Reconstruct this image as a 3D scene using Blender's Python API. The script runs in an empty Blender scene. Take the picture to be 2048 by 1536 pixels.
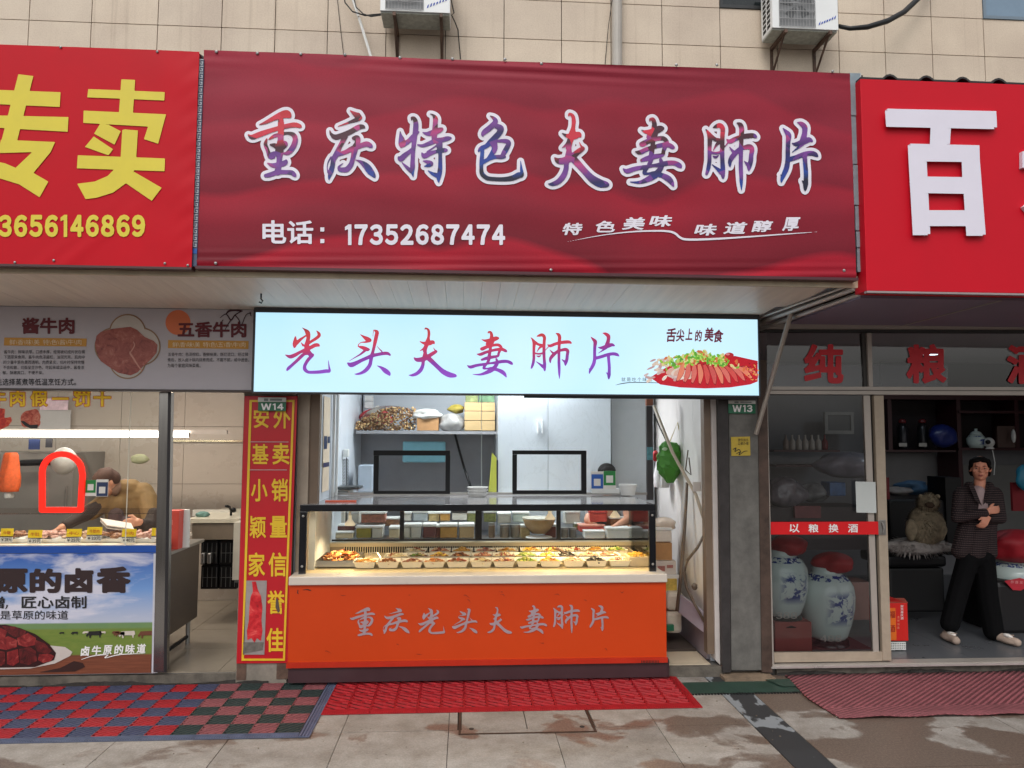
import bpy, bmesh, math, random
import numpy as np
from mathutils import Vector, Matrix
random.seed(7)
SC = bpy.context.scene
COL = SC.collection
R = math.radians
# ------------------------------------------------------------------ camera, sky, sun, exposure
F, H = 1480.0, 1.78
cd = bpy.data.cameras.new('camera'); cam = bpy.data.objects.new('camera', cd); COL.objects.link(cam)
cd.sensor_width = 36; cd.lens = 36 * F / 2048; cd.clip_start = .05; cd.clip_end = 400
CM = (Matrix.Rotation(R(-3.6), 3, 'Z') @ Matrix.Rotation(R(90 + 4.13), 3, 'X') @ Matrix.Rotation(R(.24), 3, 'Z'))
cam.matrix_world = Matrix.Translation((0, 0, H)) @ CM.to_4x4()
SC.camera = cam
w = bpy.data.worlds.new('World'); SC.world = w; w.use_nodes = True
nt = w.node_tree; bg = nt.nodes['Background']
sky = nt.nodes.new('ShaderNodeTexSky'); sky.sky_type = 'NISHITA'; sky.sun_disc = False
sky.sun_elevation = R(52); sky.sun_rotation = R(200); sky.dust_density = 4; sky.air_density = 1.5
hs = nt.nodes.new('ShaderNodeHueSaturation'); hs.inputs['Saturation'].default_value = .18
nt.links.new(sky.outputs[0], hs.inputs['Color']); nt.links.new(hs.outputs[0], bg.inputs[0])
bg.inputs[1].default_value = .14
sl = bpy.data.lights.new('sun', 'SUN'); sl.energy = .6; sl.angle = R(30); sl.color = (1, .97, .93)
so = bpy.data.objects.new('sun', sl); COL.objects.link(so)
so.rotation_euler = Vector((math.sin(R(200)) * .62, math.cos(R(200)) * .62, .79)).to_track_quat('Z', 'Y').to_euler()
SC.view_settings.view_transform = 'Standard'; SC.view_settings.look = 'None'
SC.view_settings.gamma = 1; SC.view_settings.use_curve_mapping = False
SC.view_settings.exposure = 0.17
SC.cycles.use_denoising = True
SC.cycles.max_bounces = 10; SC.cycles.transparent_max_bounces = 16
SC.cycles.sample_clamp_indirect = 6

# ------------------------------------------------------------------ layout: a point of the photograph on a plane at a known depth
def _ray(px, py): return CM @ Vector(((px - 1024) / F, -(py - 768) / F, -1.))
def W(px, py, Y):
    d = _ray(px, py); t = Y / d.y; return (d.x * t, H + d.z * t)
def P(px, py, Y):
    x, z = W(px, py, Y); return Vector((x, Y, z))
def G(px, py, z=0):
    d = _ray(px, py); t = (z - H) / d.z; return (d.x * t, d.y * t)
def S(r, g, b, k=1.0):
    f = lambda c: (c / 255 / 12.92 if c <= 10 else ((c / 255 + .055) / 1.055) ** 2.4) * k
    return (f(r), f(g), f(b))

# ------------------------------------------------------------------ materials
def M(name, c, rough=.55, metal=0, var=.10, scale=6, bump=0, bscale=60, emit=0, ec=None, spec=.5, stretch=None, sss=0, coat=0):
    m = bpy.data.materials.new(name); m.use_nodes = True; t = m.node_tree; n = t.nodes; l = t.links
    p = n['Principled BSDF']
    tc = n.new('ShaderNodeTexCoord'); mp = n.new('ShaderNodeMapping'); l.new(tc.outputs['Object'], mp.inputs[0])
    if stretch: mp.inputs['Scale'].default_value = stretch
    nz = n.new('ShaderNodeTexNoise'); nz.inputs['Scale'].default_value = scale; nz.inputs['Detail'].default_value = 6
    nz.inputs['Roughness'].default_value = .65
    l.new(mp.outputs[0], nz.inputs['Vector'])
    rp = n.new('ShaderNodeValToRGB'); rp.color_ramp.elements[0].position = .32; rp.color_ramp.elements[1].position = .68
    a = [max(0, x * (1 - var)) for x in c]; b = [min(1, x * (1 + var)) for x in c]
    rp.color_ramp.elements[0].color = (*a, 1); rp.color_ramp.elements[1].color = (*b, 1)
    l.new(nz.outputs['Fac'], rp.inputs[0]); l.new(rp.outputs[0], p.inputs['Base Color'])
    mr = n.new('ShaderNodeMapRange'); mr.inputs['To Min'].default_value = max(0, rough - .08); mr.inputs['To Max'].default_value = min(1, rough + .08)
    l.new(nz.outputs['Fac'], mr.inputs[0]); l.new(mr.outputs[0], p.inputs['Roughness'])
    p.inputs['Metallic'].default_value = metal; p.inputs['Specular IOR Level'].default_value = spec
    if coat: p.inputs['Coat Weight'].default_value = coat
    if bump:
        n2 = n.new('ShaderNodeTexNoise'); n2.inputs['Scale'].default_value = bscale; n2.inputs['Detail'].default_value = 4
        l.new(tc.outputs['Object'], n2.inputs['Vector'])
        bp = n.new('ShaderNodeBump'); bp.inputs['Strength'].default_value = bump; bp.inputs['Distance'].default_value = .004
        l.new(n2.outputs['Fac'], bp.inputs['Height']); l.new(bp.outputs[0], p.inputs['Normal'])
    if emit:
        p.inputs['Emission Strength'].default_value = emit
        if ec: p.inputs['Emission Color'].default_value = (*ec, 1)
        else: l.new(rp.outputs[0], p.inputs['Emission Color'])
    return m
def ramp(t, stops, src, interp='LINEAR'):
    r = t.nodes.new('ShaderNodeValToRGB'); r.color_ramp.interpolation = interp; e = r.color_ramp.elements
    while len(e) < len(stops): e.new(.5)
    for i, (p_, c_) in enumerate(stops):
        e[i].position = p_; e[i].color = (*c_, 1)
    t.links.new(src, r.inputs[0]); return r.outputs[0]
def mixc(t, fac, a, b, mode='MIX'):
    m = t.nodes.new('ShaderNodeMix'); m.data_type = 'RGBA'; m.blend_type = mode
    for i, v in ((0, fac), (6, a), (7, b)):
        if hasattr(v, 'is_output') or isinstance(v, bpy.types.NodeSocket): t.links.new(v, m.inputs[i])
        elif i == 0: m.inputs[0].default_value = v
        else: m.inputs[i].default_value = (*v, 1)
    return m.outputs[2]
def noise(t, vec, scale, detail=5, rough=.6, dist=0):
    n = t.nodes.new('ShaderNodeTexNoise'); n.inputs['Scale'].default_value = scale; n.inputs['Detail'].default_value = detail
    n.inputs['Roughness'].default_value = rough; n.inputs['Distortion'].default_value = dist
    t.links.new(vec, n.inputs['Vector']); return n.outputs['Fac']
def scaled(t, vec, s, loc=(0, 0, 0)):
    m = t.nodes.new('ShaderNodeMapping'); m.inputs['Scale'].default_value = s; m.inputs['Location'].default_value = loc
    t.links.new(vec, m.inputs[0]); return m.outputs[0]
def glass(name, tint=(.93, .96, .95), refl=1.0, rough=.02):
    m = bpy.data.materials.new(name); m.use_nodes = True; t = m.node_tree; n = t.nodes; n.clear()
    o = n.new('ShaderNodeOutputMaterial'); tr = n.new('ShaderNodeBsdfTransparent'); tr.inputs[0].default_value = (*tint, 1)
    gl = n.new('ShaderNodeBsdfGlossy'); gl.inputs['Roughness'].default_value = rough
    fr = n.new('ShaderNodeFresnel'); fr.inputs[0].default_value = 1.5
    ml = n.new('ShaderNodeMath'); ml.operation = 'MULTIPLY'; ml.inputs[1].default_value = refl
    tc = n.new('ShaderNodeTexCoord'); nz = n.new('ShaderNodeTexNoise'); nz.inputs['Scale'].default_value = 1.3
    t.links.new(tc.outputs['Object'], nz.inputs['Vector'])
    bp = n.new('ShaderNodeBump'); bp.inputs['Strength'].default_value = .12; bp.inputs['Distance'].default_value = .01
    t.links.new(nz.outputs['Fac'], bp.inputs['Height']); t.links.new(bp.outputs[0], gl.inputs['Normal'])
    mx = n.new('ShaderNodeMixShader'); t.links.new(fr.outputs[0], ml.inputs[0]); t.links.new(ml.outputs[0], mx.inputs[0])
    t.links.new(tr.outputs[0], mx.inputs[1]); t.links.new(gl.outputs[0], mx.inputs[2]); t.links.new(mx.outputs[0], o.inputs[0])
    return m
def attr_mat(name, rough=.5, emit=0, var=.15, scale=40):
    m = bpy.data.materials.new(name); m.use_nodes = True; t = m.node_tree; n = t.nodes; p = n['Principled BSDF']
    a = n.new('ShaderNodeAttribute'); a.attribute_name = 'Col'
    tc = n.new('ShaderNodeTexCoord'); f = noise(t, tc.outputs['Object'], scale)
    k = ramp(t, [(.3, (1 - var,) * 3), (.7, (1 + 0 * var,) * 3)], f)
    c = mixc(t, 1.0, a.outputs['Color'], k, 'MULTIPLY')
    t.links.new(c, p.inputs['Base Color']); p.inputs['Roughness'].default_value = rough
    if emit: t.links.new(c, p.inputs['Emission Color']); p.inputs['Emission Strength'].default_value = emit
    return m

# ------------------------------------------------------------------ mesh builder
class MB:
    def __init__(s): s.v = []; s.f = []; s.c = []
    def add(s, vs, fs, col=None):
        o = len(s.v); s.v += [tuple(x) for x in vs]; s.f += [tuple(i + o for i in f) for f in fs]; s.c += [col] * len(fs); return s
    def box(s, x0, x1, y0, y1, z0, z1, col=None):
        return s.add([(x, y, z) for x in (x0, x1) for y in (y0, y1) for z in (z0, z1)],
                     [(0, 1, 3, 2), (4, 6, 7, 5), (0, 4, 5, 1), (2, 3, 7, 6), (0, 2, 6, 4), (1, 5, 7, 3)], col)
    def pbox(s, a, b, c, d, Y, dep, col=None):      # front face at depth Y spans pixel rect a..c, b..d
        x0 = W(a, (b + d) / 2, Y)[0]; x1 = W(c, (b + d) / 2, Y)[0]; z1 = W((a + c) / 2, b, Y)[1]; z0 = W((a + c) / 2, d, Y)[1]
        return s.box(x0, x1, Y, Y + dep, z0, z1, col)
    def prism(s, pts, Y0, Y1, col=None):             # polygon of (x, z)
        n = len(pts)
        vs = [(x, Y0, z) for x, z in pts] + [(x, Y1, z) for x, z in pts]
        fs = [tuple(range(n)), tuple(range(2 * n - 1, n - 1, -1))] + [(i, i + n, (i + 1) % n + n, (i + 1) % n) for i in range(n)]
        return s.add(vs, fs, col)
    def hprism(s, pts, z0, z1, col=None):            # polygon of (x, y)
        n = len(pts)
        vs = [(x, y, z1) for x, y in pts] + [(x, y, z0) for x, y in pts]
        fs = [tuple(range(n)), tuple(range(2 * n - 1, n - 1, -1))] + [(i, i + n, (i + 1) % n + n, (i + 1) % n) for i in range(n)]
        return s.add(vs, fs, col)
    def tube(s, path, r, n=8, col=None):
        path = [Vector(p) for p in path]; rs = r if isinstance(r, (list, tuple)) else [r] * len(path)
        vs = []; fs = []
        for i, p in enumerate(path):
            d = (path[min(i + 1, len(path) - 1)] - path[max(i - 1, 0)]).normalized()
            u = d.cross(Vector((0, 0, 1)) if abs(d.z) < .9 else Vector((1, 0, 0))).normalized(); v = d.cross(u)
            for k in range(n):
                a = 2 * math.pi * k / n; vs.append(p + (u * math.cos(a) + v * math.sin(a)) * rs[i])
        for i in range(len(path) - 1):
            for k in range(n): fs.append((i * n + k, i * n + (k + 1) % n, (i + 1) * n + (k + 1) % n, (i + 1) * n + k))
        fs.append(tuple(range(n))); fs.append(tuple(range(len(vs) - 1, len(vs) - n - 1, -1)))
        return s.add(vs, fs, col)
    def lathe(s, prof, c, n=24, col=None, sy=1):        # prof (r, z)
        vs = []; fs = []
        for r, z in prof:
            for k in range(n):
                a = 2 * math.pi * k / n; vs.append((c[0] + r * math.cos(a), c[1] + sy * r * math.sin(a), c[2] + z))
        for i in range(len(prof) - 1):
            for k in range(n): fs.append((i * n + k, i * n + (k + 1) % n, (i + 1) * n + (k + 1) % n, (i + 1) * n + k))
        fs.append(tuple(range(n - 1, -1, -1))); fs.append(tuple(range(len(vs) - n, len(vs))))
        return s.add(vs, fs, col)
    def ball(s, c, r, n=8, m=6, col=None, jit=0, rot=None):
        r = r if isinstance(r, (list, tuple)) else (r,) * 3
        vs = []; fs = []
        for i in range(m + 1):
            th = math.pi * i / m
            for k in range(n):
                ph = 2 * math.pi * k / n; j = 1 + random.uniform(-jit, jit)
                v = Vector((math.sin(th) * math.cos(ph) * r[0] * j, math.sin(th) * math.sin(ph) * r[1] * j, math.cos(th) * r[2] * j))
                if rot is not None: v = rot @ v
                vs.append(Vector(c) + v)
        for i in range(m):
            for k in range(n): fs.append((i * n + k, (i + 1) * n + k, (i + 1) * n + (k + 1) % n, i * n + (k + 1) % n))
        return s.add(vs, fs, col)
    def sheet(s, x0, x1, y0, y1, z, thick=.003, col=None): return s.box(x0, x1, y0, y1, z - thick, z, col)

def props(o, label=None, cat=None, group=None, kind=None):
    if label: o['label'] = label
    if cat: o['category'] = cat
    if group: o['group'] = group
    if kind: o['kind'] = kind
    return o
def thing(name, label, cat, loc=(0, 0, 0), group=None):
    o = bpy.data.objects.new(name, None); COL.objects.link(o); o.location = loc; o.empty_display_size = .1
    return props(o, label, cat, group)
def wloc(o):
    v = Vector(o.location)
    return v + (wloc(o.parent) if o.parent else Vector((0, 0, 0)))
def obj(name, mb, mat, parent=None, smooth=False, bevel=0, kind=None, label=None, cat=None, group=None, org=None, dbl=False):
    me = bpy.data.meshes.new(name)
    vs = [Vector(v) for v in mb.v]
    if org is not None: off = Vector(org)
    elif parent is not None: off = wloc(parent)
    else:
        lo = Vector([min(v[i] for v in vs) for i in range(3)]); hi = Vector([max(v[i] for v in vs) for i in range(3)])
        off = Vector(((lo.x + hi.x) / 2, (lo.y + hi.y) / 2, lo.z))
    me.from_pydata([tuple(v - off) for v in vs], [], mb.f)
    if any(c is not None for c in mb.c):
        at = me.color_attributes.new('Col', 'FLOAT_COLOR', 'CORNER'); k = 0; dat = []
        for f, c in zip(mb.f, mb.c):
            dat += list((*(c or (.5, .5, .5)), 1)) * len(f)
        at.data.foreach_set('color', dat)
    me.update()
    o = bpy.data.objects.new(name, me); COL.objects.link(o)
    me.materials.append(mat)
    if dbl or smooth:
        bm = bmesh.new(); bm.from_mesh(me)
        if dbl: bmesh.ops.remove_doubles(bm, verts=bm.verts, dist=1e-5)
        if not any(c is not None for c in mb.c): bmesh.ops.recalc_face_normals(bm, faces=bm.faces)
        bm.to_mesh(me); bm.free()
    if smooth:
        for p in me.polygons: p.use_smooth = True
    if bevel:
        b = o.modifiers.new('bevel', 'BEVEL'); b.width = bevel; b.segments = 2; b.limit_method = 'ANGLE'
    if parent is not None:
        o.parent = parent; o.location = off - wloc(parent)
    else: o.location = off
    return props(o, label, cat, group, kind)
def copy_tree(o, parent=None, loc=None):
    c = o.copy(); COL.objects.link(c); c.parent = parent
    if loc is not None: c.location = loc
    for ch in [x for x in bpy.data.objects if x.parent == o and x != c]: copy_tree(ch, c)
    return c

# ------------------------------------------------------------------ flat lettering: a distance field cut into a flat mesh
class Field:
    def __init__(s, x0, y0, x1, y1, h):
        s.x0, s.y0, s.h = x0, y0, h; s.nx = int((x1 - x0) / h) + 2; s.ny = int((y1 - y0) / h) + 2
        s.X, s.Yg = np.meshgrid(x0 + h * np.arange(s.nx), y0 + h * np.arange(s.ny)); s.F = np.full(s.X.shape, 1e3)
    def _win(s, xs, ys, m):
        i0 = max(0, int((min(xs) - m - s.x0) / s.h)); i1 = min(s.nx, int((max(xs) + m - s.x0) / s.h) + 2)
        j0 = max(0, int((min(ys) - m - s.y0) / s.h)); j1 = min(s.ny, int((max(ys) + m - s.y0) / s.h) + 2)
        return (slice(j0, max(j0, j1)), slice(i0, max(i0, i1)))
    def seg(s, a, b, ra=0, rb=0, m=12, tgt=None):
        T = s.F if tgt is None else tgt
        w_ = s._win((a[0], b[0]), (a[1], b[1]), m + max(ra, rb)); X = s.X[w_]; Y = s.Yg[w_]
        if X.size == 0: return
        dx, dy = b[0] - a[0], b[1] - a[1]; L = dx * dx + dy * dy + 1e-12
        t = np.clip(((X - a[0]) * dx + (Y - a[1]) * dy) / L, 0, 1)
        d = np.hypot(X - a[0] - t * dx, Y - a[1] - t * dy) - (ra + (rb - ra) * t)
        T[w_] = np.minimum(T[w_], d)
    def stroke(s, pts, sub=4, m=12):
        P_ = [np.array(p, float) for p in pts]; out = []
        for i in range(len(P_) - 1):
            p0 = P_[max(i - 1, 0)]; p1 = P_[i]; p2 = P_[i + 1]; p3 = P_[min(i + 2, len(P_) - 1)]
            for k in range(sub):
                t = k / sub
                out.append(.5 * ((2 * p1) + (-p0 + p2) * t + (2 * p0 - 5 * p1 + 4 * p2 - p3) * t * t + (-p0 + 3 * p1 - 3 * p2 + p3) * t ** 3))
        out.append(P_[-1])
        for a, b in zip(out, out[1:]): s.seg(a, b, max(a[2], .1), max(b[2], .1), m)
    def poly(s, pts, m=12):
        D = np.full(s.X.shape, 1e3); ins = np.zeros(s.X.shape, bool); n = len(pts)
        for i in range(n):
            a, b = pts[i], pts[(i + 1) % n]; s.seg(a, b, 0, 0, m, D)
            c = ((a[1] > s.Yg) != (b[1] > s.Yg)); xx = (b[0] - a[0]) * (s.Yg - a[1]) / ((b[1] - a[1]) or 1e-9) + a[0]
            ins ^= c & (s.X < xx)
        s.F = np.minimum(s.F, np.where(ins, -D, D))
    def cut(s, lev=0, run=10):
        V = s.F - lev; ins = V < 0; vs = []; fs = []; h = s.h
        full = ins[:-1, :-1] & ins[1:, :-1] & ins[:-1, 1:] & ins[1:, 1:]
        anyi = ins[:-1, :-1] | ins[1:, :-1] | ins[:-1, 1:] | ins[1:, 1:]
        for j in range(full.shape[0]):
            row = full[j]; i = 0
            idx = np.nonzero(anyi[j])[0]; k = 0
            while k < len(idx):
                i = idx[k]
                if row[i]:
                    e = i
                    while e + 1 < len(row) and row[e + 1] and e - i < run: e += 1
                    a, b, c, d = s.x0 + i * h, s.x0 + (e + 1) * h, s.y0 + j * h, s.y0 + (j + 1) * h
                    o = len(vs); vs += [(a, c), (b, c), (b, d), (a, d)]; fs.append((o, o + 1, o + 2, o + 3))
                    k += e - i + 1
                else:
                    q = [(i, j), (i + 1, j), (i + 1, j + 1), (i, j + 1)]; pl = []
                    for t in range(4):
                        A, B = q[t], q[(t + 1) % 4]; va, vb = V[A[1], A[0]], V[B[1], B[0]]
                        if va < 0: pl.append((s.x0 + A[0] * h, s.y0 + A[1] * h))
                        if (va < 0) != (vb < 0):
                            u = va / (va - vb); pl.append((s.x0 + (A[0] + (B[0] - A[0]) * u) * h, s.y0 + (A[1] + (B[1] - A[1]) * u) * h))
                    if len(pl) > 2:
                        o = len(vs); vs += pl; fs.append(tuple(range(o, o + len(pl))))
                    k += 1
        return vs, fs
def flat(vs2, fs, Y, px=True, conv=None, off=0):
    mb = MB()
    out = []
    for x, y in vs2:
        if conv: out.append(conv(x, y))
        else:
            X, Z = W(x, y, Y if not callable(Y) else 4.4)
            out.append((X, (Y(X, Z) if callable(Y) else Y) - off, Z))
    # winding: face the camera (-Y)
    if out and fs:
        f = fs[0]; a, b, c = (Vector(out[i]) for i in f[:3])
        mb.add(out, [tuple(reversed(f)) for f in fs] if (b - a).cross(c - a).y > 0 else fs)
    return mb
_gc = {}
def glyphs(s, bold=0, res=44):
    key = (s, bold, res)
    if key in _gc: return _gc[key]
    cu = bpy.data.curves.new('t', 'FONT'); cu.body = s; cu.resolution_u = 3 if bold else 2
    o = bpy.data.objects.new('t', cu); COL.objects.link(o)
    dg = bpy.context.evaluated_depsgraph_get(); me = o.evaluated_get(dg).to_mesh()
    vs = [(v.co.x, v.co.y) for v in me.vertices]; fs = [tuple(p.vertices) for p in me.polygons]
    o.evaluated_get(dg).to_mesh_clear(); bpy.data.objects.remove(o); bpy.data.curves.remove(cu)
    if bold:
        mx = max(v[0] for v in vs); mn = min(v[0] for v in vs); my = max(v[1] for v in vs); ny = min(v[1] for v in vs)
        m = bold + .05; f = Field(mn - m, ny - m, mx + m, my + m, 1 / res)
        ins = np.zeros(f.X.shape, bool); D = np.full(f.X.shape, 1e3); ec = {}
        for t in fs:
            for i in range(1, len(t) - 1):
                a, b, c = vs[t[0]], vs[t[i]], vs[t[i + 1]]
                w_ = f._win((a[0], b[0], c[0]), (a[1], b[1], c[1]), .01); X = f.X[w_]; Y = f.Yg[w_]
                d = [(q[0] - p[0]) * (Y - p[1]) - (q[1] - p[1]) * (X - p[0]) for p, q in ((a, b), (b, c), (c, a))]
                ins[w_] |= ((d[0] >= 0) & (d[1] >= 0) & (d[2] >= 0)) | ((d[0] <= 0) & (d[1] <= 0) & (d[2] <= 0))
            for i in range(len(t)):
                e = tuple(sorted((tuple(np.round(vs[t[i]], 5)), tuple(np.round(vs[t[(i + 1) % len(t)]], 5))))); ec[e] = ec.get(e, 0) + 1
        for (a, b), n in ec.items():
            if n == 1: f.seg(a, b, 0, 0, .12, D)
        f.F = np.where(ins, -D, D); _gc[(s, 'F', res)] = f
        vs, fs = f.cut(bold, 8)
    _gc[key] = (vs, fs); return vs, fs
def text(parent, s, x0, y0, x1, y1, Y, mat, bold=0, shear=0, name='lettering', res=64, kind=None, off=0, per=False):
    """s fitted into the pixel box at depth Y (a number, or a function of x, z for cloth)"""
    if per and len(s) > 1:
        n = len(s); wd = (x1 - x0) / n
        for i, ch in enumerate(s):
            if ch not in ' ': text(parent, ch, x0 + wd * i + wd * .04, y0, x0 + wd * (i + 1) - wd * .04, y1, Y, mat, bold, shear, name, res, kind, off)
        return
    res = max(res, 64) if ord(s[0]) > 300 else res
    vs, fs = glyphs(s, bold, res)
    vs = [(x + shear * y, y) for x, y in vs]
    a = min(v[0] for v in vs); b = max(v[0] for v in vs); c = min(v[1] for v in vs); d = max(v[1] for v in vs)
    if len(s) == 1 and s in '一': c, d = -.1, .9
    sx = (x1 - x0) / (b - a); sy = (y1 - y0) / (d - c)
    mb = flat([(x0 + (x - a) * sx, y1 - (y - c) * sy) for x, y in vs], fs, Y, off=off)
    return obj(name, mb, mat, parent, kind=kind)
def wide(parent, s, x0, y0, x1, y1, Y, mat, bold=0, name='digit', off=0):
    """digits and capitals one by one, in the wide sans letter shapes"""
    wt = [{'1': .66, 'W': 1.55}.get(c, 1.0) for c in s]; u = (x1 - x0) / sum(wt); x = x0
    for c, k in zip(s, wt):
        if c == '1':
            w_, h_ = u * k, y1 - y0; st_ = u * (.15 + bold * 1.6); r_ = x + w_ * .80; f = Field(x - 2, y0 - 2, x + w_ + 2, y1 + 2, max(.35, u / 26))
            f.poly([(r_ - st_, y0), (r_, y0), (r_, y1), (r_ - st_, y1)]); f.poly([(r_, y0), (r_ - st_ * .8, y0), (r_ - st_ * 1.9, y0 + h_ * .12), (r_ - st_ * 1.9, y0 + h_ * .29), (r_ - st_ * .6, y0 + h_ * .2)])
            obj(name, flat(*f.cut(0), Y, off=off), mat, parent); x += w_; continue
        m = .07 if c != '1' else .04
        text(parent, chr(ord(c) + 0xFEE0), x + u * m, y0, x + u * (k - m), y1, Y, mat, bold, name=name, off=off); x += u * k
# ------------------------------------------------------------------ brush characters (x, y, half width), traced strokes
BR = {}
def _b(ch, ox, oy, sc, strokes): BR[ch] = [[(ox + x / sc, oy + y / sc, r / sc) for x, y, r in s] for s in strokes]
_b('重', 480, 210, 9.04, [
 [(370,385,8),(480,345,28),(620,275,42),(760,215,60),(860,195,70),(905,225,45)],
 [(172,570,12),(240,610,42),(380,560,48),(550,500,42),(700,455,40),(850,415,42),(1000,390,45),(1090,410,36),(1118,430,12)],
 [(755,310,50),(760,420,58),(755,560,52),(750,700,58),(730,850,76),(730,980,52),(720,1100,48),(700,1240,60)],
 [(505,645,14),(480,740,34),(520,850,34),(560,960,40),(625,965,32)],
 [(545,650,12),(640,590,32),(760,560,28),(880,540,26),(980,570,42),(1018,650,46),(990,760,50),(920,860,46),(860,900,32),(800,900,14)],
 [(800,695,24),(850,715,26),(840,760,34),(770,820,34)],[(570,748,16),(640,760,40),(700,790,50)],[(560,925,30),(640,900,36),(720,930,50)],
 [(520,1080,12),(620,1120,42),(750,1100,48),(830,1070,46),(850,1040,28)],
 [(485,1305,32),(560,1290,42),(700,1245,42),(850,1240,38),(950,1250,43),(1000,1290,36),(1018,1312,18)]])
_b('庆', 640, 210, 9.04, [
 [(560,140,8),(640,200,38),(700,245,60),(690,290,42),(600,325,28),(480,370,16),(340,420,6)],[(700,220,45),(735,265,40)],
 [(192,500,10),(222,570,28),(300,615,48),(420,580,46),(560,520,46),(700,440,46),(780,425,36),(812,440,18)],
 [(470,600,46),(420,700,42),(365,800,40),(310,920,50),(258,1010,44),(240,1120,42),(210,1230,46),(182,1330,24),(175,1380,6)],
 [(215,970,14),(165,1050,10),(145,1150,7),(158,1250,12)],
 [(620,635,32),(680,640,58),(690,710,48),(640,780,40)],
 [(360,920,36),(480,880,38),(600,820,46),(720,780,42),(850,740,48),(920,770,40),(948,790,18)],
 [(640,830,56),(620,930,46),(600,1020,42),(570,1110,46),(500,1190,50),(420,1200,44),(370,1190,38),(358,1140,18),(430,1085,6)],
 [(655,1022,6),(750,1060,30),(850,1140,58),(920,1230,60),(980,1300,36),(1002,1345,8)]])
_b('特', 780, 210, 8.54, [
 [(375,290,10),(375,250,16),(420,265,32),(445,335,42),(443,440,46),(430,540,42),(418,650,40),(403,800,36),(393,950,36),(390,1080,40),(388,1180,28),(403,1250,6)],
 [(180,480,6),(190,560,28),(208,640,55),(195,700,42),(200,745,20)],[(230,700,50),(320,650,38),(400,570,40),(480,500,18),(505,490,6)],
 [(152,920,13),(190,950,46),(260,890,42),(350,820,32),(410,760,28)],[(210,1010,8),(290,1090,26),(370,1160,36)],
 [(690,185,6),(740,205,18),(778,265,42),(775,350,42),(770,450,46),(760,550,46),(760,610,46)],
 [(560,495,6),(640,520,32),(740,500,50),(840,460,44),(888,440,27)],
 [(480,710,13),(560,725,28),(660,690,35),(780,640,42),(900,620,40),(980,600,40),(1036,592,20)],
 [(840,640,55),(850,760,50),(858,860,33),(860,960,33),(860,1080,36),(850,1180,40),(832,1280,32),(835,1350,6)],
 [(548,850,10),(590,900,42),(680,860,38),(800,820,28),(920,800,37),(963,800,26)],[(640,830,14),(720,775,13),(790,725,13)],
 [(570,985,8),(640,1000,30),(700,1030,42),(650,1060,28),(590,1075,6)],[(655,1150,8),(730,1200,28),(810,1230,42)]])
_b('色', 940, 220, 9.6, [
 [(380,145,6),(450,190,32),(488,250,45),(440,320,52),(360,390,52),(280,450,50),(240,500,30),(250,540,8)],
 [(500,340,46),(580,390,64),(560,470,56),(480,560,56),(400,640,56),(310,720,42),(220,760,42),(172,800,22),(160,832,8)],
 [(235,800,38),(230,900,38),(220,1020,40),(215,1140,36),(230,1250,42),(320,1330,40),(450,1350,38),(650,1355,40),(820,1330,50),(930,1280,56),(988,1270,40),(980,1160,25),(965,1010,5)],
 [(250,1030,38),(360,970,36),(480,930,36),(600,930,40),(668,930,20)],[(450,650,66),(470,760,56),(430,850,46),(350,960,32)],
 [(510,630,22),(600,622,32),(700,632,42),(740,670,42),(700,760,48),(650,850,48),(610,920,38)]])
_b('夫', 1080, 210, 8.08, [
 [(455,205,10),(465,172,16),(520,210,28),(535,300,33),(525,400,33),(510,500,56),(470,620,48),(450,720,46)],
 [(350,490,8),(430,530,32),(540,530,56),(615,505,40),(640,540,18)],[(480,600,46),(430,660,28),(350,720,6)],
 [(230,880,10),(290,930,46),(400,920,56),(500,870,56),(560,820,46),(640,760,42),(690,730,22),(650,690,13),(625,630,4)],
 [(460,740,38),(450,860,56),(420,960,40),(410,1060,40),(370,1170,46),(290,1260,42),(200,1300,32),(125,1300,6)],
 [(480,850,56),(560,930,56),(650,1030,52),(740,1130,52),(830,1220,60),(950,1290,64),(1050,1310,46),(1088,1320,18)]])
_b('妻', 1230, 220, 8.53, [
 [(580,220,8),(580,185,16),(630,190,33),(655,260,40),(650,350,46),(640,450,46),(630,560,40),(620,680,38),(600,800,42),(590,900,38),(560,950,28)],
 [(435,370,6),(510,400,30),(620,400,56),(740,350,56),(798,340,28)],[(600,420,56),(560,490,42)],[(650,460,56),(700,430,18)],
 [(420,600,18),(450,610,46),(550,560,42),(680,520,36),(800,510,38),(860,560,36),(870,600,30)],
 [(330,740,8),(410,750,38),(520,700,38),(640,660,32),(760,630,38),(880,620,40),(960,660,36),(988,680,10)],
 [(850,620,36),(810,720,32),(790,790,32),(660,820,40),(540,850,42),(440,885,28)],
 [(125,1030,10),(190,1070,40),(320,1030,38),(480,1000,34),(620,975,26),(740,960,38),(880,930,42),(1000,930,40),(1080,970,40),(1108,1000,16)],
 [(760,870,26),(780,960,42),(740,1050,46),(660,1140,56),(540,1210,45),(400,1260,26),(240,1255,6)],
 [(520,1010,40),(480,1100,30),(560,1110,22),(660,1110,44),(780,1140,42),(880,1190,52),(940,1250,42),(975,1320,15)]])
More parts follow.
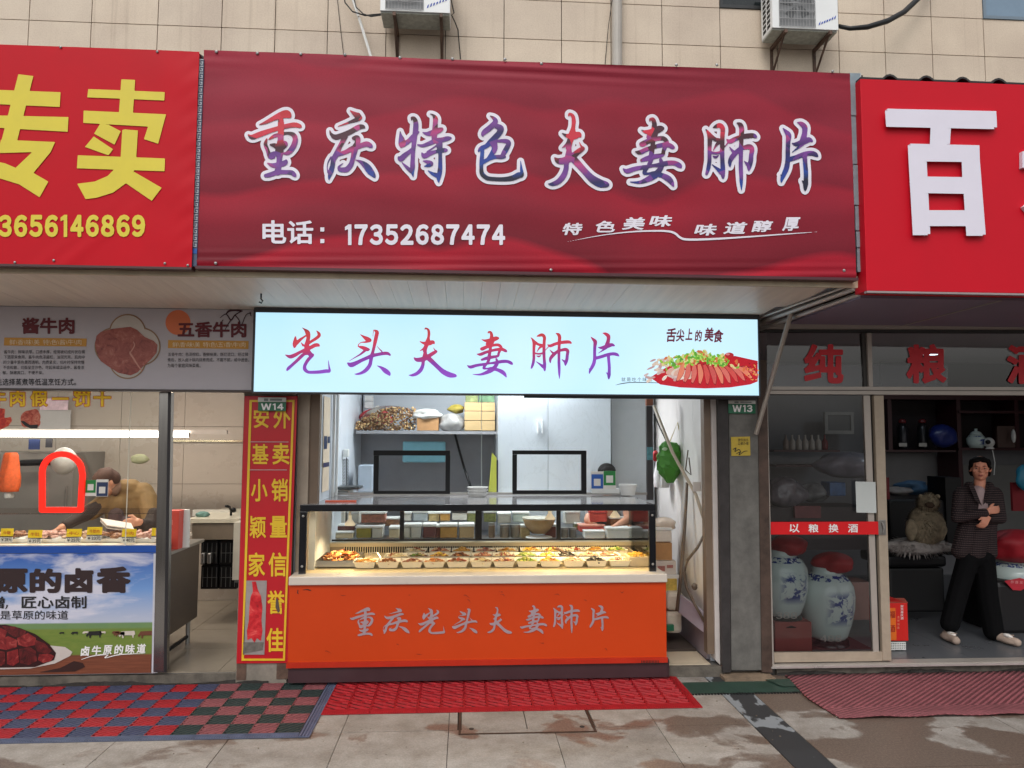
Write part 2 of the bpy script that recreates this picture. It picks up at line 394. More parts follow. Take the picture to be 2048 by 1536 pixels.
_b('肺', 1390, 230, 9.04, [
 [(170,285,6),(210,340,26),(245,420,45),(240,560,38),(238,700,36),(238,850,36),(220,980,36),(190,1080,26),(180,1100,13)],
 [(310,255,13),(370,230,36),(430,220,42),(475,280,42),(470,400,40),(465,550,40),(465,700,40),(470,850,38),(480,1000,42),(480,1130,32),(485,1175,8)],
 [(260,410,40),(340,470,34),(420,500,38),(360,570,24),(305,670,6)],[(250,700,22),(350,720,24),(450,700,26)],[(300,770,8),(350,790,24),(400,760,8)],
 [(285,920,6),(370,990,24),(450,1060,46)],
 [(730,175,8),(790,210,40),(815,280,45),(808,400,42),(805,520,38),(800,640,40),(800,800,36),(800,950,38),(805,1100,36),(808,1250,28),(812,1380,6)],
 [(545,470,8),(600,510,38),(700,465,40),(800,430,40),(920,410,45),(1020,405,42),(1066,430,26)],[(560,540,13),(500,620,8)],
 [(595,610,6),(650,680,24),(680,700,26)],[(780,640,32),(720,700,42),(650,780,46),(610,850,38),(605,920,26),(610,960,8)],
 [(760,650,26),(860,620,38),(950,605,45),(998,650,42),(985,760,40),(978,860,42),(950,960,42),(945,1035,8)],[(860,860,6),(920,920,30)]])
_b('片', 1540, 230, 9.04, [
 [(200,270,6),(250,330,32),(298,400,50),(290,520,42),(285,680,40),(285,850,42),(265,980,46),(220,1090,42),(180,1180,30),(170,1240,12)],[(155,1110,6),(190,1150,26)],
 [(460,165,6),(530,190,38),(590,250,50),(590,350,46),(570,440,52),(540,530,50)],
 [(360,545,6),(440,560,38),(560,520,52),(660,480,46),(718,500,22)],[(540,560,36),(450,640,18),(365,705,6)],
 [(330,830,42),(450,790,42),(580,740,42),(700,720,42),(780,740,40),(828,780,10)],
 [(590,760,42),(600,900,40),(610,1050,40),(610,1180,40),(605,1280,45),(600,1360,28),(600,1395,8)],[(540,1215,6),(580,1260,26)]])
_b('光', 560, 650, 13.96, [
 [(615,65,8),(690,120,32),(760,200,70),(785,320,60),(760,450,60),(740,560,76),(750,660,84)],
 [(425,325,24),(420,420,52),(410,520,70),(400,605,35)],[(450,500,60),(560,400,45),(640,340,30),(710,290,26)],
 [(1010,150,10),(1070,220,42),(1078,290,50),(990,370,46),(880,440,42),(800,500,38)],
 [(150,830,13),(280,880,56),(420,830,56),(560,750,46),(700,690,56),(850,620,56),(960,560,58),(1040,550,52),(1078,570,28)],[(580,480,8),(640,560,36)],
 [(800,780,56),(680,800,46),(600,860,52),(480,980,48),(340,1110,46),(230,1210,48),(192,1265,22)],
 [(760,700,64),(850,830,68),(900,840,46),(800,940,52),(730,1040,50),(680,1150,50),(690,1240,56),(770,1310,46),(900,1320,48),(1100,1310,52),(1280,1285,56),(1368,1280,42),(1355,1150,22),(1335,960,5)]])
_b('头', 685, 650, 13.96, [
 [(490,280,6),(590,350,38),(700,420,70),(755,450,46),(640,490,28),(520,500,13),(445,560,12),(440,610,18)],
 [(480,620,32),(580,650,55),(680,690,55),(735,690,24)],[(620,720,40),(500,820,26),(380,890,17),(180,1010,5)],
 [(890,175,24),(950,225,55),(930,340,56),(900,480,54),(870,620,45),(835,760,45),(800,880,56),(780,1000,52),(750,1120,56),(650,1250,56),(520,1330,42),(400,1360,26),(335,1355,6)],
 [(860,160,10),(845,260,8),(835,360,6)],
 [(150,1060,20),(240,1110,70),(380,1060,60),(520,990,52),(680,920,52),(820,860,56),(960,830,48),(1120,800,50),(1240,800,46),(1305,840,28)],
 [(945,590,5),(1000,660,11),(1080,740,20)],
 [(950,1130,6),(1060,1180,38),(1180,1270,70),(1270,1340,56),(1300,1395,16)]])
def _bbox(st): return (min(x - r for s in st for x, y, r in s), min(y - r for s in st for x, y, r in s), max(x + r for s in st for x, y, r in s), max(y + r for s in st for x, y, r in s))
def brush(parent, ch, box, Y, mat, outline=None, ow=0, off=0, h=1.0, fat=1.0, t0=0, name='letter'):
    st = BR[ch]; a, b, c, d = _bbox(st)
    if box is None: box = (a, b, c, d)
    sx = (box[2] - box[0]) / (c - a); sy = (box[3] - box[1]) / (d - b); sr = (sx + sy) / 2 * fat
    m = ow + 2; f = Field(box[0] - m, box[1] - m, box[2] + m, box[3] + m, h)
    for s in st: f.stroke([(box[0] + (x - a) * sx, box[1] + (y - b) * sy, r * sr) for x, y, r in s], m=m + 1)
    vs, fs = f.cut(0)
    o = obj(name, flat(vs, fs, Y, off=off + (.003 if outline else 0)), mat, parent)
    # printed tint coordinate: down the letter
    uv = o.data.uv_layers.new(name='tint'); zs = [v.co.z for v in o.data.vertices]; lo, hi = min(zs), max(zs)
    xs = [v.co.x for v in o.data.vertices]; xl, xh = min(xs), max(xs)
    for lp in o.data.loops:
        v = o.data.vertices[lp.vertex_index].co; uv.data[lp.index].uv = (t0 + (hi - v.z) / (hi - lo) * .62 + (v.x - xl) / (xh - xl) * .06, (v.x - xl) / (xh - xl))
    if outline:
        vs, fs = f.cut(ow)
        obj(name + '_outline', flat(vs, fs, Y, off=off), outline, o)
    return o
def tint_mat(name, stops, facet=.10, emit=0, rough=.5):
    m = bpy.data.materials.new(name); m.use_nodes = True; t = m.node_tree; p = t.nodes['Principled BSDF']
    uv = t.nodes.new('ShaderNodeUVMap'); uv.uv_map = 'tint'; sp = t.nodes.new('ShaderNodeSeparateXYZ'); t.links.new(uv.outputs[0], sp.inputs[0])
    tc = t.nodes.new('ShaderNodeTexCoord'); vo = t.nodes.new('ShaderNodeTexVoronoi'); vo.inputs['Scale'].default_value = 13
    t.links.new(tc.outputs['Object'], vo.inputs['Vector'])
    s2 = t.nodes.new('ShaderNodeSeparateXYZ'); t.links.new(vo.outputs['Color'], s2.inputs[0])
    ma = t.nodes.new('ShaderNodeMath'); ma.operation = 'MULTIPLY_ADD'; ma.inputs[1].default_value = facet * 2
    t.links.new(s2.outputs[0], ma.inputs[0])
    mb_ = t.nodes.new('ShaderNodeMath'); mb_.operation = 'SUBTRACT'; mb_.inputs[1].default_value = facet; t.links.new(sp.outputs[0], mb_.inputs[0])
    t.links.new(mb_.outputs[0], ma.inputs[2])
    c = ramp(t, stops, ma.outputs[0])
    t.links.new(c, p.inputs['Base Color']); p.inputs['Roughness'].default_value = rough
    if emit: t.links.new(c, p.inputs['Emission Color']); p.inputs['Emission Strength'].default_value = emit
    return m
# ------------------------------------------------------------------ shared materials
white_pl = M('white plastic', S(225, 225, 222), .35, var=.03)
black_m = M('black metal', S(13, 13, 16), .45, var=.15, spec=.3)
steel = M('brushed steel', S(165, 163, 160), .32, metal=.9, var=.08, stretch=(1, 1, 12), scale=20)
alu = M('anodised aluminium', S(168, 160, 152), .42, metal=.35, var=.06, scale=12)
alu_beige = M('beige aluminium', S(172, 158, 140), .45, metal=.2, var=.10, scale=9)
gl_clear = glass('window glass'); gl_door = glass('door glass', (.82, .84, .85), 1.9)
red_v = M('red vinyl', S(190, 4, 28), .5, spec=.2, var=.05, scale=2.5)
yel_v = M('yellow vinyl', S(216, 198, 56), .5, var=.04)
dark_gap = M('dark gap', S(40, 36, 34), .9, var=.2)
rust = M('rusty painted steel', S(92, 70, 58), .7, var=.45, scale=14, bump=.4)
paper = M('paper', S(225, 222, 215), .8, var=.04)
carton = M('brown cardboard', S(176, 132, 88), .85, var=.10, scale=14)
ink = M('black print', S(28, 26, 30), .6, var=.05)
white_ink = M('white print', S(235, 233, 232), .5, var=.03)
skin = M('skin', S(196, 140, 112), .5, var=.06, scale=14)
hair_m = M('black hair', S(12, 10, 10), .75, spec=.15, var=.4, scale=60, stretch=(1, 1, .15), bump=.5, bscale=120)

# ------------------------------------------------------------------ pavement
def pave_mat():
    m = bpy.data.materials.new('granite paving'); m.use_nodes = True; t = m.node_tree; p = t.nodes['Principled BSDF']
    g = t.nodes.new('ShaderNodeNewGeometry').outputs['Position']
    oi = t.nodes.new('ShaderNodeObjectInfo').outputs['Random']
    sp = noise(t, g, 75, 8, .85); sp2 = noise(t, g, 5, 6, .7)
    dry = ramp(t, [(.25, S(118, 112, 106)), (.5, S(150, 144, 138)), (.78, S(178, 173, 167))], sp)
    dirt = ramp(t, [(.3, (.62, .59, .56)), (.62, (1, 1, 1))], sp2); dry = mixc(t, 1, dry, dirt, 'MULTIPLY')
    tone = ramp(t, [(0, (.88, .87, .86)), (1, (1.06, 1.05, 1.04))], oi); dry = mixc(t, 1, dry, tone, 'MULTIPLY')
    wet = ramp(t, [(.3, S(62, 48, 40)), (.5, S(102, 87, 77)), (.75, S(150, 132, 118))], sp)
    # puddle outline: noise plus a bias that rises towards the right-hand frontage and the front edge
    sx = t.nodes.new('ShaderNodeSeparateXYZ'); t.links.new(g, sx.inputs[0])
    nb = noise(t, scaled(t, g, (1, 1.5, 1), (3.1, .4, 0)), 1.7, 5, .55, .3)
    mr = t.nodes.new('ShaderNodeMapRange'); t.links.new(sx.outputs[0], mr.inputs[0])
    mr.inputs[1].default_value = .9; mr.inputs[2].default_value = 2.4; mr.inputs[3].default_value = 0; mr.inputs[4].default_value = .14
    my = t.nodes.new('ShaderNodeMapRange'); t.links.new(sx.outputs[1], my.inputs[0])
    my.inputs[1].default_value = 4.5; my.inputs[2].default_value = 4.1; my.inputs[3].default_value = 0; my.inputs[4].default_value = .06
    ad = t.nodes.new('ShaderNodeMath'); t.links.new(nb, ad.inputs[0]); t.links.new(mr.outputs[0], ad.inputs[1])
    a2 = t.nodes.new('ShaderNodeMath'); t.links.new(ad.outputs[0], a2.inputs[0]); t.links.new(my.outputs[0], a2.inputs[1])
    k = ramp(t, [(.585, (0, 0, 0)), (.598, (.55, .55, .55)), (.63, (1, 1, 1))], a2.outputs[0])
    t.links.new(mixc(t, k, dry, wet), p.inputs['Base Color'])
    r = t.nodes.new('ShaderNodeMapRange'); t.links.new(k, r.inputs[0]); r.inputs[3].default_value = .75; r.inputs[4].default_value = .38
    t.links.new(r.outputs[0], p.inputs['Roughness'])
    bp = t.nodes.new('ShaderNodeBump'); bp.inputs['Strength'].default_value = .35; bp.inputs['Distance'].default_value = .002
    t.links.new(sp, bp.inputs['Height']); t.links.new(bp.outputs[0], p.inputs['Normal'])
    return m
pave = pave_mat()
base = obj('ground', MB().box(-60, 60, -60, 60, -.3, -.03), M('ground concrete', S(100, 92, 84), .9, var=.2, scale=3), kind='structure')
pv = obj('pavement', MB().box(-9, 9, -2, 5.6, -.03, -.012), M('paving bed', S(58, 50, 44), .95, var=.3, scale=20), kind='structure')
xs = [-.73 + .645 * k for k in range(-12, 4)] + [1.80]
xs = sorted([x for x in xs if x < 1.75]) + [1.80]
ys = [4.66 - .645 * k for k in range(5, -2, -1)] + [5.61]
hatch = (W(935, 1475, 4.5)[0], 0)
def slab(x0, x1, y0, y1, mat=pave, name='paving_slab'):
    return obj(name, MB().box(x0 + .002, x1 - .002, y0 + .002, y1 - .002, -.012, random.uniform(-.0012, .0008)), mat, pv)
for i in range(len(xs) - 1):
    for j in range(len(ys) - 1):
        if -.1 < (xs[i] + xs[i + 1]) / 2 < .9 and abs((ys[j] + ys[j + 1]) / 2 - 4.98) < .2: continue
        slab(xs[i], xs[i + 1], ys[j], ys[j + 1])
for j in range(len(ys) - 1):
    y0, y1 = ys[j], ys[j + 1]
    if abs((y0 + y1) / 2 - 4.98) < .2:      # the two slabs cut round the hatch
        slab(xs[-4] , -.02 + .0, y0, y1) if False else None
hx0, hx1, hy0, hy1 = -.01, .80, 4.60, 5.24
slab(-.085, hx0 - .02, 4.66, 5.305); slab(hx1 + .02, 1.205, 4.66, 5.305); slab(hx0 - .02, hx1 + .02, hy1 + .02, 5.305)
frame_m = M('hatch frame', S(66, 52, 44), .6, metal=.5, var=.3)
hatch = thing('access_hatch', 'granite-topped access hatch with a dark metal rim set in the paving before the orange counter', 'hatch', ((hx0 + hx1) / 2, (hy0 + hy1) / 2, -.012))
fr = MB(); t_ = .014
for a in ((hx0 - .014, hx1 + .014, hy0 - .014, hy0), (hx0 - .014, hx1 + .014, hy1, hy1 + .014), (hx0 - .014, hx0, hy0, hy1), (hx1, hx1 + .014, hy0, hy1)): fr.box(*a, -.011, .003)
obj('rim', fr, frame_m, hatch)
for a, b in ((hx0 + .004, (hx0 + hx1) / 2 - .003), ((hx0 + hx1) / 2 + .003, hx1 - .004)):
    o = obj('cover_slab', MB().box(a, b, hy0 + .004, hy1 - .004, -.011, .0015), pave, hatch)
    obj('lifting_hole', MB().lathe([(.016, .0), (.016, .003)], (a + .06 if a < .3 else b - .06, hy0 + .07, .0), 12), dark_gap, o)
# dark stone band and the larger wet slabs to its right
bm_ = M('dark granite band', S(50, 50, 52), .5, var=.2, scale=120); t = bm_.node_tree; p = t.nodes['Principled BSDF']; g = t.nodes.new('ShaderNodeNewGeometry').outputs['Position']
t.links.new(mixc(t, ramp(t, [(.54, (0, 0, 0)), (.56, (1, 1, 1))], noise(t, scaled(t, g, (1.6, 1, 1), (2.2, 1.25, 0)), 2.6, 4, .5)), p.inputs['Base Color'].links[0].from_socket, S(132, 136, 140)), p.inputs['Base Color'])
slab(1.803, 2.03, 2.0, 5.6, bm_, 'stone_band')
for j, (y0, y1) in enumerate(((2.1, 4.02), (4.02, 5.6))):
    for x0, x1 in ((2.03, 3.4), (3.4, 5.0), (5.0, 6.6)): slab(x0, x1, y0, y1)

gr_ = MB()
for _ in range(160):
    x_ = random.uniform(-3.2, 3.4); y_ = 5.5 - abs(random.gauss(0, .5)) if random.random() < .5 else random.uniform(3.9, 4.9); s_ = random.uniform(.0015, .005)
    gr_.ball((x_, y_, .001 + s_ * .4), (s_ * random.uniform(.8, 2), s_, s_ * .5), 5, 3, jit=.3)
obj('grit', gr_, M('grit and crumbs', S(130, 116, 100), .9, var=.6, scale=3), label='grit and crumbs scattered on the paving', cat='grit', kind='stuff')
# ------------------------------------------------------------------ shop floors and the step under them
YF = 5.60
step_m = M('grimy concrete step', S(92, 86, 78), .85, var=.45, scale=9, bump=.6, bscale=40)
flr = obj('shop_floor', MB().box(-7, 7.5, YF + .02, 10, -.02, .072), M('floor screed', S(96, 94, 92), .5, var=.1), kind='structure')
obj('step_edge', MB().box(-7, -1.63, YF, YF + .02, -.02, .070).box(1.44, 1.95, YF - .03, YF + .02, -.02, .074).box(2.36, 7.5, YF - .02, YF + .02, -.02, .055), step_m, flr)
gutter = MB()
for xa_, xb_ in ((-7, -1.4), (2.36, 7.2)):
    n_ = 160; ys_ = [YF - .018 - .03 * abs(math.sin(k * .37) * math.sin(k * .083 + 1)) - random.uniform(0, .012) for k in range(n_ + 1)]; zs_ = [.018 + .012 * math.sin(k * .21) + random.uniform(-.004, .004) for k in range(n_ + 1)]
    for k in range(n_):
        a, b = xa_ + (xb_ - xa_) * k / n_, xa_ + (xb_ - xa_) * (k + 1) / n_
        gutter.add([(a, ys_[k], .0005), (b, ys_[k + 1], .0005), (b, YF - .022 if xa_ > 0 else YF - .001, zs_[k + 1]), (a, YF - .022 if xa_ > 0 else YF - .001, zs_[k])], [(0, 1, 2, 3)])
obj('dirt_line', gutter, M('wet grime', S(34, 29, 26), .8, var=.5, scale=20, bump=.8), flr, kind='stuff')
tile_l = M('polished beige floor tile', S(140, 130, 116), .18, var=.06, scale=4)
for i in range(8):
    for j in range(5):
        x = -4.4 + i * .6 - .37; y = YF + .022 + j * .6
        if x > -1.7: continue
        obj('floor_tile', MB().box(x + .002, min(x + .598, -1.64), y + .002, y + .598, .072, .080), tile_l, flr)
tile_m = M('cream floor tile', S(196, 182, 158), .35, var=.1, scale=6)
for i in range(10):
    for j in range(5):
        x = -1.13 + i * .3; y = YF + .022 + j * .3
        if y < 6.9 and x < 1.87: obj('floor_tile', MB().box(x + .0015, min(x + .2985, 1.865), y + .0015, y + .2985, .072, .080), tile_m, flr)
tile_r = M('dark grey floor tile', S(92, 94, 98), .3, var=.12, scale=3)
for i in range(5):
    for j in range(5):
        x = 2.36 + i * .8; y = YF + .022 + j * .8
        obj('floor_tile', MB().box(x + .001, x + .799, y + .001, y + .799, .072, .080), tile_r, flr)

# ------------------------------------------------------------------ interior walls, ceilings
wall_w = M('white wall panel', S(205, 212, 220), .35, var=.04, scale=3)
wall_l = M('warm grey tile', S(164, 152, 140), .28, var=.025, scale=3)
wall_d = M('grey plaster', S(120, 120, 124), .7, var=.1, scale=3)
def wallobj(name, label, mb, m): return obj(name, mb, m, label=label, cat='wall')
wl = wallobj('back_wall', 'warm grey tiled back wall of the beef stall', MB().box(-7, -1.66, 8.02, 8.1, .07, 2.75), dark_gap)
for i in range(7):
    for j in range(5):
        x = -6.2 + i * .65; z = .08 + j * .6
        obj('wall_tile', MB().box(x + .002, min(x + .648, -1.66), 8.006 - .003 * random.random(), 8.02, z + .002, min(z + .598, 2.74)), wall_l, wl)
wallobj('partition_wall', 'partition behind the red and yellow vertical banner', MB().box(-1.66, -1.12, 5.72, 8.1, .07, 2.75), wall_w)
wallobj('back_wall', 'pale blue-white back wall behind the cold-dish counter', MB().box(-1.12, 1.87, 8.2, 8.3, .07, 2.75), wall_w)
pr = wallobj('partition_wall', 'white panelled side wall with the green bag hanging on it', MB().box(1.90, 2.05, 5.72, 8.3, .07, 2.75), wall_w)
wpan = M('white wall board', S(214, 210, 206), .4, var=.05, scale=4)
for a, b in ((5.74, 6.05), (6.05, 6.5), (6.5, 7.1), (7.1, 8.2)): obj('wall_board', MB().box(1.885, 1.898, a + .002, b - .002, .30, 2.74), wpan, pr)
obj('skirting', MB().box(1.875, 1.898, 5.74, 8.2, .08, .29), M('grey plinth', S(150, 142, 150), .5, var=.1), pr)
wallobj('partition_wall', 'brown-red side wall inside the liquor shop', MB().box(2.20, 2.34, 5.75, 9.2, .07, 2.75), M('brown-red board', S(118, 62, 58), .6, var=.1))
wallobj('back_wall', 'grey back wall of the dim liquor shop', MB().box(2.2, 7.5, 9.1, 9.2, .07, 2.75), wall_d)
ceil = obj('ceiling', MB().box(-7, 7.5, YF + .05, 9.3, 2.75, 2.85), M('white ceiling', S(205, 205, 205), .7, var=.03), kind='structure')
obj('side_wall', MB().box(-7.1, -7, YF, 9.2, 0, 2.75).box(7.5, 7.6, YF, 9.2, 0, 2.75), wall_d, kind='structure')
obj('roof_deck', MB().box(-7, 7.5, 4.6, 7.18, 3.85, 3.9).box(-7, 7.5, 9.2, 9.3, 0, 3.9), M('roof sheet', S(60, 60, 64), .6), kind='structure')

# ------------------------------------------------------------------ tiled facade above
YW = 7.2
def tile_mat():
    m = bpy.data.materials.new('beige facade tile'); m.use_nodes = True; t = m.node_tree; p = t.nodes['Principled BSDF']
    g = t.nodes.new('ShaderNodeNewGeometry').outputs['Position']; oi = t.nodes.new('ShaderNodeObjectInfo').outputs['Random']
    c = ramp(t, [(.25, S(186, 168, 148)), (.5, S(214, 198, 180)), (.75, S(230, 216, 200))], noise(t, g, 70, 4, .85))
    c = mixc(t, 1, c, ramp(t, [(0, (.93, .93, .93)), (1, (1.04, 1.03, 1.0))], oi), 'MULTIPLY')
    st = noise(t, scaled(t, g, (16, 1, .35)), 1.0, 4, .7); big = noise(t, scaled(t, g, (.9, 1, .5)), 1.0, 3)
    k = mixc(t, 1, ramp(t, [(.54, (0, 0, 0)), (.85, (.8, .8, .8))], st), ramp(t, [(.45, (0, 0, 0)), (.62, (1, 1, 1))], big), 'MULTIPLY')
    c = mixc(t, k, c, S(150, 128, 106)); c = mixc(t, .35, c, ramp(t, [(.35, S(165, 145, 128)), (.6, S(214, 198, 176))], noise(t, g, 1.1, 4)))
    t.links.new(c, p.inputs['Base Color']); p.inputs['Roughness'].default_value = .6
    return m
tm = tile_mat()
z0 = W(1024, 77, YW)[1]; th = .412
xpx = [57, 182, 315, 443, 550, 655, 772, 891, 1008, 1123, 1222, 1324, 1440, 1554, 1677, 1769, 1863, 1967]
xj = [W(p, 60, YW)[0] for p in xpx]
xj = [xj[0] - .58 * k for k in range(4, 0, -1)] + xj + [xj[-1] + .55 * k for k in range(1, 5)]
fw = obj('tiled_wall', MB().box(xj[0] - .2, xj[-1] + .2, YW + .02, YW + .25, 2.86, z0 + 3 * th + .2), M('tile joint', S(70, 62, 54), .9, var=.2), label='beige tiled upper wall of the building above the shop signs', cat='wall')
wxi = xj.index(W(1967, 60, YW)[0]); dxi = xj.index(W(1440, 60, YW)[0])
for i in range(len(xj) - 1):
    for j in range(-3, 3):
        za = z0 + j * th; zb = za + th; 
        if j == 1 and i in (wxi, dxi): continue
        if j == 2 and i in (wxi, dxi): continue
        obj('wall_tile', MB().box(xj[i] + .004, xj[i + 1] - .004, YW, YW + .018, za + .004, zb - .004), tm, fw)
def upwin(i, name, frame, pane, zoff):
    a, b = xj[i], xj[i + 1]; za = z0 + th + zoff; zb = z0 + 3 * th
    if zoff > 0: obj('wall_tile', MB().box(a + .004, b - .004, YW, YW + .018, z0 + th + .004, za - .004), tm, fw)
    fo = obj('window', MB().box(a, b, YW - .012, YW + .02, za, za + .035).box(a, a + .03, YW - .012, YW + .02, za + .035, zb).box(b - .03, b, YW - .012, YW + .02, za + .035, zb), frame, fw, label=name)
    obj('pane', MB().box(a + .03, b - .03, YW + .0, YW + .008, za + .035, zb), pane, fo)
upwin(wxi, 'blue-grey window at the right end', M('blue-grey frame', S(112, 128, 142), .4, var=.05), M('blue-grey pane', S(120, 142, 162), .2, var=.06), 0.0)
upwin(dxi, 'dark window partly behind the right air conditioner', M('dark frame', S(40, 42, 44), .4, var=.05), M('dark pane', S(28, 34, 36), .15, var=.1), .0)

# ------------------------------------------------------------------ air conditioners, pipes, cables
ac_w = M('air conditioner enamel', S(232, 234, 234), .35, var=.03)
ac_dirty = M('weathered base pan', S(180, 184, 176), .6, var=.25, scale=18)
grl = M('grey grille wire', S(150, 150, 150), .4, var=.05); fan_m = M('fan blades', S(90, 92, 94), .5, var=.2); blue_v = M('blue print', S(30, 70, 170), .4, var=.05)
def ac(name_label, x0, x1, zb, Yf, g0, g1, round_):
    hgt = .54; Yb = 7.12; t = thing('air_conditioner', name_label, 'air conditioner', ((x0 + x1) / 2, (Yf + Yb) / 2, zb), 'outdoor air conditioning units on the tiled wall')
    zt = zb + hgt
    obj('casing', MB().box(x0, x1, Yf + .012, Yb, zb + .012, zt), ac_w, t, bevel=.008)
    obj('base_pan', MB().box(x0 + .006, x1 - .006, Yf + .02, Yb - .006, zb, zb + .011), ac_dirty, t)
    fz0, fz1 = zb + .03, zt - .03
    # front face with the fan opening
    f = MB(); f.box(x0 + .002, g0, Yf, Yf + .011, zb + .014, zt - .002).box(g1, x1 - .002, Yf, Yf + .011, zb + .014, zt - .002).box(g0, g1, Yf, Yf + .011, zb + .014, fz0).box(g0, g1, Yf, Yf + .011, fz1, zt - .002)
    obj('front_panel', f, ac_w, t); obj('grille_backing', MB().box(g0 + .001, g1 - .001, Yf + .0107, Yf + .0117, fz0 + .001, fz1 - .001), M('grey fan recess', S(126, 128, 130), .6, var=.1), t)
    cx, cz = (g0 + g1) / 2, (fz0 + fz1) / 2; r = min(g1 - g0, fz1 - fz0) / 2 - .01
    fan = MB()
    for k in range(5):
        a = k * 2 * math.pi / 5 + .3; pts = [(cx + r * .2 * math.cos(a), cz + r * .2 * math.sin(a)), (cx + r * .9 * math.cos(a - .25), cz + r * .9 * math.sin(a - .25)), (cx + r * .95 * math.cos(a + .35), cz + r * .95 * math.sin(a + .35)), (cx + r * .3 * math.cos(a + .7), cz + r * .3 * math.sin(a + .7))]
        fan.prism(pts, Yf + .008, Yf + .0105)
    obj('fan', fan, fan_m, t)
    g = MB(); n = 12
    for k in range(n + 1):
        x = g0 + (g1 - g0) * k / n; z = fz0 + (fz1 - fz0) * k / n
        g.box(x - .0018, x + .0018, Yf - .006, Yf - .003, fz0, fz1)
    for k in range(7):
        z = fz0 + (fz1 - fz0) * k / 6; g.box(g0, g1, Yf - .010, Yf - .0065, z - .003, z + .003)
    if round_:
        for k in range(30):
            a, b = 2 * math.pi * k / 30, 2 * math.pi * (k + 1) / 30
            g.tube([(cx + r * math.cos(a), Yf - .008, cz + r * math.sin(a)), (cx + r * math.cos(b), Yf - .008, cz + r * math.sin(b))], .004, 4)
    obj('fan_grille', g, grl, t)
    lg = MB(); xa = g1 + .03; ln = x1 - .02 - xa
    for k in range(7):
        u = xa + ln * (k + .1) / 7; s_ = .25 * (u - xa); lg.prism([(u, zb + .05 + s_ * 1.8), (u + .014, zb + .05 + s_ * 1.8 + .010), (u + .020, zb + .05 + s_ * 1.8 + random.uniform(.03, .045)), (u + .004, zb + .05 + s_ * 1.8 + .022)], Yf - .004, Yf - .001)
    obj('logo_print', lg, blue_v, t)
    vent = MB()
    for k in range(9):
        for q in range(2):
            y = Yf + .05 + q * .1; z = zb + .05 + k * .052
            vent.box(x0 - .002, x0 - .0002, y, y + .07, z, z + .035)
    obj('side_vent', vent, dark_gap, t)
    for x in (x0 + .12, x1 - .10):
        b = MB(); b.box(x, x + .03, Yf - .01, YW, zb - .035, zb - .002)
        b.tube([(x + .015, Yf + .03, zb - .02), (x + .015, YW - .005, zb - .30)], .012, 6)
        b.box(x, x + .03, YW - .012, YW - .001, zb - .38, zb - .02)
        obj('bracket', b, rust, t)
    return t
xa, _ = W(760, 20, 6.83); xb, _ = W(900, 20, 6.83); za = W(830, 26, 6.83)[1]
ac('left air conditioner above the maroon banner, with a round fan grille', xa, xb, za, 6.83, W(771, 10, 6.83)[0], W(847, 10, 6.83)[0], True)
xa2, _ = W(1544, 20, 6.85); xb2, _ = W(1676, 20, 6.85); za2 = W(1610, 60, 6.85)[1]
ac('right air conditioner with a black hose coming out of its right side', xa2, xb2, za2, 6.85, W(1558, 20, 6.85)[0], W(1630, 20, 6.85)[0], False)
pl = M('grey drain plastic', S(178, 172, 164), .5, var=.08)
tp = MB().tube([P(1234, 300, 7.12), P(1234, -110, 7.12)], .052, 14); obj('downpipe', tp, pl, label='thick beige-grey downpipe running up the tiled wall', cat='pipe', smooth=False)
obj('drain_hose', MB().tube([P(698, -60, 7.15), P(706, 0, 7.1), P(717, 33, 7.08)], .014, 8).tube([P(718, 36, 7.08), P(747, 130, 7.05)], .014, 8), white_pl, label='thin white drain hose running down behind the maroon banner', cat='hose')
cb = M('black cable', S(24, 24, 26), .5, var=.1)
obj('cable', MB().tube([P(684, -40, 7.1), P(690, 5, 7.08), P(705, 23, 7.05), P(730, 31, 7.0), P(762, 28, 6.95)], .007, 6).tube([P(702, -30, 7.1), P(712, 14, 7.08), P(727, 28, 7.0), P(742, 33, 6.97), P(762, 30, 6.95)], .006, 6), cb, label='pair of thin black cables looping into the left air conditioner', cat='cable')
obj('cable', MB().tube([P(672, -30, 7.19), P(678, 30, 7.19), P(688, 118, 7.19)], .003, 5), cb, label='hair-thin wire hanging down the wall left of the white drain hose', cat='cable')
obj('cable', MB().tube([P(900, -10, 7.0), P(908, 26, 7.0), P(903, 30, 7.0), P(909, 42, 7.05), P(916, 60, 7.19), P(921, 118, 7.19)], .006, 5), cb, label='black wire hanging from the right side of the left air conditioner', cat='cable')
obj('refrigerant_hose', MB().tube([P(1676, 52, 6.95), P(1700, 57, 6.9), P(1735, 54, 6.9), P(1775, 42, 6.95), P(1808, 24, 7.0), P(1842, -8, 7.05), P(1870, -50, 7.1)], [.02, .022, .026, .028, .028, .028, .028], 10), cb, smooth=True, label='thick black insulated hose curving up from the right air conditioner', cat='hose')
obj('cable', MB().tube([P(1232, -60, 7.05), P(1216, 60, 7.16), P(1210, 128, 7.19)], .0035, 5), cb, label='thin wire slanting down beside the downpipe', cat='cable')

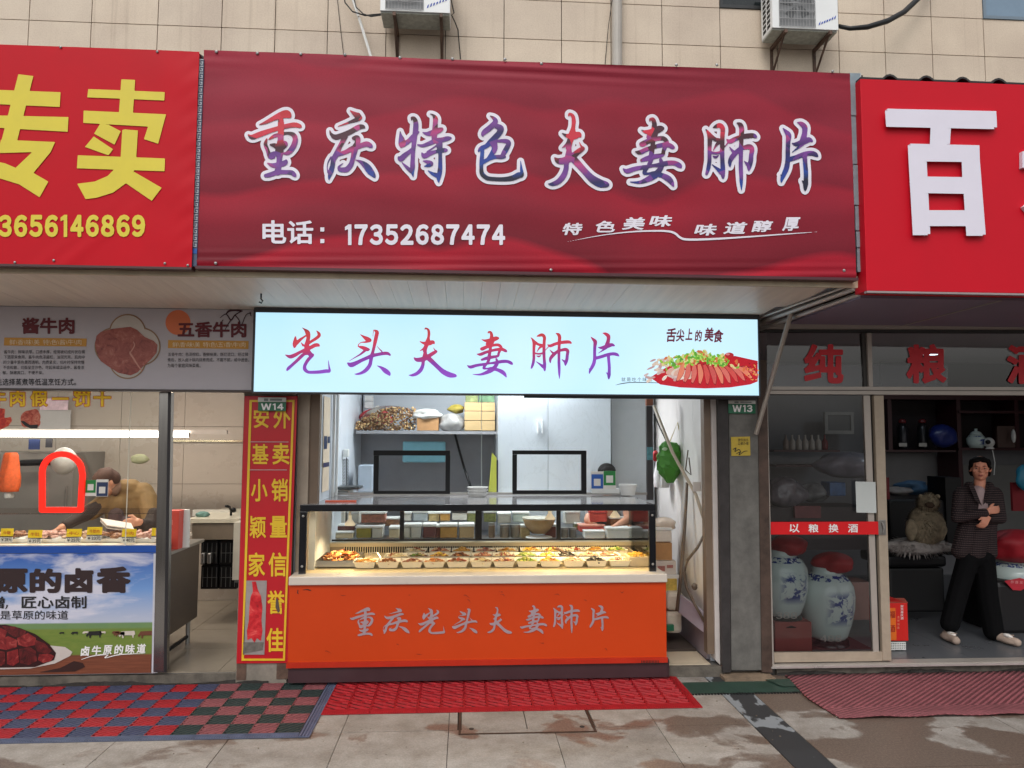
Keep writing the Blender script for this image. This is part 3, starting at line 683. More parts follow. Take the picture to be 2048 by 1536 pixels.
# ------------------------------------------------------------------ canopy soffit
ZS0, ZS1 = 2.765, 2.70
sof = obj('canopy_soffit', MB().box(-6, 2.5, 4.47, 5.72, 2.80, 2.83), wall_w, label='pale plank soffit under the signs, lit by the light box', cat='canopy')
sm = M('cream soffit plank', S(222, 214, 200), .45, var=.08, scale=2, stretch=(9, .6, 1))
y0, y1 = 4.46, 5.6
x = -5.8
while x < 2.46:
    x2 = min(x + .118, 2.46); f = lambda X: X - (.24 if X > 2.3 else 0)
    e0, e1 = x + .0008, x2 - .0006
    d = random.uniform(0, .0012)
    sl_ = (2.46 - .24)
    yy = y1 if x2 <= 2.25 else y0 + (y1 - y0) * (2.46 - x2) / .24 + .12
    obj('plank', MB().add([(e0, y0, ZS0 - d), (e1, y0, ZS0 - d), (e1, yy, ZS0 + (ZS1 - ZS0) * (yy - y0) / (y1 - y0) - d), (e0, yy, ZS0 + (ZS1 - ZS0) * (yy - y0) / (y1 - y0) - d),
        (e0, y0, ZS0 + .02), (e1, y0, ZS0 + .02), (e1, yy, ZS0 + .0), (e0, yy, ZS0 + .0)], [(0, 1, 2, 3), (7, 6, 5, 4), (0, 4, 5, 1), (1, 5, 6, 2), (2, 6, 7, 3), (3, 7, 4, 0)]), sm, sof)
    x = x2
obj('front_fascia', MB().box(-5.8, 2.46, 4.44, 4.458, 2.725, 2.80), M('cream fascia strip', S(190, 176, 152), .5, var=.15), sof)
obj('edge_trim', MB().tube([(2.47, 4.44, 2.735), (2.24, 5.62, 2.665)], .018, 6).tube([(2.53, 4.40, 2.71), (2.30, 5.62, 2.635)], .016, 6).tube([(2.42, 4.5, 2.75), (2.19, 5.62, 2.685)], .01, 6), alu, sof)
hk = P(522, 598, 5.0); obj('hook', MB().tube([hk + Vector((0, 0, .06)), hk, hk + Vector((.012, 0, -.012)), hk + Vector((.004, 0, -.028)), hk + Vector((-.012, 0, -.02))], .006, 6), black_m, sof)
sofr = obj('canopy_soffit', MB().box(2.5, 7.2, 4.5, 5.66, 2.672, 2.69), M('dusky purple-grey soffit', S(128, 118, 136), .6, var=.08, scale=2), label='dusky plain soffit under the red sign on the right', cat='canopy')
obj('joint_strip', MB().box(3.42, 3.44, 4.5, 5.6, 2.668, 2.672).box(4.6, 4.62, 4.5, 5.6, 2.668, 2.672), alu, sofr)
obj('canopy_strut', MB().tube([Vector((W(1585, 616, 5.15)[0], 5.15, W(1585, 616, 5.15)[1])), P(1512, 868, 5.52)], .017, 6), alu, label='slanting grey steel strut from the canopy edge down to the W13 pillar', cat='strut', bevel=0)
# ------------------------------------------------------------------ shop signs
YB = 4.38
def ban(x, z):       # cloth relief of the maroon banner
    d = .0022 * math.sin(x * 5 + z * 3) + .0012 * math.sin(z * 26 + math.sin(x * 1.3) * 3)
    e = max(0, (z - 3.93) / .16); d += .010 * e * math.sin(z * 95 + x * 1.7) * (.5 + .5 * math.sin(x * 2.1 + .6))
    e = max(0, (2.90 - z) / .13); d += .006 * e * math.sin(z * 120 - x * 3.0)
    return YB - d
def banner_mat():
    m = bpy.data.materials.new('maroon printed banner'); m.use_nodes = True; t = m.node_tree; p = t.nodes['Principled BSDF']
    g = t.nodes.new('ShaderNodeNewGeometry').outputs['Position']
    sp = t.nodes.new('ShaderNodeSeparateXYZ'); t.links.new(g, sp.inputs[0])
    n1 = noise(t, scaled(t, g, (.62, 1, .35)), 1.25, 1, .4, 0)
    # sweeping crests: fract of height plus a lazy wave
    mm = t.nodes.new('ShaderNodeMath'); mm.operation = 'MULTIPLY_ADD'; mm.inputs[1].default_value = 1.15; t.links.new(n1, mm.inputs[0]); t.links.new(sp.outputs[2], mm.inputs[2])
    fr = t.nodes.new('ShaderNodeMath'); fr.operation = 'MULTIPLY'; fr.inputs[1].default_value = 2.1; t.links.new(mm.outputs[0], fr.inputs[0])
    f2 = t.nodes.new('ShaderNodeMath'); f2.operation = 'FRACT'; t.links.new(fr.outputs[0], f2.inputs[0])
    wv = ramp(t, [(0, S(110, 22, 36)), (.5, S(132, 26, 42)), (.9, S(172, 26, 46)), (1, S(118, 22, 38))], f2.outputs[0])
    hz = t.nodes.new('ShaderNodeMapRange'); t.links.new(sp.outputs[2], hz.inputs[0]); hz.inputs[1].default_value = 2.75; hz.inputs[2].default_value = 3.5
    top = ramp(t, [(.3, S(122, 32, 48)), (.7, S(162, 48, 68))], noise(t, scaled(t, g, (.5, 1, 1)), 1.3, 3))  # glare on the upper banner put into its colour, pinker upward
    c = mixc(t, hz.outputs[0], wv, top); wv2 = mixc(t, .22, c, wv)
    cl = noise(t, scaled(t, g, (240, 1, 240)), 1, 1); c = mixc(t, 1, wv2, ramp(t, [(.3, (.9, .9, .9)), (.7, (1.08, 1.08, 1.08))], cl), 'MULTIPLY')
    t.links.new(c, p.inputs['Base Color']); p.inputs['Roughness'].default_value = .5; p.inputs['Specular IOR Level'].default_value = .2
    return m
def cloth(x0, x1, z0, z1, fn, nx=130, nz=90):
    mb = MB(); vs = []; fs = []
    for j in range(nz + 1):
        for i in range(nx + 1):
            x = x0 + (x1 - x0) * i / nx; z = z0 + (z1 - z0) * j / nz; vs.append((x, fn(x, z), z))
    for j in range(nz):
        for i in range(nx):
            a = j * (nx + 1) + i; fs.append((a, a + 1, a + nx + 2, a + nx + 1))
    return mb.add(vs, fs)
bx0, bx1 = W(400, 320, YB)[0], W(1706, 340, YB)[0]; bz0 = W(1024, 543, YB)[1]; bz1 = W(1024, 122, YB)[1]
bn = thing('banner_sign', 'maroon printed banner sign with outlined brush characters and a telephone number', 'sign', ((bx0 + bx1) / 2, YB, bz0))
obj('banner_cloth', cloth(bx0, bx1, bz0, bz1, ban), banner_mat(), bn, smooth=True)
fr = MB().box(bx0 + .004, bx1 - .004, YB + .012, YB + .1, bz0 + .004, bz1 - .004)
obj('frame_box', fr, M('frame inside', S(70, 20, 28), .7), bn)
obj('frame_rail', MB().box(bx0 - .004, bx1 + .01, YB - .008, YB + .06, bz0 - .018, bz0 - .001), M('dark red rail', S(74, 30, 40), .35, var=.1), bn)
sc_m = M('screw head', S(150, 150, 150), .4, metal=.6)
for px, py in ((433, 104), (515, 107), (602, 109), (690, 110), (800, 115), (905, 117), (1010, 119), (1083, 127), (1352, 131), (1433, 131), (1665, 143), (432, 527), (1102, 540), (1688, 541)):
    q = P(px, py, YB); obj('screw', MB().ball((q.x, ban(q.x, q.z) - .004, q.z), (.010, .006, .010), 8, 4), sc_m, bn)
big = tint_mat('brush letter print', [(0, S(190, 26, 40)), (.20, S(206, 36, 66)), (.28, S(60, 14, 34)), (.36, S(74, 18, 46)), (.40, S(186, 60, 124)), (.50, S(92, 46, 130)), (.62, S(122, 60, 150)), (.72, S(36, 30, 86)), (.82, S(28, 46, 140)), (.92, S(14, 66, 156)), (1, S(16, 18, 50))], .14)
ow = M('letter outline print', S(226, 222, 234), .5, var=.02)
for ch, t0 in (('重', 0), ('庆', .12), ('特', .25), ('色', .40), ('夫', 0), ('妻', .1), ('肺', .22), ('片', .38)):
    brush(bn, ch, None, ban, big, ow, 6.6, .004, 1.1, t0=t0, name='brush_letter')
text(bn, '电话', 527, 443, 628, 490, ban, ow, .022, name='lettering', off=.004, res=36)
for cy in (461, 484): obj('colon_dot', flat(*(lambda f: (f.poly([(642, cy - 4), (650, cy - 4), (650, cy + 4), (642, cy + 4)]), f.cut(0))[1])(Field(630, cy - 12, 660, cy + 12, 1)), ban, off=.004), ow, bn)
wide(bn, '17352687474', 688, 451, 1012, 492, ban, ow, .045, off=.004)
for ch, a, b, c, d in (('特', 1124, 448, 1164, 472), ('色', 1190, 444, 1228, 467), ('美', 1242, 437, 1288, 462), ('味', 1296, 433, 1342, 456), ('味', 1386, 450, 1431, 473), ('道', 1444, 446, 1492, 470), ('醇', 1500, 443, 1543, 466), ('厚', 1561, 437, 1597, 464)):
    text(bn, ch, a, b, c, d, ban, ow, .03, shear=.18, name='slogan_letter', off=.004, res=34)
f = Field(1130, 455, 1635, 492, 1); f.stroke([(1135, 485, .3), (1200, 473, .8), (1260, 466, 1.3), (1310, 464, 1.7), (1335, 465, 2), (1348, 469, 2.2), (1358, 477, 2.2), (1372, 481, 2.2), (1420, 480, 2), (1500, 475, 1.5), (1570, 470, 1), (1630, 466, .3)])
obj('swoosh_line', flat(*f.cut(0), ban, off=.004), ow, bn)

# left red banner
YL = 4.36
def lban(x, z):
    d = .0015 * math.sin(x * 3 + z * 2); r = W(397, 320, YL)[0] - x
    e = max(0, 1 - r / .45); d += .003 * e * math.sin(z * 14 + x * 9) * math.sin(z * 5 + 1); e = max(0, 1 - r / .15); d += .0018 * e * math.sin(z * 50 - x * 40)
    k = (z - 2.78) - (x + 2.3) * .9; d += (.004 * math.exp(-(k / .05) ** 2) + .0025 * math.exp(-((k - .12) / .04) ** 2)) * max(0, min(1, (3.3 - z) * 2))
    return YL - d
lx0, lx1 = -4.6, W(391, 320, YL)[0]; lz0 = W(200, 531, YL)[1]; lz1 = W(200, 96, YL)[1]
lb = thing('banner_sign', 'bright red banner sign with large yellow characters above the beef stall', 'sign', (-2.6, YL, lz0))
obj('banner_cloth', cloth(lx0, lx1, lz0, lz1, lban, 120, 70), red_v, lb, smooth=True)
obj('frame_box', MB().box(lx0, lx1 - .004, YL + .014, YL + .1, lz0 + .003, lz1 - .004), M('red frame inside', S(120, 20, 28), .7), lb)
obj('frame_rail', MB().box(lx0, lx1, YL - .004, YL + .06, lz0 - .014, lz0 - .001), M('rail', S(70, 40, 42), .4), lb)
def polys(parent, groups, ox, oy, sc, Y, mat, name, h=1.2, off=.004):
    P_ = [[(ox + x / sc, oy + y / sc) for x, y in g] for g in groups]
    a = min(p[0] for g in P_ for p in g) - 3; b = min(p[1] for g in P_ for p in g) - 3; c = max(p[0] for g in P_ for p in g) + 3; d = max(p[1] for g in P_ for p in g) + 3
    f = Field(a, b, c, d, h)
    for g in P_: f.poly(g)
    return obj(name, flat(*f.cut(0), Y, off=off), mat, parent)
polys(lb, [[(685,455),(760,458),(748,640),(672,640)], [(505,508),(920,524),(918,570),(500,553)], [(480,625),(928,645),(885,805),(808,780),(830,712),(478,692)],
  [(570,697),(615,702),(682,737),(648,810),(537,750)], [(535,765),(640,835),(615,868),(487,822)], [(690,730),(705,727),(775,733),(765,900),(680,900)], [(448,867),(922,885),(920,955),(443,938)],
  [(655,935),(755,950),(730,1005),(640,1070),(550,1098),(490,1105),(445,1022),(540,1010),(610,980)], [(755,958),(905,1045),(850,1115),(708,1018)]], 0, 0, 2.743, lban, yel_v, 'lettering')
polys(lb, [[(125,427),(207,437),(115,800),(12,855),(40,760)], [(-80,508),(355,525),(350,605),(-80,585)], [(-80,648),(398,660),(393,740),(-80,712)],
  [(30,782),(325,795),(300,850),(205,965),(110,935),(200,850),(12,855)], [(-80,890),(0,900),(50,910),(110,935),(205,962),(288,1010),(240,1095),(130,1025),(0,985),(-80,975)]], 0, 0, 2.743, lban, yel_v, 'lettering')
wide(lb, '13656146869', -16, 434, 299, 478, lban, yel_v, .05, off=.004)
for px, py in ((122, 95), (315, 104), (108, 521), (330, 527), (376, 531), (30, 525)):
    q = P(px, py, YL); obj('screw', MB().ball((q.x, lban(q.x, q.z) - .004, q.z), (.008, .005, .008), 8, 4), sc_m, lb)
# narrow strip with a fret pattern between the two banners
YS = 4.374
ks = obj('fret_strip', MB().pbox(390.5, 118, 400.5, 533, YS, .012), M('blue-grey strip', S(72, 84, 110), .5, var=.15, scale=5), label='narrow blue-grey strip with a white fret pattern between the two banners', cat='trim')
fm = MB(); yy = 118
while yy < 492:
    x_ = 391.6 + (324 - yy) * .036
    for a, b, c, d in ((0, 0, 8, 2), (0, 2, 1.6, 11), (1.6, 9.4, 7, 11), (5.4, 5, 7, 9.4), (3.2, 5, 5.4, 6.6)):
        fm.pbox(x_ + a, yy + b, x_ + c, yy + d, YS - .003, .002)
    yy += 13.5
obj('fret_print', fm, M('fret white', S(176, 182, 190), .5), ks, kind='stuff')
obj('end_patch', MB().pbox(385, 497, 394, 507, YS - .003, .002), M('blue patch', S(20, 84, 160), .5), ks)
# corrugated roofing sheets that show above the side signs
cor = M('black corrugated sheet', S(36, 34, 36), .55, var=.2)
def corr(label, x0, x1, Y0, Y1, z, pitch, hh):
    mb = MB(); pr = []; x = x0
    while x < x1: pr += [(x, z), (x + pitch * .62, z), (x + pitch * .72, z + hh * .8), (x + pitch * .80, z + hh), (x + pitch * .88, z + hh * .8), (x + pitch, z)]; x += pitch
    vs = [(a, Y0, b) for a, b in pr] + [(a, Y1, b + .05) for a, b in pr]; n = len(pr)
    mb.add(vs, [(i, i + 1, i + 1 + n, i + n) for i in range(n - 1)]); o = obj('corrugated_roof', mb, cor, label=label, cat='roof')
    s_ = o.modifiers.new('t', 'SOLIDIFY'); s_.thickness = .012; s_.offset = 1
q = W(1740, 160, 4.36); corr('black corrugated roofing edge above the right red sign', W(1718, 156, 4.36)[0], 7, 4.34, 6.4, q[1] - .004, W(1795, 160, 4.36)[0] - W(1722, 160, 4.36)[0], .026)
corr('black corrugated roofing edge peeping over the left red banner', -5.0, W(397, 100, 4.4)[0], 4.41, 6.4, lz1 - .016, W(256, 90, 4.4)[0] - W(165, 90, 4.4)[0], .024)
# galvanised side strip
gs = thing('side_flashing', 'weathered blue-grey sheet-metal strip in pieces between the maroon banner and the right sign', 'flashing', (W(1715, 540, 4.40)[0], 4.40, bz0))
gm = M('weathered blue-grey sheet', S(138, 150, 158), .5, metal=.3, var=.18, scale=10, bump=.3)
yb = [145, 232, 329, 411, 462, 496, 545]
for i in range(6):
    a, b = yb[i], yb[i + 1]; s0 = 1699 + (a - 145) * .045; 
    obj('sheet_piece', MB().pbox(s0, a + 1, s0 + 23, b - 1, 4.40 + .004 * (i % 2), .02), gm, gs, bevel=.002)
obj('edge_strip', MB().pbox(1719, 146, 1725, 330, 4.42, .03).pbox(1726, 331, 1731, 545, 4.42, .03), M('white edge', S(196, 198, 196), .5, var=.2), gs)
obj('gap_backing', MB().pbox(1698, 150, 1732, 560, 4.46, .02), dark_gap, gs)

# right red sign with raised white character
YR = 4.34; rx0 = W(1727, 370, YR)[0]; rz0 = W(1880, 584, YR)[1]; rz1 = W(1880, 163, YR)[1]
rs = thing('fascia_sign', 'flat red fascia sign with a raised white character at the right edge', 'sign', (rx0 + 1.5, YR, rz0))
obj('panel', MB().box(rx0, 6.9, YR, YR + .14, rz0, rz1), M('satin red panel', S(196, 8, 34), .55, spec=.25, var=.04, scale=1.5), rs, bevel=.004)
obj('bottom_edge', MB().box(rx0, 6.9, YR - .003, YR + .03, rz0 - .012, rz0 - .0005), M('pale sign edge', S(150, 140, 142), .5), rs)
wl_ = M('raised white acrylic', S(222, 218, 232), .35, var=.02)
def q4(a, b, c, d): return [W(1450 + x / 2.4766, y / 2.4766, YR) for x, y in (a, b, c, d)]
hz = MB()
for g in (((792,548),(1328,560),(1332,640),(798,628)), ((1018,633),(1105,636),(1100,722),(1014,720)), ((905,720),(1245,728),(1247,802),(909,799)), ((909,799),(985,800),(1003,1165),(930,1165)),
          ((1172,802),(1247,802),(1276,1168),(1195,1168)), ((988,882),(1175,885),(1182,960),(994,957)), ((998,1048),(1187,1048),(1192,1120),(1003,1120))):
    pts = q4(*g); hz.prism(pts[::-1], YR - .028, YR - .001)
rl_ = obj('raised_letter', hz, wl_, rs)
polys(rl_, [((792,548),(1328,560),(1332,640),(798,628)), ((1018,625),(1105,630),(1100,730),(1014,726)), ((905,720),(1245,728),(1276,1168),(1195,1168),(1192,1120),(1005,1120),(1003,1165),(930,1165),(909,799),(985,800),(998,1048),(1187,1048),(1182,960),(994,957),(988,882),(1175,885),(1172,802),(909,799))], 1450, 0, 2.4766, YR - .0282, wl_, 'letter_face', h=1.0, off=.0008)
h2 = MB()
for g in (((1457,758),(1640,760),(1640,838),(1457,838)), ((1500,600),(1560,600),(1560,757),(1500,757)), ((1462,1030),(1500,1000),(1530,1040),(1490,1062)), ((1540,840),(1600,840),(1600,1160),(1540,1160))):
    h2.prism([W(1450 + x / 2.4766, y / 2.4766, YR) for x, y in g][::-1], YR - .028, YR - .001)
obj('raised_letter', h2, wl_, rs, label='white character cut off by the frame edge')

# ------------------------------------------------------------------ light box
YX = 5.40
lt = thing('light_box_sign', 'glowing pale-blue light box sign with brush characters and a dish of sliced meat', 'sign', (W(1015, 790, YX)[0], YX, W(1015, 792, YX)[1]))
def lbmat():
    m = bpy.data.materials.new('backlit film'); m.use_nodes = True; t = m.node_tree; p = t.nodes['Principled BSDF']
    g = t.nodes.new('ShaderNodeNewGeometry').outputs['Position']
    c = ramp(t, [(.3, (.46, .76, .94)), (.7, (.60, .84, .97))], noise(t, g, .9, 2))
    p.inputs['Base Color'].default_value = (.1, .14, .16, 1); t.links.new(c, p.inputs['Emission Color']); p.inputs['Emission Strength'].default_value = .98; p.inputs['Roughness'].default_value = .4
    return m
X0, Z1 = W(512, 626, YX); X1, _ = W(1516, 700, YX); _, Z0 = W(1015, 787, YX); Z1 = W(1015, 632, YX)[1]
obj('lit_face', MB().box(X0, X1, YX, YX + .01, Z0, Z1), lbmat(), lt)
obj('housing', MB().box(X0 - .006, X1 + .006, YX + .012, YX + .14, Z0 - .006, Z1 + .012), M('grey housing', S(84, 88, 94), .5), lt)
obj('frame_trim', MB().box(X0 - .012, X1 + .012, YX - .008, YX + .1, Z1 + .001, Z1 + .034).box(X0 - .012, X0 - .001, YX - .008, YX + .1, Z0, Z1).box(X1 + .001, X1 + .012, YX - .008, YX + .1, Z0, Z1).box(X0 - .012, X1 + .012, YX - .006, YX + .1, Z0 - .012, Z0 - .001), M('dark frame trim', S(62, 62, 66), .45, metal=.3), lt)
obj('under_bar', MB().pbox(1049, 789, 1516, 797, YX + .0, .06), black_m, lt)
lbt = tint_mat('backlit letter print', [(0, S(150, 60, 80)), (.08, S(226, 80, 84)), (.28, S(232, 72, 104)), (.38, S(190, 64, 130)), (.5, S(150, 70, 190)), (.7, S(158, 86, 220)), (1, S(96, 60, 160))], .04, emit=.42)
for ch, b, t0 in (('光', (570, 655, 662, 748), 0), ('头', (694, 659, 782, 752), .05), ('夫', (817, 655, 914, 755), .02), ('妻', (934, 662, 1026, 755), .04), ('肺', (1061, 666, 1144, 758), .08), ('片', (1177, 665, 1239, 759), .25)):
    brush(lt, ch, b, YX - .004, lbt, None, h=.9, fat=.93, t0=t0, name='lit_letter')
rdt = M('dark red backlit print', S(110, 40, 62), .5, emit=.5)
for i, ch in enumerate('舌尖上的美食'):
    dy = (0, 2, 1, 4, -1, 3)[i]; text(lt, ch, 1333 + i * 18.8, 656 + dy, 1333 + i * 18.8 + (20, 17, 14, 15, 19, 20)[i], 684 + dy - (0, 3, 5, 5, 0, 2)[i], YX - .004, rdt, .03, shear=.15, name='motto_letter', res=34)
for i, ch in enumerate('就是吃个味儿'):
    text(lt, ch, 1243 + i * 10.6, 755, 1251 + i * 10.6, 763, YX - .004, ink, 0, name='small_print')
f = Field(1225, 758, 1325, 775, .8); f.stroke([(1231, 770, .3), (1245, 767, .8), (1262, 765, .7), (1290, 765, .7), (1322, 766, .5)]); obj('swoosh_line', flat(*f.cut(0), YX - .004), ink, lt)
# strip lamp lying on top of the box, which lights the soffit
stp = thing('strip_lamp', 'slim strip lamp lying on top of the light box, lighting the soffit', 'lamp', ((X0 + W(1265, 630, YX)[0]) / 2, YX + .06, Z1 + .036))
xa_, xb_ = X0 + .12, W(1265, 630, YX)[0]
obj('tube', MB().box(xa_, xb_, YX + .045, YX + .075, Z1 + .0355, Z1 + .042), M('lit strip', (1, 1, 1), .5, emit=1.5, ec=(.72, .86, 1)), stp)
l = bpy.data.lights.new('strip_light', 'AREA'); l.shape = 'RECTANGLE'; l.size = xb_ - xa_; l.size_y = .02; l.energy = 4.5; l.color = (.62, .82, 1)
o = bpy.data.objects.new('strip_light', l); COL.objects.link(o); o.parent = stp; o.location = (0, 0, .008); o.rotation_euler = (R(180), 0, 0)
# printed dish, layer on layer
dish = MB(); yo = [YX - .0040]
def flatpoly(mb, pts, col):
    yo[0] -= .00004; n = len(pts); v = [(*W(x, y, YX),) for x, y in pts]
    mb.add([(a, yo[0], b) for a, b in v], [tuple(range(n))], col)
def ell(cx, cy, rx, ry, n=18, rot=0, j=0):
    return [(cx + rx * math.cos(a) * math.cos(rot) * (1 + random.uniform(-j, j)) - ry * math.sin(a) * math.sin(rot), cy + rx * math.cos(a) * math.sin(rot) + ry * math.sin(a) * math.cos(rot)) for a in [2 * math.pi * k / n for k in range(n)]]
xr = 1515.5
clipx = lambda pts: [(min(x, xr), y) for x, y in pts]
flatpoly(dish, clipx([(1300, 755), (1320, 769), (1360, 775), (1410, 777), (1460, 775), (1500, 769), (1515, 763), (1515, 722), (1470, 712), (1400, 716), (1340, 730)]), S(196, 26, 44))
for k in range(60):
    x = random.uniform(1290, 1380); y = random.uniform(716, 760) + (1380 - x) * .02; flatpoly(dish, ell(x, y, random.uniform(4, 9), random.uniform(2, 4), 8, random.uniform(-1, .3), .2), random.choice([S(236, 226, 214), S(210, 190, 186), S(226, 206, 190), S(196, 160, 160)]))
for k in range(9):
    x = 1340 + k * 5; flatpoly(dish, ell(x, 742 + k, 10, 5, 10, -.6), random.choice([S(220, 176, 160), S(232, 210, 200)]))
for k in range(12):
    a = k / 11; x = 1362 + a * 140; y = 744 + 6 * math.sin(a * 3.1); tilt = -.35 + a * 1.35
    dx, dy = math.sin(tilt), math.cos(tilt)
    pts = []
    for u in range(13):
        v = u / 12 * math.pi; pts.append((x - dx * 20 + dx * 42 * (u / 12) + dy * 6.5 * math.sin(v), y - dy * 24 + dy * 46 * (u / 12) - dx * 6.5 * math.sin(v)))
    pts += [(x + dx * 20 - 4, y + dy * 20), (x - dx * 20 - 6, y - dy * 22)]
    flatpoly(dish, clipx(pts), S(160, 34, 44)); flatpoly(dish, clipx([(px * .86 + x * .14, py * .86 + y * .14) for px, py in pts]), random.choice([S(222, 116, 106), S(208, 92, 88), S(232, 136, 110), S(214, 84, 80)]))
for k in range(230):
    a = random.gauss(0, 1); x = 1400 + a * 38; y = random.uniform(702, 722) + abs(x - 1400) * .22 + random.gauss(0, 3)
    if 1292 < x < 1500: flatpoly(dish, ell(x, y, random.uniform(2.5, 5.5), random.uniform(1.6, 3.4), 7, random.uniform(0, 3), .35), random.choice([S(120, 190, 60), S(150, 206, 70), S(186, 214, 110), S(226, 214, 150), S(96, 168, 60), S(214, 120, 70)]))
flatpoly(dish, ell(1457, 711, 9, 5.5), S(190, 40, 50)); flatpoly(dish, ell(1454, 709, 4, 2), S(236, 150, 150))
for k in range(40):
    x = random.uniform(1490, 1515); flatpoly(dish, ell(x, random.uniform(724, 762), 1.6, 1.2, 6), random.choice([S(232, 150, 70), S(150, 20, 30), S(240, 190, 120)]))
obj('dish_print', dish, attr_mat('backlit photo print', .5, emit=.6, var=.2, scale=90), lt)

# ------------------------------------------------------------------ left menu board
YM = 5.48
mbm = thing('menu_board', 'grey-white menu board about spiced beef with a quatrefoil meat picture', 'sign', (-2.6, YM, W(250, 780, YM)[1]))
mx1 = W(505, 700, YM)[0]; mz1 = W(250, 616, YM)[1]; mz0 = W(250, 778, YM)[1]
obj('board', MB().box(-4.4, mx1, YM, YM + .08, mz0, mz1), M('lilac-white board', S(188, 184, 192), .5, var=.02), mbm)
obj('board_frame', MB().box(-4.4, mx1 + .012, YM - .006, YM + .09, mz1 + .001, mz1 + .016).box(-4.4, mx1 + .012, YM - .006, YM + .09, mz0 - .016, mz0 - .001).box(mx1 + .001, mx1 + .012, YM - .006, YM + .09, mz0, mz1), M('board frame', S(80, 72, 70), .5, metal=.3), mbm)
dr = M('dark red print', S(98, 18, 34), .5, var=.04); org = M('ochre print', S(206, 150, 60), .5, var=.03); cream = M('cream print', S(238, 222, 190), .5)
text(mbm, '酱牛肉', 44, 635, 149, 668, YM - .004, dr, .035, name='lettering', res=36)
text(mbm, '五香牛肉', 355, 643, 493, 675, YM - .004, dr, .035, name='lettering', res=36)
obj('caption_bar', MB().pbox(8, 676, 173, 692, YM - .003, .002), org, mbm); obj('caption_bar', MB().pbox(336, 681, 497, 697, YM - .003, .002), org, mbm)
text(mbm, '鲜\\香\\味\\美', 19, 679, 79, 689.5, YM - .006, cream, 0, name='caption'); text(mbm, '特\\色\\酱\\牛\\肉', 86, 679, 163, 689.5, YM - .006, cream, 0, name='caption')
text(mbm, '鲜\\香\\味\\美', 345, 684, 400, 694.5, YM - .006, cream, 0, name='caption'); text(mbm, '特\\色\\五\\香\\牛\\肉', 406, 684, 491, 694.5, YM - .006, cream, 0, name='caption')
for i, s in enumerate(('酱牛肉：鲜味浓厚，口感丰厚，经常被切成片状在餐', '下酒菜来食用。酱牛肉色泽酱红，油润光亮，肌肉中', '的少量牛筋色黄而透明。肉质紧实，切片时保持完整', '不会松散，切面呈豆沙色，吃起来咸淡适中，酱香浓')):
    text(mbm, s, 8 - i * .6, 700 + i * 10.4, 170 - i * .6, 707.6 + i * 10.4, YM - .004, ink, 0, name='small_print')
text(mbm, '郁，酥嫩爽口，不硬不柴。', 5, 741.6, 87, 749.2, YM - .004, ink, 0, name='small_print')
text(mbm, '先选择蒸煮等低温烹饪方式。', -8, 757, 152, 771, YM - .004, ink, .008, name='small_print', res=30)
text(mbm, '五香牛肉：色泽棕红，香鲜味美，酥烂适口。经过预', 336, 705, 496, 712.6, YM - .004, ink, 0, name='small_print')
text(mbm, '煮后，放入卤汁锅内烧煮而成，不腥不腻，咸中透香，', 335, 716, 498, 723.6, YM - .004, ink, 0, name='small_print')
text(mbm, '为每个家庭风味菜肴。', 335, 727, 401, 735, YM - .004, ink, 0, name='small_print')
def disc(parent, name, cx, cy, r, Y, mat, pts=None):
    f = Field(cx - r - 3, cy - r - 3, cx + r + 3, cy + r + 3, 1)
    for p_ in (pts or [(cx, cy, r)]): f.seg(p_[:2], (p_[0] + .01, p_[1]), p_[2], p_[2])
    return obj(name, flat(*f.cut(0), Y), mat, parent)
disc(mbm, 'sun_print', 356, 645, 25, YM - .0025, M('orange sun print', S(222, 120, 78), .5, var=.05))
cx, cy = 255, 693; d = 28
lob = [(cx, cy - d, 37), (cx, cy + d, 37), (cx - d, cy, 38), (cx + d, cy, 38), (cx, cy, 42)]
disc(mbm, 'picture_rim', cx, cy, 70, YM - .003, M('bronze rim print', S(150, 118, 88), .5), lob)
disc(mbm, 'picture_ground', cx, cy, 70, YM - .005, M('pale picture ground', S(196, 190, 184), .5), [(a, b, r - 2.6) for a, b, r in lob])
def meat_mat(name, cols, sc=26, rough=.4):
    m = bpy.data.materials.new(name); m.use_nodes = True; t = m.node_tree; p = t.nodes['Principled BSDF']; tc = t.nodes.new('ShaderNodeTexCoord').outputs['Object']
    f1 = noise(t, tc, sc, 6, .7, 1.2); t.links.new(ramp(t, [(.3 + .4 * i / (len(cols) - 1), c) for i, c in enumerate(cols)], f1), p.inputs['Base Color']); p.inputs['Roughness'].default_value = rough
    bp = t.nodes.new('ShaderNodeBump'); bp.inputs['Strength'].default_value = .5; bp.inputs['Distance'].default_value = .004; t.links.new(f1, bp.inputs['Height']); t.links.new(bp.outputs[0], p.inputs['Normal'])
    return m
meat_p = meat_mat('printed beef', [S(92, 36, 34), S(150, 72, 64), S(168, 92, 80), S(190, 130, 116)], 14)
polys(mbm, [[(194, 672), (203, 664), (225, 658), (262, 654), (275, 660), (290, 674), (308, 682), (316, 690), (314, 706), (300, 722), (288, 732), (276, 745), (262, 751), (238, 746), (216, 732), (202, 722), (194, 704), (191, 688)]], 0, 0, 1, YM, meat_p, 'meat_picture', off=.008)
br_ = Field(260, 660, 320, 750, 1); br_.stroke([(232, 676, 1), (245, 690, 1.6), (262, 708, 1.8), (275, 728, 1.4), (285, 742, 1)]); br_.stroke([(262, 705, 1), (270, 692, 1.2), (268, 684, .8)])
obj('sinew_print', flat(*br_.cut(0), YM, off=.010), M('pale sinew print', S(206, 150, 136), .5), mbm)
bf = Field(430, 615, 508, 690, .9)
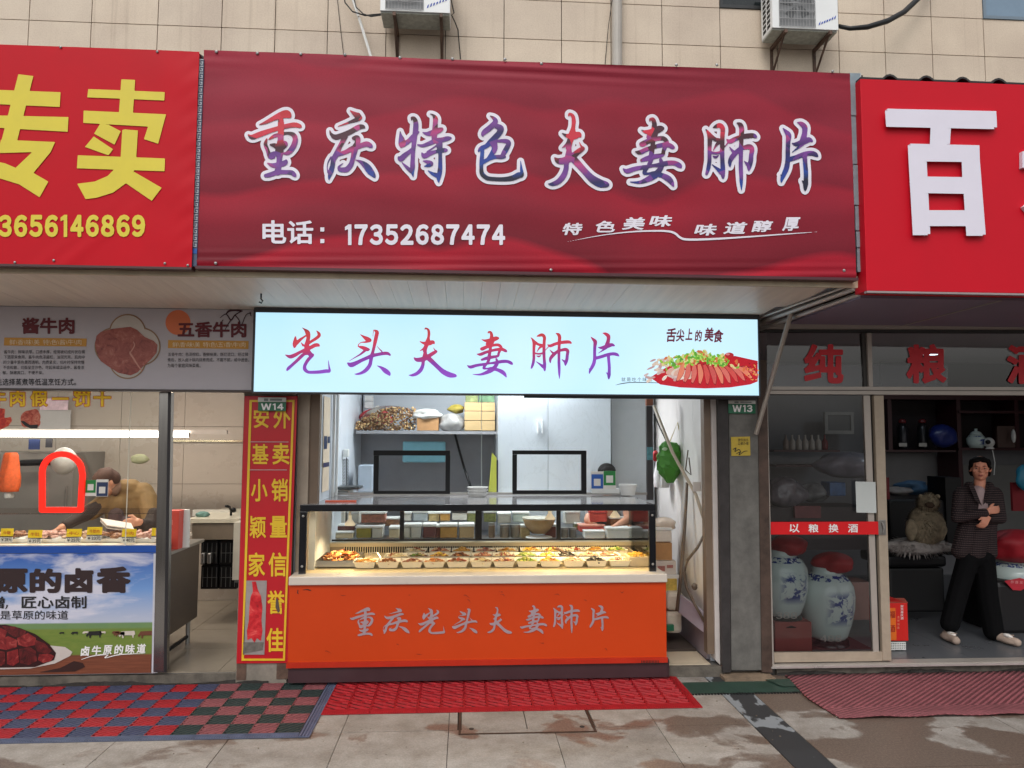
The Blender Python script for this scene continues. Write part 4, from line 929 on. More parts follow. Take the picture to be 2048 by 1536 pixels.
for s in ([(440,636,.6),(452,628,1),(462,640,1.4),(470,630,1.2),(484,622,1)], [(462,640,1),(455,650,1),(450,660,.6)], [(470,630,1),(478,640,1.2),(482,652,.9),(492,630,.8),(502,626,.8)], [(452,628,1),(458,622,2),(468,620,2.4),(478,621,2),(484,622,1.4)], [(500,624,.8),(502,632,.8)], [(446,640,1),(440,648,.6)]): bf.stroke(s)
obj('branch_print', flat(*bf.cut(0), YM - .0045), M('plum branch print', S(62, 26, 40), .5), mbm)
# ------------------------------------------------------------------ vertical banner and plaques
YV = 5.575
vb = thing('vertical_banner', 'tall red vertical banner with yellow characters and a roast duck photo', 'banner', (W(532, 1320, YV)[0], YV, W(532, 1325, YV)[1]))
def vquad(name, pts, off, mat, par=vb, th=.002):
    return obj(name, MB().prism([W(x, y, YV) for x, y in pts][::-1], YV - off, YV - off + th), mat, par)
redb = M('deep red banner vinyl', S(186, 14, 30), .4, var=.05, scale=3)
vquad('banner_cloth', [(489, 792), (595, 792), (575, 1326), (473, 1327)], 0, redb, th=.004)
yv = M('yellow banner print', S(226, 186, 40), .45, var=.04)
def lerp(a, b, t): return a + (b - a) * t
def vx(x, y): t = (y - 792) / 534; return lerp(489 + (x) * 106, 473 + (x) * 102, t)
bord = [((.10, 800), (.95, 800), (.95, 804), (.10, 804)), ((.10, 1317), (.95, 1317), (.95, 1321), (.10, 1321)), ((.10, 804), (.145, 804), (.145, 1317), (.10, 1317)), ((.91, 804), (.95, 804), (.95, 1317), (.91, 1317))]
for b in bord: vquad('border_print', [(vx(x, y), y) for x, y in b], .0045, yv)
YT = YV - .0045
for ch, a, b, c, d in (('安', 507, 816, 538, 856), ('基', 504, 888, 537, 928), ('小', 502, 958, 535, 1003), ('颖', 499, 1032, 532, 1076), ('家', 497, 1105, 530, 1153),
                       ('外', 547, 812, 581, 857), ('卖', 545, 886, 579, 929), ('销', 543, 957, 576, 1003), ('量', 540, 1032, 574, 1075), ('信', 537, 1105, 573, 1153), ('誉', 535, 1181, 569, 1228), ('佳', 533, 1256, 567, 1304)):
    text(vb, ch, a, b, c, d, YT, yv, .020, name='lettering', res=40)
cr = M('crease white', S(190, 150, 150), .5)
for a, b, c in ((500, 577, 883), (499, 574, 939)): obj('crease', MB().pbox(a, c, b, c + 1.6, YV - .0065, .001), cr, vb)
dk = obj('duck_photo', MB().prism([W(x, y, YV) for x, y in ((493, 1161), (534, 1161), (529, 1309), (486, 1309))][::-1], YV - .0045, YV - .003), M('photo grey', S(150, 140, 138), .5, var=.15, scale=9), vb)
polys(dk, [[(504, 1163), (512, 1163), (516, 1180), (522, 1192), (525, 1215), (523, 1240), (525, 1262), (522, 1282), (514, 1276), (509, 1285), (503, 1276), (495, 1280), (494, 1262), (498, 1240), (499, 1215), (501, 1195), (506, 1182)]], 0, 0, 1, YV - .0045, meat_mat('roast duck print', [S(120, 10, 20), S(190, 24, 36), S(214, 50, 56), S(236, 120, 110)], 9, .3), 'duck_print', off=.002)
obj('pan_print', MB().prism([W(x, y, YV) for x, y in ((487, 1284), (528, 1284), (526, 1300), (487, 1307))][::-1], YV - .0065, YV - .0055), M('grey pan print', S(104, 98, 92), .5, var=.3, scale=30), dk)
tf = Field(535, 1180, 575, 1240, .8); tf.poly([(552, 1196), (556, 1198), (560, 1222), (556, 1226), (551, 1215)]); obj('tear', flat(*tf.cut(0), YV - .0075), M('tear grey', S(90, 74, 66), .8), vb)
pil = M('stained concrete pillar', S(128, 120, 110), .85, var=.3, scale=7, bump=.5, bscale=30)
pillar = obj('pillar', MB().box(W(473, 1340, 5.6)[0], W(574, 1340, 5.6)[0], 5.585, 5.9, .0, 2.72), pil, label='stained concrete pillar behind the vertical red banner', cat='pillar')
obj('pillar_post', MB().pbox(473, 1327, 492, 1360, 5.58, .004).pbox(553, 1327, 576, 1358, 5.58, .004), rust, pillar)
grn = M('green sign enamel', S(24, 104, 72), .35, var=.04); wht = M('white sign enamel', S(206, 208, 204), .4, var=.05)
def plaque(lbl, s, x0, y0, x1, y1, ym, tx0, tx1, ty0, ty1, Y):
    t = thing('number_plaque', lbl, 'plaque', (W((x0 + x1) / 2, y1, Y)[0], Y, W((x0 + x1) / 2, y1, Y)[1]))
    obj('plate', MB().pbox(x0, ym, x1, y1, Y, .006), grn, t, bevel=.001); obj('top_strip', MB().pbox(x0, y0, x1, ym - .5, Y, .006), wht, t)
    wide(t, s, tx0, ty0, tx1, ty1, Y - .004, white_ink, .04, name='lettering')
    obj('small_print', MB().pbox(x0 + 12, y0 + 2, x0 + 20, ym - 2, Y - .002, .001).pbox(x0 + 24, y0 + 2.5, x1 - 8, ym - 2.5, Y - .002, .001), M('grey print', S(120, 128, 128), .5), t)
plaque('green W14 number plaque over the top of the vertical banner', 'W14', 516, 795, 572, 822, 804, 521, 568, 807, 820, YV - .03)
plaque('green W13 number plaque on the grey steel pillar', 'W13', 1457, 801, 1511, 827, 808, 1464, 1506, 810, 824, 5.54)

# ------------------------------------------------------------------ left stall
YG = 5.60
ls = thing('stall_front', 'glazed front of the beef stall with a steel corner post and yellow window lettering', 'shop front', (-2.6, YG, .08))
pane = MB().add([P(-400, 782, YG), P(262, 782, YG), P(250, 1092, YG), P(-400, 1092, YG)], [(3, 2, 1, 0)])
obj('window_pane', pane, gl_clear, ls)
obj('window_pane', MB().add([P(264, 782, YG + .004), P(318, 782, YG + .004), P(307, 1092, YG + .004), P(252, 1092, YG + .004)], [(3, 2, 1, 0)]), gl_clear, ls)
obj('pane_edge', MB().tube([P(262.5, 782, YG - .002), P(250.5, 1092, YG - .002)], .0035, 5), M('bright glass edge', S(214, 214, 200), .3), ls)
obj('crossbar', MB().add([P(-400, 1016, YG - .004), P(308, 1016, YG - .004), P(308, 1028, YG - .004), P(-400, 1028, YG - .004)], [(3, 2, 1, 0)]).pbox(-400, 1027, 308, 1029, YG - .006, .004), glass('frosted strip', (.80, .76, .72), 1.6, .15), ls)
post = MB().prism([W(x, y, 5.58) for x, y in ((318, 784), (340, 784), (330, 1345), (306, 1345))][::-1], 5.58, 5.66)
obj('corner_post', post, M('polished steel', S(150, 148, 146), .16, metal=1, var=.06, stretch=(14, 14, .5), scale=3), ls, bevel=.004)
obj('post_edge', MB().prism([W(x, y, 5.574) for x, y in ((336, 784), (342, 784), (333, 1345), (327, 1345))][::-1], 5.574, 5.579), M('dark post edge', S(52, 50, 52), .4, metal=.5), ls)
yst = M('yellow sticker', S(255, 206, 12), .45, var=.03); rst = M('red outline sticker', S(190, 60, 30), .5)
for ch, a, c in (('牛', -20, 12), ('肉', 20, 50), ('假', 61, 95), ('一', 104, 137), ('罚', 146, 180), ('十', 187, 222)):
    tp = (780, 813) if ch != '一' else (781, 813)
    o = text(ls, ch, a, tp[0], c, tp[1], YG - .010, yst, .028, name='sticker_letter')
    f = _gc[(ch, 'F', 64)]; vs, fs = f.cut(.062, 8)
    w0 = glyphs(ch, .028, 64)[0]; A = min(v[0] for v in w0); B = max(v[0] for v in w0); C = min(v[1] for v in w0); D = max(v[1] for v in w0)
    if ch == '一': C, D = -.1, .9
    sx = (c - a) / (B - A); sy = (tp[1] - tp[0]) / (D - C)
    obj('letter_outline', flat([(a + (x - A) * sx, tp[1] - (y - C) * sy) for x, y in vs], fs, YG - .007), rst, o)
# food stickers
fs1 = disc(ls, 'food_sticker', 62, 838, 20, YG - .006, meat_mat('sliced beef sticker', [S(110, 30, 22), S(186, 72, 50), S(206, 110, 84), S(220, 150, 120)], 24), [(58, 838, 17), (66, 834, 15), (72, 845, 9), (52, 845, 10), (70, 826, 8)])
polys(ls, [[(41, 842), (50, 852), (62, 857), (75, 857), (76, 849), (60, 850), (48, 842)]], 0, 0, 1, YG - .008, M('black plate print', S(30, 26, 26), .4), 'plate_print', off=0)
fs2 = polys(ls, [[(-6, 838), (22, 834), (24, 842), (16, 852), (2, 859), (-6, 858)], [(0, 816), (10, 818), (9, 836), (-2, 838), (-4, 820)]], 0, 0, 1, YG - .006, meat_mat('red noodle bowl sticker', [S(140, 20, 12), S(206, 40, 24), S(226, 110, 60)], 20), 'food_sticker', off=0)
# neon-red plastic arch, given its own glow though it is no lamp
f = Field(60, 890, 190, 1040, 1.0)
arch = [(83, 1020)] + [(83, 950)] + [(123 - 40 * math.cos(a), 945 - 37 * math.sin(a)) for a in [math.pi * k / 14 for k in range(15)]] + [(164, 950), (160, 1020), (83, 1020)]
for a, b in zip(arch, arch[1:]): f.seg(a, b, 5.6, 5.6)
vs, fs = f.cut(0); o = obj('arch_window', flat(vs, fs, YG - .03), M('fluorescent red acrylic', S(255, 40, 20), .35, emit=.55, ec=S(255, 30, 12)), label='fluorescent red arched serving window on the beef stall glass', cat='window')
s_ = o.modifiers.new('t', 'SOLIDIFY'); s_.thickness = .018; s_.offset = -1
f = Field(60, 890, 190, 1040, 1.0)
for a, b in zip(arch, arch[1:]): f.seg(a, b, 1.0, 1.0)
def card(lbl, x0, y0, x1, y1, Y, colr, top=True, par=None):
    t = thing('payment_card', lbl, 'card', (W((x0 + x1) / 2, y1, Y)[0], Y, W((x0 + x1) / 2, y1, Y)[1]))
    obj('board', MB().pbox(x0, y0, x1, y1, Y, .004), paper, t); dy = (y1 - y0)
    a, b = (y0 + dy * .16, y1) if top else (y0, y1 - dy * .18)
    obj('colour_field', MB().pbox(x0 + .8, a, x1 - .8, b - .8, Y - .002, .001), colr, t)
    cxx = (x0 + x1) / 2; w2 = (x1 - x0) * .27; cy_ = (a + b) / 2 + dy * .04
    obj('white_square', MB().pbox(cxx - w2, cy_ - w2 * 1.05, cxx + w2, cy_ + w2 * 1.05, Y - .004, .001), paper, t)
gcard = M('green card', S(30, 130, 60), .5); bcard = M('navy card', S(36, 54, 92), .5); b2 = M('blue card', S(34, 92, 176), .5)
card('small green payment card on the beef stall glass', 170, 960, 192, 992, YG - .012, gcard, False)
card('small navy payment card on the beef stall glass, right of the green one', 192.5, 959, 216, 993, YG - .012, bcard, True)
# cabinet with printed wrap
cab = thing('display_cabinet', 'display cabinet wrapped in a printed meadow, sky and beef picture', 'counter', (-2.6, 5.6, .08))
zc0 = W(150, 1350, 5.59)[1]; zc1 = W(150, 1092, 5.59)[1]; cx1 = W(313, 1220, 5.59)[0]
obj('body', MB().box(-4.6, cx1 - .0, 5.60, 5.74, zc0, zc1 - .02), M('cabinet side', S(190, 190, 196), .5), cab)
obj('blue_band', MB().box(-4.6, cx1 - .01, 5.585, 5.599, W(150, 1106, 5.585)[1], zc1), M('blue band', S(22, 74, 160), .4, var=.04), cab)
def wrap_mat():
    m = bpy.data.materials.new('meadow print'); m.use_nodes = True; t = m.node_tree; p = t.nodes['Principled BSDF']
    tc = t.nodes.new('ShaderNodeTexCoord').outputs['Generated']; sp = t.nodes.new('ShaderNodeSeparateXYZ'); t.links.new(tc, sp.inputs[0]); z = sp.outputs[2]
    g = t.nodes.new('ShaderNodeNewGeometry').outputs['Position']
    skyc = ramp(t, [(.45, S(178, 186, 206)), (.7, S(110, 150, 206)), (1, S(40, 88, 170))], z)
    cl = noise(t, scaled(t, g, (1.0, 1, 3.2)), 2.1, 6, .55, .4)
    skyc = mixc(t, ramp(t, [(.48, (0, 0, 0)), (.62, (1, 1, 1))], cl), skyc, S(206, 206, 220))
    grass = mixc(t, noise(t, scaled(t, g, (2, 1, 9)), 6, 5), S(84, 116, 44), S(128, 140, 62))
    hill = mixc(t, noise(t, g, 5, 3), S(92, 128, 92), S(120, 146, 84))
    wood = mixc(t, noise(t, scaled(t, g, (3, 1, 40)), 2, 5), S(74, 36, 24), S(146, 84, 58))
    c = mixc(t, ramp(t, [(.415, (1, 1, 1)), (.425, (0, 0, 0))], z), skyc, hill)
    c = mixc(t, ramp(t, [(.365, (1, 1, 1)), (.38, (0, 0, 0))], z), c, grass); c = mixc(t, ramp(t, [(.150, (1, 1, 1)), (.162, (0, 0, 0))], z), c, wood)
    t.links.new(c, p.inputs['Base Color']); p.inputs['Roughness'].default_value = .42
    return m
YP = 5.588
obj('printed_wrap', MB().box(-4.6, W(306, 1230, YP)[0], YP, YP + .010, W(150, 1348, YP)[1], W(150, 1107, YP)[1]), wrap_mat(), cab)
obj('corner_trim', MB().prism([W(x, y, 5.583) for x, y in ((307, 1107), (321, 1107), (314, 1346), (303, 1346))][::-1], 5.583, 5.6), M('white corner trim', S(190, 190, 198), .4), cab)
bt = M('brown black print', S(44, 24, 26), .5, var=.04)
for ch, a, b, c, d in (('原', -8, 1137, 55, 1186), ('的', 59, 1137, 123, 1186), ('卤', 129, 1136, 187, 1186), ('香', 193, 1133, 261, 1186)): text(cab, ch, a, b, c, d, YP - .004, bt, .05, name='lettering', res=40)
text(cab, '增', -24, 1193, 9, 1217, YP - .004, ink, .02, name='lettering', res=36)
obj('lettering', flat(*(lambda f: (f.stroke([(14, 1211, 1.6), (13, 1215, 1.2), (10, 1218, .4)]), f.cut(0))[1])(Field(5, 1203, 22, 1222, .6)), YP - .004), ink, cab)
text(cab, '匠心卤制', 43, 1192, 173, 1217, YP - .004, ink, .02, name='lettering', res=36); text(cab, '是草原的味道', 0, 1221, 136, 1239, YP - .004, ink, .004, name='lettering', res=36)
for i, ch in enumerate('卤牛原的味道'): text(cab, ch, 161 + i * 22.4, 1292 - i * .9, 180 + i * 22.4, 1312 - i * 1.2, YP - .004, white_ink, .03, shear=.12, name='lettering', res=36)
f = Field(155, 1300, 300, 1325, .8); f.stroke([(163, 1319, .5), (185, 1312, .9), (215, 1309, 1.2), (210, 1316, .7), (240, 1309, 1), (290, 1307, .3)]); obj('swoosh_line', flat(*f.cut(0), YP - .004), white_ink, cab)
cowm = {'b': M('black cow print', S(26, 24, 24), .5), 'w': M('white cow print', S(206, 196, 184), .5), 'r': M('brown cow print', S(104, 60, 40), .5)}
for k, x, y, s in (('b', 190, 1268, 1.25), ('w', 256, 1268, 1.3), ('r', 240, 1268, .9), ('r', 295, 1268, 1.35), ('b', 150, 1266, .55), ('b', 124, 1266, .4), ('w', 172, 1265, .5), ('w', 206, 1265, .5), ('r', 232, 1265, .6)):
    polys(cab, [[(x - 10 * s, y - 4 * s), (x + 10 * s, y - 5 * s), (x + 11 * s, y + 1 * s), (x + 9 * s, y + 1.5 * s), (x + 8.5 * s, y + 6 * s), (x + 7 * s, y + 6 * s), (x + 6.5 * s, y + 2 * s), (x - 6 * s, y + 2 * s), (x - 7 * s, y + 6.5 * s), (x - 9 * s, y + 6.5 * s), (x - 9.5 * s, y + 1 * s), (x - 13 * s, y + 5 * s), (x - 14.5 * s, y + 2 * s)]], 0, 0, 1, YP - .004, cowm[k], 'cow_print', h=.7, off=0)
pf = Field(-60, 1290, 160, 1350, 1); pf.poly([(-60, 1340), (60, 1337), (110, 1327), (140, 1312), (145, 1304), (130, 1294), (100, 1291), (-60, 1291)]); pl_ = obj('plate_print', flat(*pf.cut(0), YP - .0035), M('white plate print', S(196, 186, 180), .5), cab)
sh_ = Field(60, 1310, 175, 1350, 1); sh_.poly([(75, 1345), (120, 1336), (148, 1322), (166, 1326), (170, 1334), (150, 1343)]); obj('plate_print', flat(*sh_.cut(0), YP - .0025), M('dark wood print', S(50, 22, 18), .5), cab)
mt = meat_mat('printed braised beef', [S(60, 10, 12), S(112, 22, 26), S(138, 38, 38), S(170, 84, 76)], 16); md = meat_mat('printed darker beef', [S(34, 6, 8), S(72, 14, 16), S(100, 24, 26), S(140, 60, 54)], 16)
polys(cab, [[(-30, 1252), (10, 1249), (40, 1256), (70, 1268), (98, 1288), (112, 1306), (108, 1320), (70, 1334), (-30, 1336)]], 0, 0, 1, YP - .006, M('dark sauce print', S(44, 8, 10), .4), 'meat_print', off=0)
for k, (g, m_) in enumerate((([(-30, 1256), (-4, 1253), (14, 1262), (10, 1276), (-10, 1284), (-30, 1280)], mt), ([(4, 1252), (30, 1253), (52, 1262), (50, 1272), (28, 1274), (14, 1264)], md), ([(34, 1276), (56, 1266), (72, 1276), (70, 1290), (52, 1294), (36, 1290)], mt), ([(-6, 1284), (16, 1272), (34, 1280), (34, 1294), (12, 1300), (-8, 1296)], mt),
    ([(72, 1280), (90, 1287), (104, 1302), (96, 1308), (76, 1304), (70, 1294)], md), ([(78, 1308), (100, 1308), (108, 1312), (102, 1322), (86, 1326), (76, 1320)], mt), ([(38, 1298), (60, 1294), (72, 1302), (74, 1322), (58, 1330), (40, 1326)], md), ([(14, 1304), (36, 1298), (38, 1324), (26, 1332), (14, 1328)], mt), ([(-30, 1288), (-8, 1300), (10, 1304), (10, 1328), (-4, 1334), (-30, 1334)], md))):
    polys(cab, [g], 0, 0, 1, YP - .0065 - k * .0002, m_, 'meat_print', off=0)
# the bed of meat behind the glass
bedz = W(150, 1080, 5.75)[1]
obj('display_bed', MB().box(-4.6, cx1 - .02, 5.62, 6.3, zc1 - .02, zc1 + .004), M('white display cloth', S(236, 222, 204), .6, var=.05), cab)
cooked = [meat_mat('cooked meat', [S(70, 36, 22), S(132, 84, 58), S(170, 124, 94), S(196, 160, 130)], 30), meat_mat('pale cooked meat', [S(120, 84, 60), S(186, 150, 120), S(214, 184, 156)], 30), meat_mat('pink cooked meat', [S(150, 96, 84), S(206, 160, 146), S(226, 190, 174)], 30)]
names = ('dark braised', 'pale pink', 'light brown', 'golden brown', 'pale boiled', 'reddish')
ztop = zc1 + .006
for k, (px, ci, Y) in enumerate(((35, 0, 5.86), (100, 2, 5.86), (165, 1, 5.86), (232, 0, 5.86), (292, 2, 5.84), (-20, 1, 5.86))):
    x = W(px, 1080, Y)[0]; t = thing('meat_tray', f'white tray of {names[k]} meat in the beef stall, ' + ('at the cut-off left end' if px < 0 else ('leftmost fully seen', 'beside the right hand', 'under the third price tag', 'under the fifth price tag', 'next to the steel corner post')[k]), 'tray', (x, Y, ztop), 'meat trays in the beef stall')
    obj('tray', MB().add([(x - .12, Y - .14, ztop), (x + .12, Y - .14, ztop), (x + .12, Y + .14, ztop), (x - .12, Y + .14, ztop), (x - .14, Y - .16, ztop + .03), (x + .14, Y - .16, ztop + .03), (x + .14, Y + .16, ztop + .03), (x - .14, Y + .16, ztop + .03)],
        [(0, 1, 2, 3), (0, 4, 5, 1), (1, 5, 6, 2), (2, 6, 7, 3), (3, 7, 4, 0)]), white_pl, t)
    mb = MB()
    for _ in range(26): mb.ball((x + random.uniform(-.09, .09), Y + random.uniform(-.1, .1), ztop + .03 + random.uniform(0, .03)), (random.uniform(.015, .035), random.uniform(.015, .03), random.uniform(.008, .018)), 7, 5, jit=.15)
    obj('meat', mb, cooked[ci], t, smooth=True, kind='stuff')
tagy = M('yellow price tag', S(250, 214, 20), .5, var=.03); tagb = M('tag black', S(30, 34, 26), .5)
pr = ('￥28元', '￥35元', '￥25元', '￥23元', '￥40元', '￥38元')
for k, (px, py, s_, dx) in enumerate(((12, 1071, 25, 3), (68, 1074, 28, 3), (146, 1072, 30, 3), (187, 1068, 30, 3), (256, 1072, 28, 3), (306, 1070, 8, 2))):
    Y = 5.655; w2 = s_ / 2; t = thing('price_tag', ('leftmost yellow price tag standing in the meat display', 'yellow price tag left of the vendor\'s reaching hand', 'yellow price tag right of the vendor\'s reaching hand', 'yellow price tag under the crossbar below the payment cards', 'yellow price tag under the white tray the vendor holds', 'narrow yellow price tag half hidden by the steel corner post')[k], 'price tag', (W(px, py + 14, Y)[0], Y, W(px, py + 14, Y)[1]), 'price tags in the beef stall')
    pts = lambda a, b: [W(px - w2 + dx * (1 - a), py - 14 + a * 28, Y), W(px + w2 + dx * (1 - a), py - 14 + a * 28, Y), W(px + w2 + dx * (1 - b), py - 14 + b * 28, Y), W(px - w2 + dx * (1 - b), py - 14 + b * 28, Y)]
    obj('tag_top', MB().prism(pts(0, .55)[::-1], Y, Y + .003), tagy, t); obj('tag_line', MB().prism(pts(.56, .62)[::-1], Y, Y + .003), tagb, t); obj('tag_foot', MB().prism(pts(.63, 1)[::-1], Y, Y + .003), paper, t)
    if s_ > 10:
        text(t, pr[k], px - w2 + 3, py + 4.5, px + w2 - 1, py + 12, Y - .003, ink, .01, name='price', res=34)
        text(t, ('牛腱', '牛肚', '牛心', '牛筋肉', '牛肉')[k % 5], px - w2 + 7, py - 9, px + w2 - 3, py - 2, Y - .003, M('orange print', S(206, 110, 20), .5), .01, name='tag_name', res=34)
# inside the beef stall
tube = thing('tube_lamp', 'long glowing white tube lamp across the beef stall', 'lamp', (-2.9, 7.3, 1.82))
obj('glowing_tube', MB().tube([P(-500, 867, 7.3), P(377, 869, 7.3)], .026, 12), M('lit tube', (1, 1, 1), .4, emit=9, ec=(1, .95, .86)), tube)
obj('tube_clip', MB().tube([P(377.5, 869, 7.3), P(379, 869, 7.3)], .024, 10).box(-4.4, -2.3, 7.33, 7.36, 1.80, 1.84), alu, tube)
def ceiling_lamp(lbl, x, y, z, sx, sy, power, colr, grp=None):
    t = thing('ceiling_lamp', lbl, 'lamp', (x, y, z), grp)
    obj('housing', MB().box(x - sx / 2 - .02, x + sx / 2 + .02, y - sy / 2 - .02, y + sy / 2 + .02, z + .004, z + .05), white_pl, t)
    obj('diffuser', MB().box(x - sx / 2, x + sx / 2, y - sy / 2, y + sy / 2, z - .004, z + .003), M('lit diffuser', (1, 1, 1), .5, emit=3, ec=colr), t)
    l = bpy.data.lights.new('lamp_light', 'AREA'); l.shape = 'RECTANGLE'; l.size = sx; l.size_y = sy; l.energy = power; l.color = colr
    o = bpy.data.objects.new('lamp_light', l); COL.objects.link(o); o.parent = t; o.location = (0, 0, -.012)
ceiling_lamp('tube ceiling lamp inside the beef stall', -3.0, 6.6, 2.69, 1.2, .15, 32, (1, .92, .82))
ceiling_lamp('strip lamp behind the menu board over the beef stall display', -3.0, 5.78, 2.16, 1.6, .05, 9, (1, .84, .62))  # added lamp, out of view, put in to brighten the meat bed
ceiling_lamp('tube ceiling lamp inside the cold-dish shop', .35, 7.0, 2.69, 1.2, .15, 52, (.94, .97, 1))
ceiling_lamp('small ceiling lamp inside the liquor shop', W(1856, 704, 7.6)[0], 7.6, 2.69, .22, .12, 2.4, (.75, .9, 1))
cd_ = M('taupe cupboard door', S(120, 114, 108), .4, var=.06)
cbd = thing('cupboard', 'grey-taupe tall cupboard standing behind the red arched window', 'cupboard', (W(60, 1050, 7.2)[0], 7.5, .08))
a0 = W(-300, 900, 7.4)[0]; a1 = W(150, 900, 7.4)[0]
obj('body', MB().box(a0, a1, 7.41, 8.0, .08, W(60, 905, 7.4)[1]), cd_, cbd)
for i in range(3):
    u0 = a0 + (a1 - a0) * i / 3; u1 = a0 + (a1 - a0) * (i + 1) / 3; d_ = obj('door', MB().box(u0 + .003, u1 - .003, 7.392, 7.409, .10, W(60, 908, 7.4)[1]), cd_, cbd)
    obj('handle', MB().tube([(u1 - .05, 7.375, 1.1), (u1 - .05, 7.375, 1.3)], .006, 6), steel, d_)
obj('wall_poster', MB().pbox(80, 797, 136, 820, 7.95, .004), M('pink poster', S(214, 186, 196), .6, var=.2, scale=14), label='pinkish notice on the back wall behind the yellow lettering', cat='poster')
obj('wall_poster', MB().pbox(78, 820, 141, 860, 7.96, .004), M('pale poster', S(176, 172, 170), .6, var=.06), label='large pale notice on the back wall below the pinkish one', cat='poster')
obj('wall_sign', MB().pbox(57, 878, 79, 899, 7.36, .01), M('navy sign', S(34, 48, 92), .5), label='small square navy sign above the cupboard', cat='sign')
obj('wall_sign', MB().pbox(91, 877, 104, 895, 7.36, .01), M('dark sign', S(50, 48, 54), .5, var=.2), label='small dark sign right of the navy one', cat='sign')
# hanging orange bag
def lump(c, r, seed, n=20, m=14, amp=.12, fr=3):
    mb = MB(); rnd = random.Random(seed); ph = [rnd.uniform(0, 6) for _ in range(6)]
    vs = []; fs = []
    for i in range(m + 1):
        th = math.pi * i / m
        for k in range(n):
            a = 2 * math.pi * k / n
            j = 1 + amp * (math.sin(fr * a + ph[0]) * math.sin(2 * th + ph[1]) + .6 * math.sin(2 * fr * a + ph[2] + 3 * th) + .4 * math.sin(5 * th + ph[3] + a))
            vs.append((c[0] + r[0] * math.sin(th) * math.cos(a) * j, c[1] + r[1] * math.sin(th) * math.sin(a) * j, c[2] + r[2] * math.cos(th)))
    for i in range(m):
        for k in range(n): fs.append((i * n + k, (i + 1) * n + k, (i + 1) * n + (k + 1) % n, i * n + (k + 1) % n))
    return mb.add(vs, fs)
def hang(px, py0, py1, half, Y, depth, seed, amp=.08):
    x, z1 = W(px, py0, Y); z0 = W(px, py1, Y)[1]; hw = W(px + half, py0, Y)[0] - x
    mb = MB(); n = 24; m = 16; vs = []; fs = []; rnd = random.Random(seed); ph = rnd.uniform(0, 6)
    for i in range(m + 1):
        t = i / m; r = (.62 + .38 * min(1, t * 1.6)) * (1 if t < .93 else .9) * (1 if t > .04 else .8)
        for k in range(n):
            a = 2 * math.pi * k / n; j = 1 + amp * math.sin(5 * a + ph + 2 * t) * (1 - t * .4) + amp * .6 * math.sin(9 * a + t * 5)
            vs.append((x + hw * r * j * math.cos(a), Y + depth * r * j * math.sin(a), z1 + (z0 - z1) * t))
    for i in range(m):
        for k in range(n): fs.append((i * n + k, (i + 1) * n + k, (i + 1) * n + (k + 1) % n, i * n + (k + 1) % n))
    fs += [tuple(range(n)), tuple(range(m * n + n - 1, m * n - 1, -1))]
    return mb.add(vs, fs)
t = thing('hanging_bag', 'orange net bag of plastic bags hanging in the beef stall', 'bag', P(23, 985, 6.9))
obj('net', hang(23, 905, 983, 20, 6.9, .07, 3), M('orange net', S(226, 96, 40), .6, var=.18, scale=30, bump=.4), t, smooth=True)
obj('bag_tail', hang(18, 982, 996, 8, 6.9, .03, 5, .2), white_pl, t, smooth=True)
wb = lump(P(128, 922, 7.1), (.11, .10, .125), 4, amp=.02); obj('basin', wb, M('white enamel basin', S(190, 186, 180), .3), smooth=True, label='round white enamel basin behind the red arched window', cat='basin')
obj('rail', MB().tube([P(42, 926, 7.3), P(104, 924, 7.3)], .03, 8), black_m, label='thick black rail running into the red arch from the left', cat='rail')
obj('reflection_lump', lump(P(279, 918, 7.6), (.085, .03, .05), 9, amp=.12), M('pale green-yellow plastic', S(172, 172, 136), .4), smooth=True, label='pale green-yellow plastic colander on the back wall', cat='colander')  # added lump modelled on a faint pale reflection
obj('wall_strip', MB().pbox(342, 880, 486, 884, 7.98, .012), M('bright metal strip', S(226, 214, 180), .15, metal=.8), label='bright metal strip along the tiled wall right of the steel post', cat='trim')
# side table, cups, red box
xs_ = W(332, 1180, 5.75)[0]; k_ = W(399, 1100, 1)[0]; yfar = xs_ / k_
tb = thing('steel_table', 'brushed steel side counter behind the corner post', 'table', (xs_ - .3, 6.1, .08))
zt_ = W(332, 1107, 5.75)[1]
brn = M('dull steel sheet', S(104, 92, 82), .42, metal=.6, var=.1, stretch=(1, 1, 8), scale=6)
obj('cabinet_side', MB().box(xs_ - .55, xs_, 5.75, yfar, W(332, 1278, 5.75)[1], zt_ - .012), brn, tb, bevel=.004)
obj('table_top', MB().box(xs_ - .57, xs_ + .03, 5.72, yfar + .02, zt_ - .011, zt_ + .014), steel, tb, bevel=.003)
for yy in (5.82, yfar - .06):
    for xx in (xs_ - .5, xs_ - .05): obj('leg', MB().tube([(xx, yy, .08), (xx, yy, W(332, 1278, 5.75)[1] - .001)], .018, 8), steel, tb)
obj('low_rail', MB().tube([(xs_ - .05, 5.86, .14), (xs_ - .05, yfar - .08, .14)], .014, 6), black_m, tb)
rb = thing('carton', 'red paper carton standing on the steel counter beside the corner post', 'box', P(345, 1105, 5.9)); rb.location.z = zt_ + .014
ry = 5.85; obj('box', MB().box(W(331, 1060, ry)[0], W(357, 1060, ry)[0], ry, ry + .12, zt_ + .015, W(345, 1022, ry)[1]), M('red carton', S(206, 74, 62), .5, var=.05), rb)
text(rb, '凸', 334, 1034, 345, 1050, ry - .003, M('pale red print', S(230, 150, 140), .5), 0, name='print')
cp = thing('cup_stack', 'stack of white plastic cups beside the red carton', 'cups', (W(369, 1090, 5.98)[0], 5.98, zt_ + .014))
ztc = W(369, 1019, 5.98)[1]; n_ = 7; cxx = W(369, 1060, 5.98)[0]
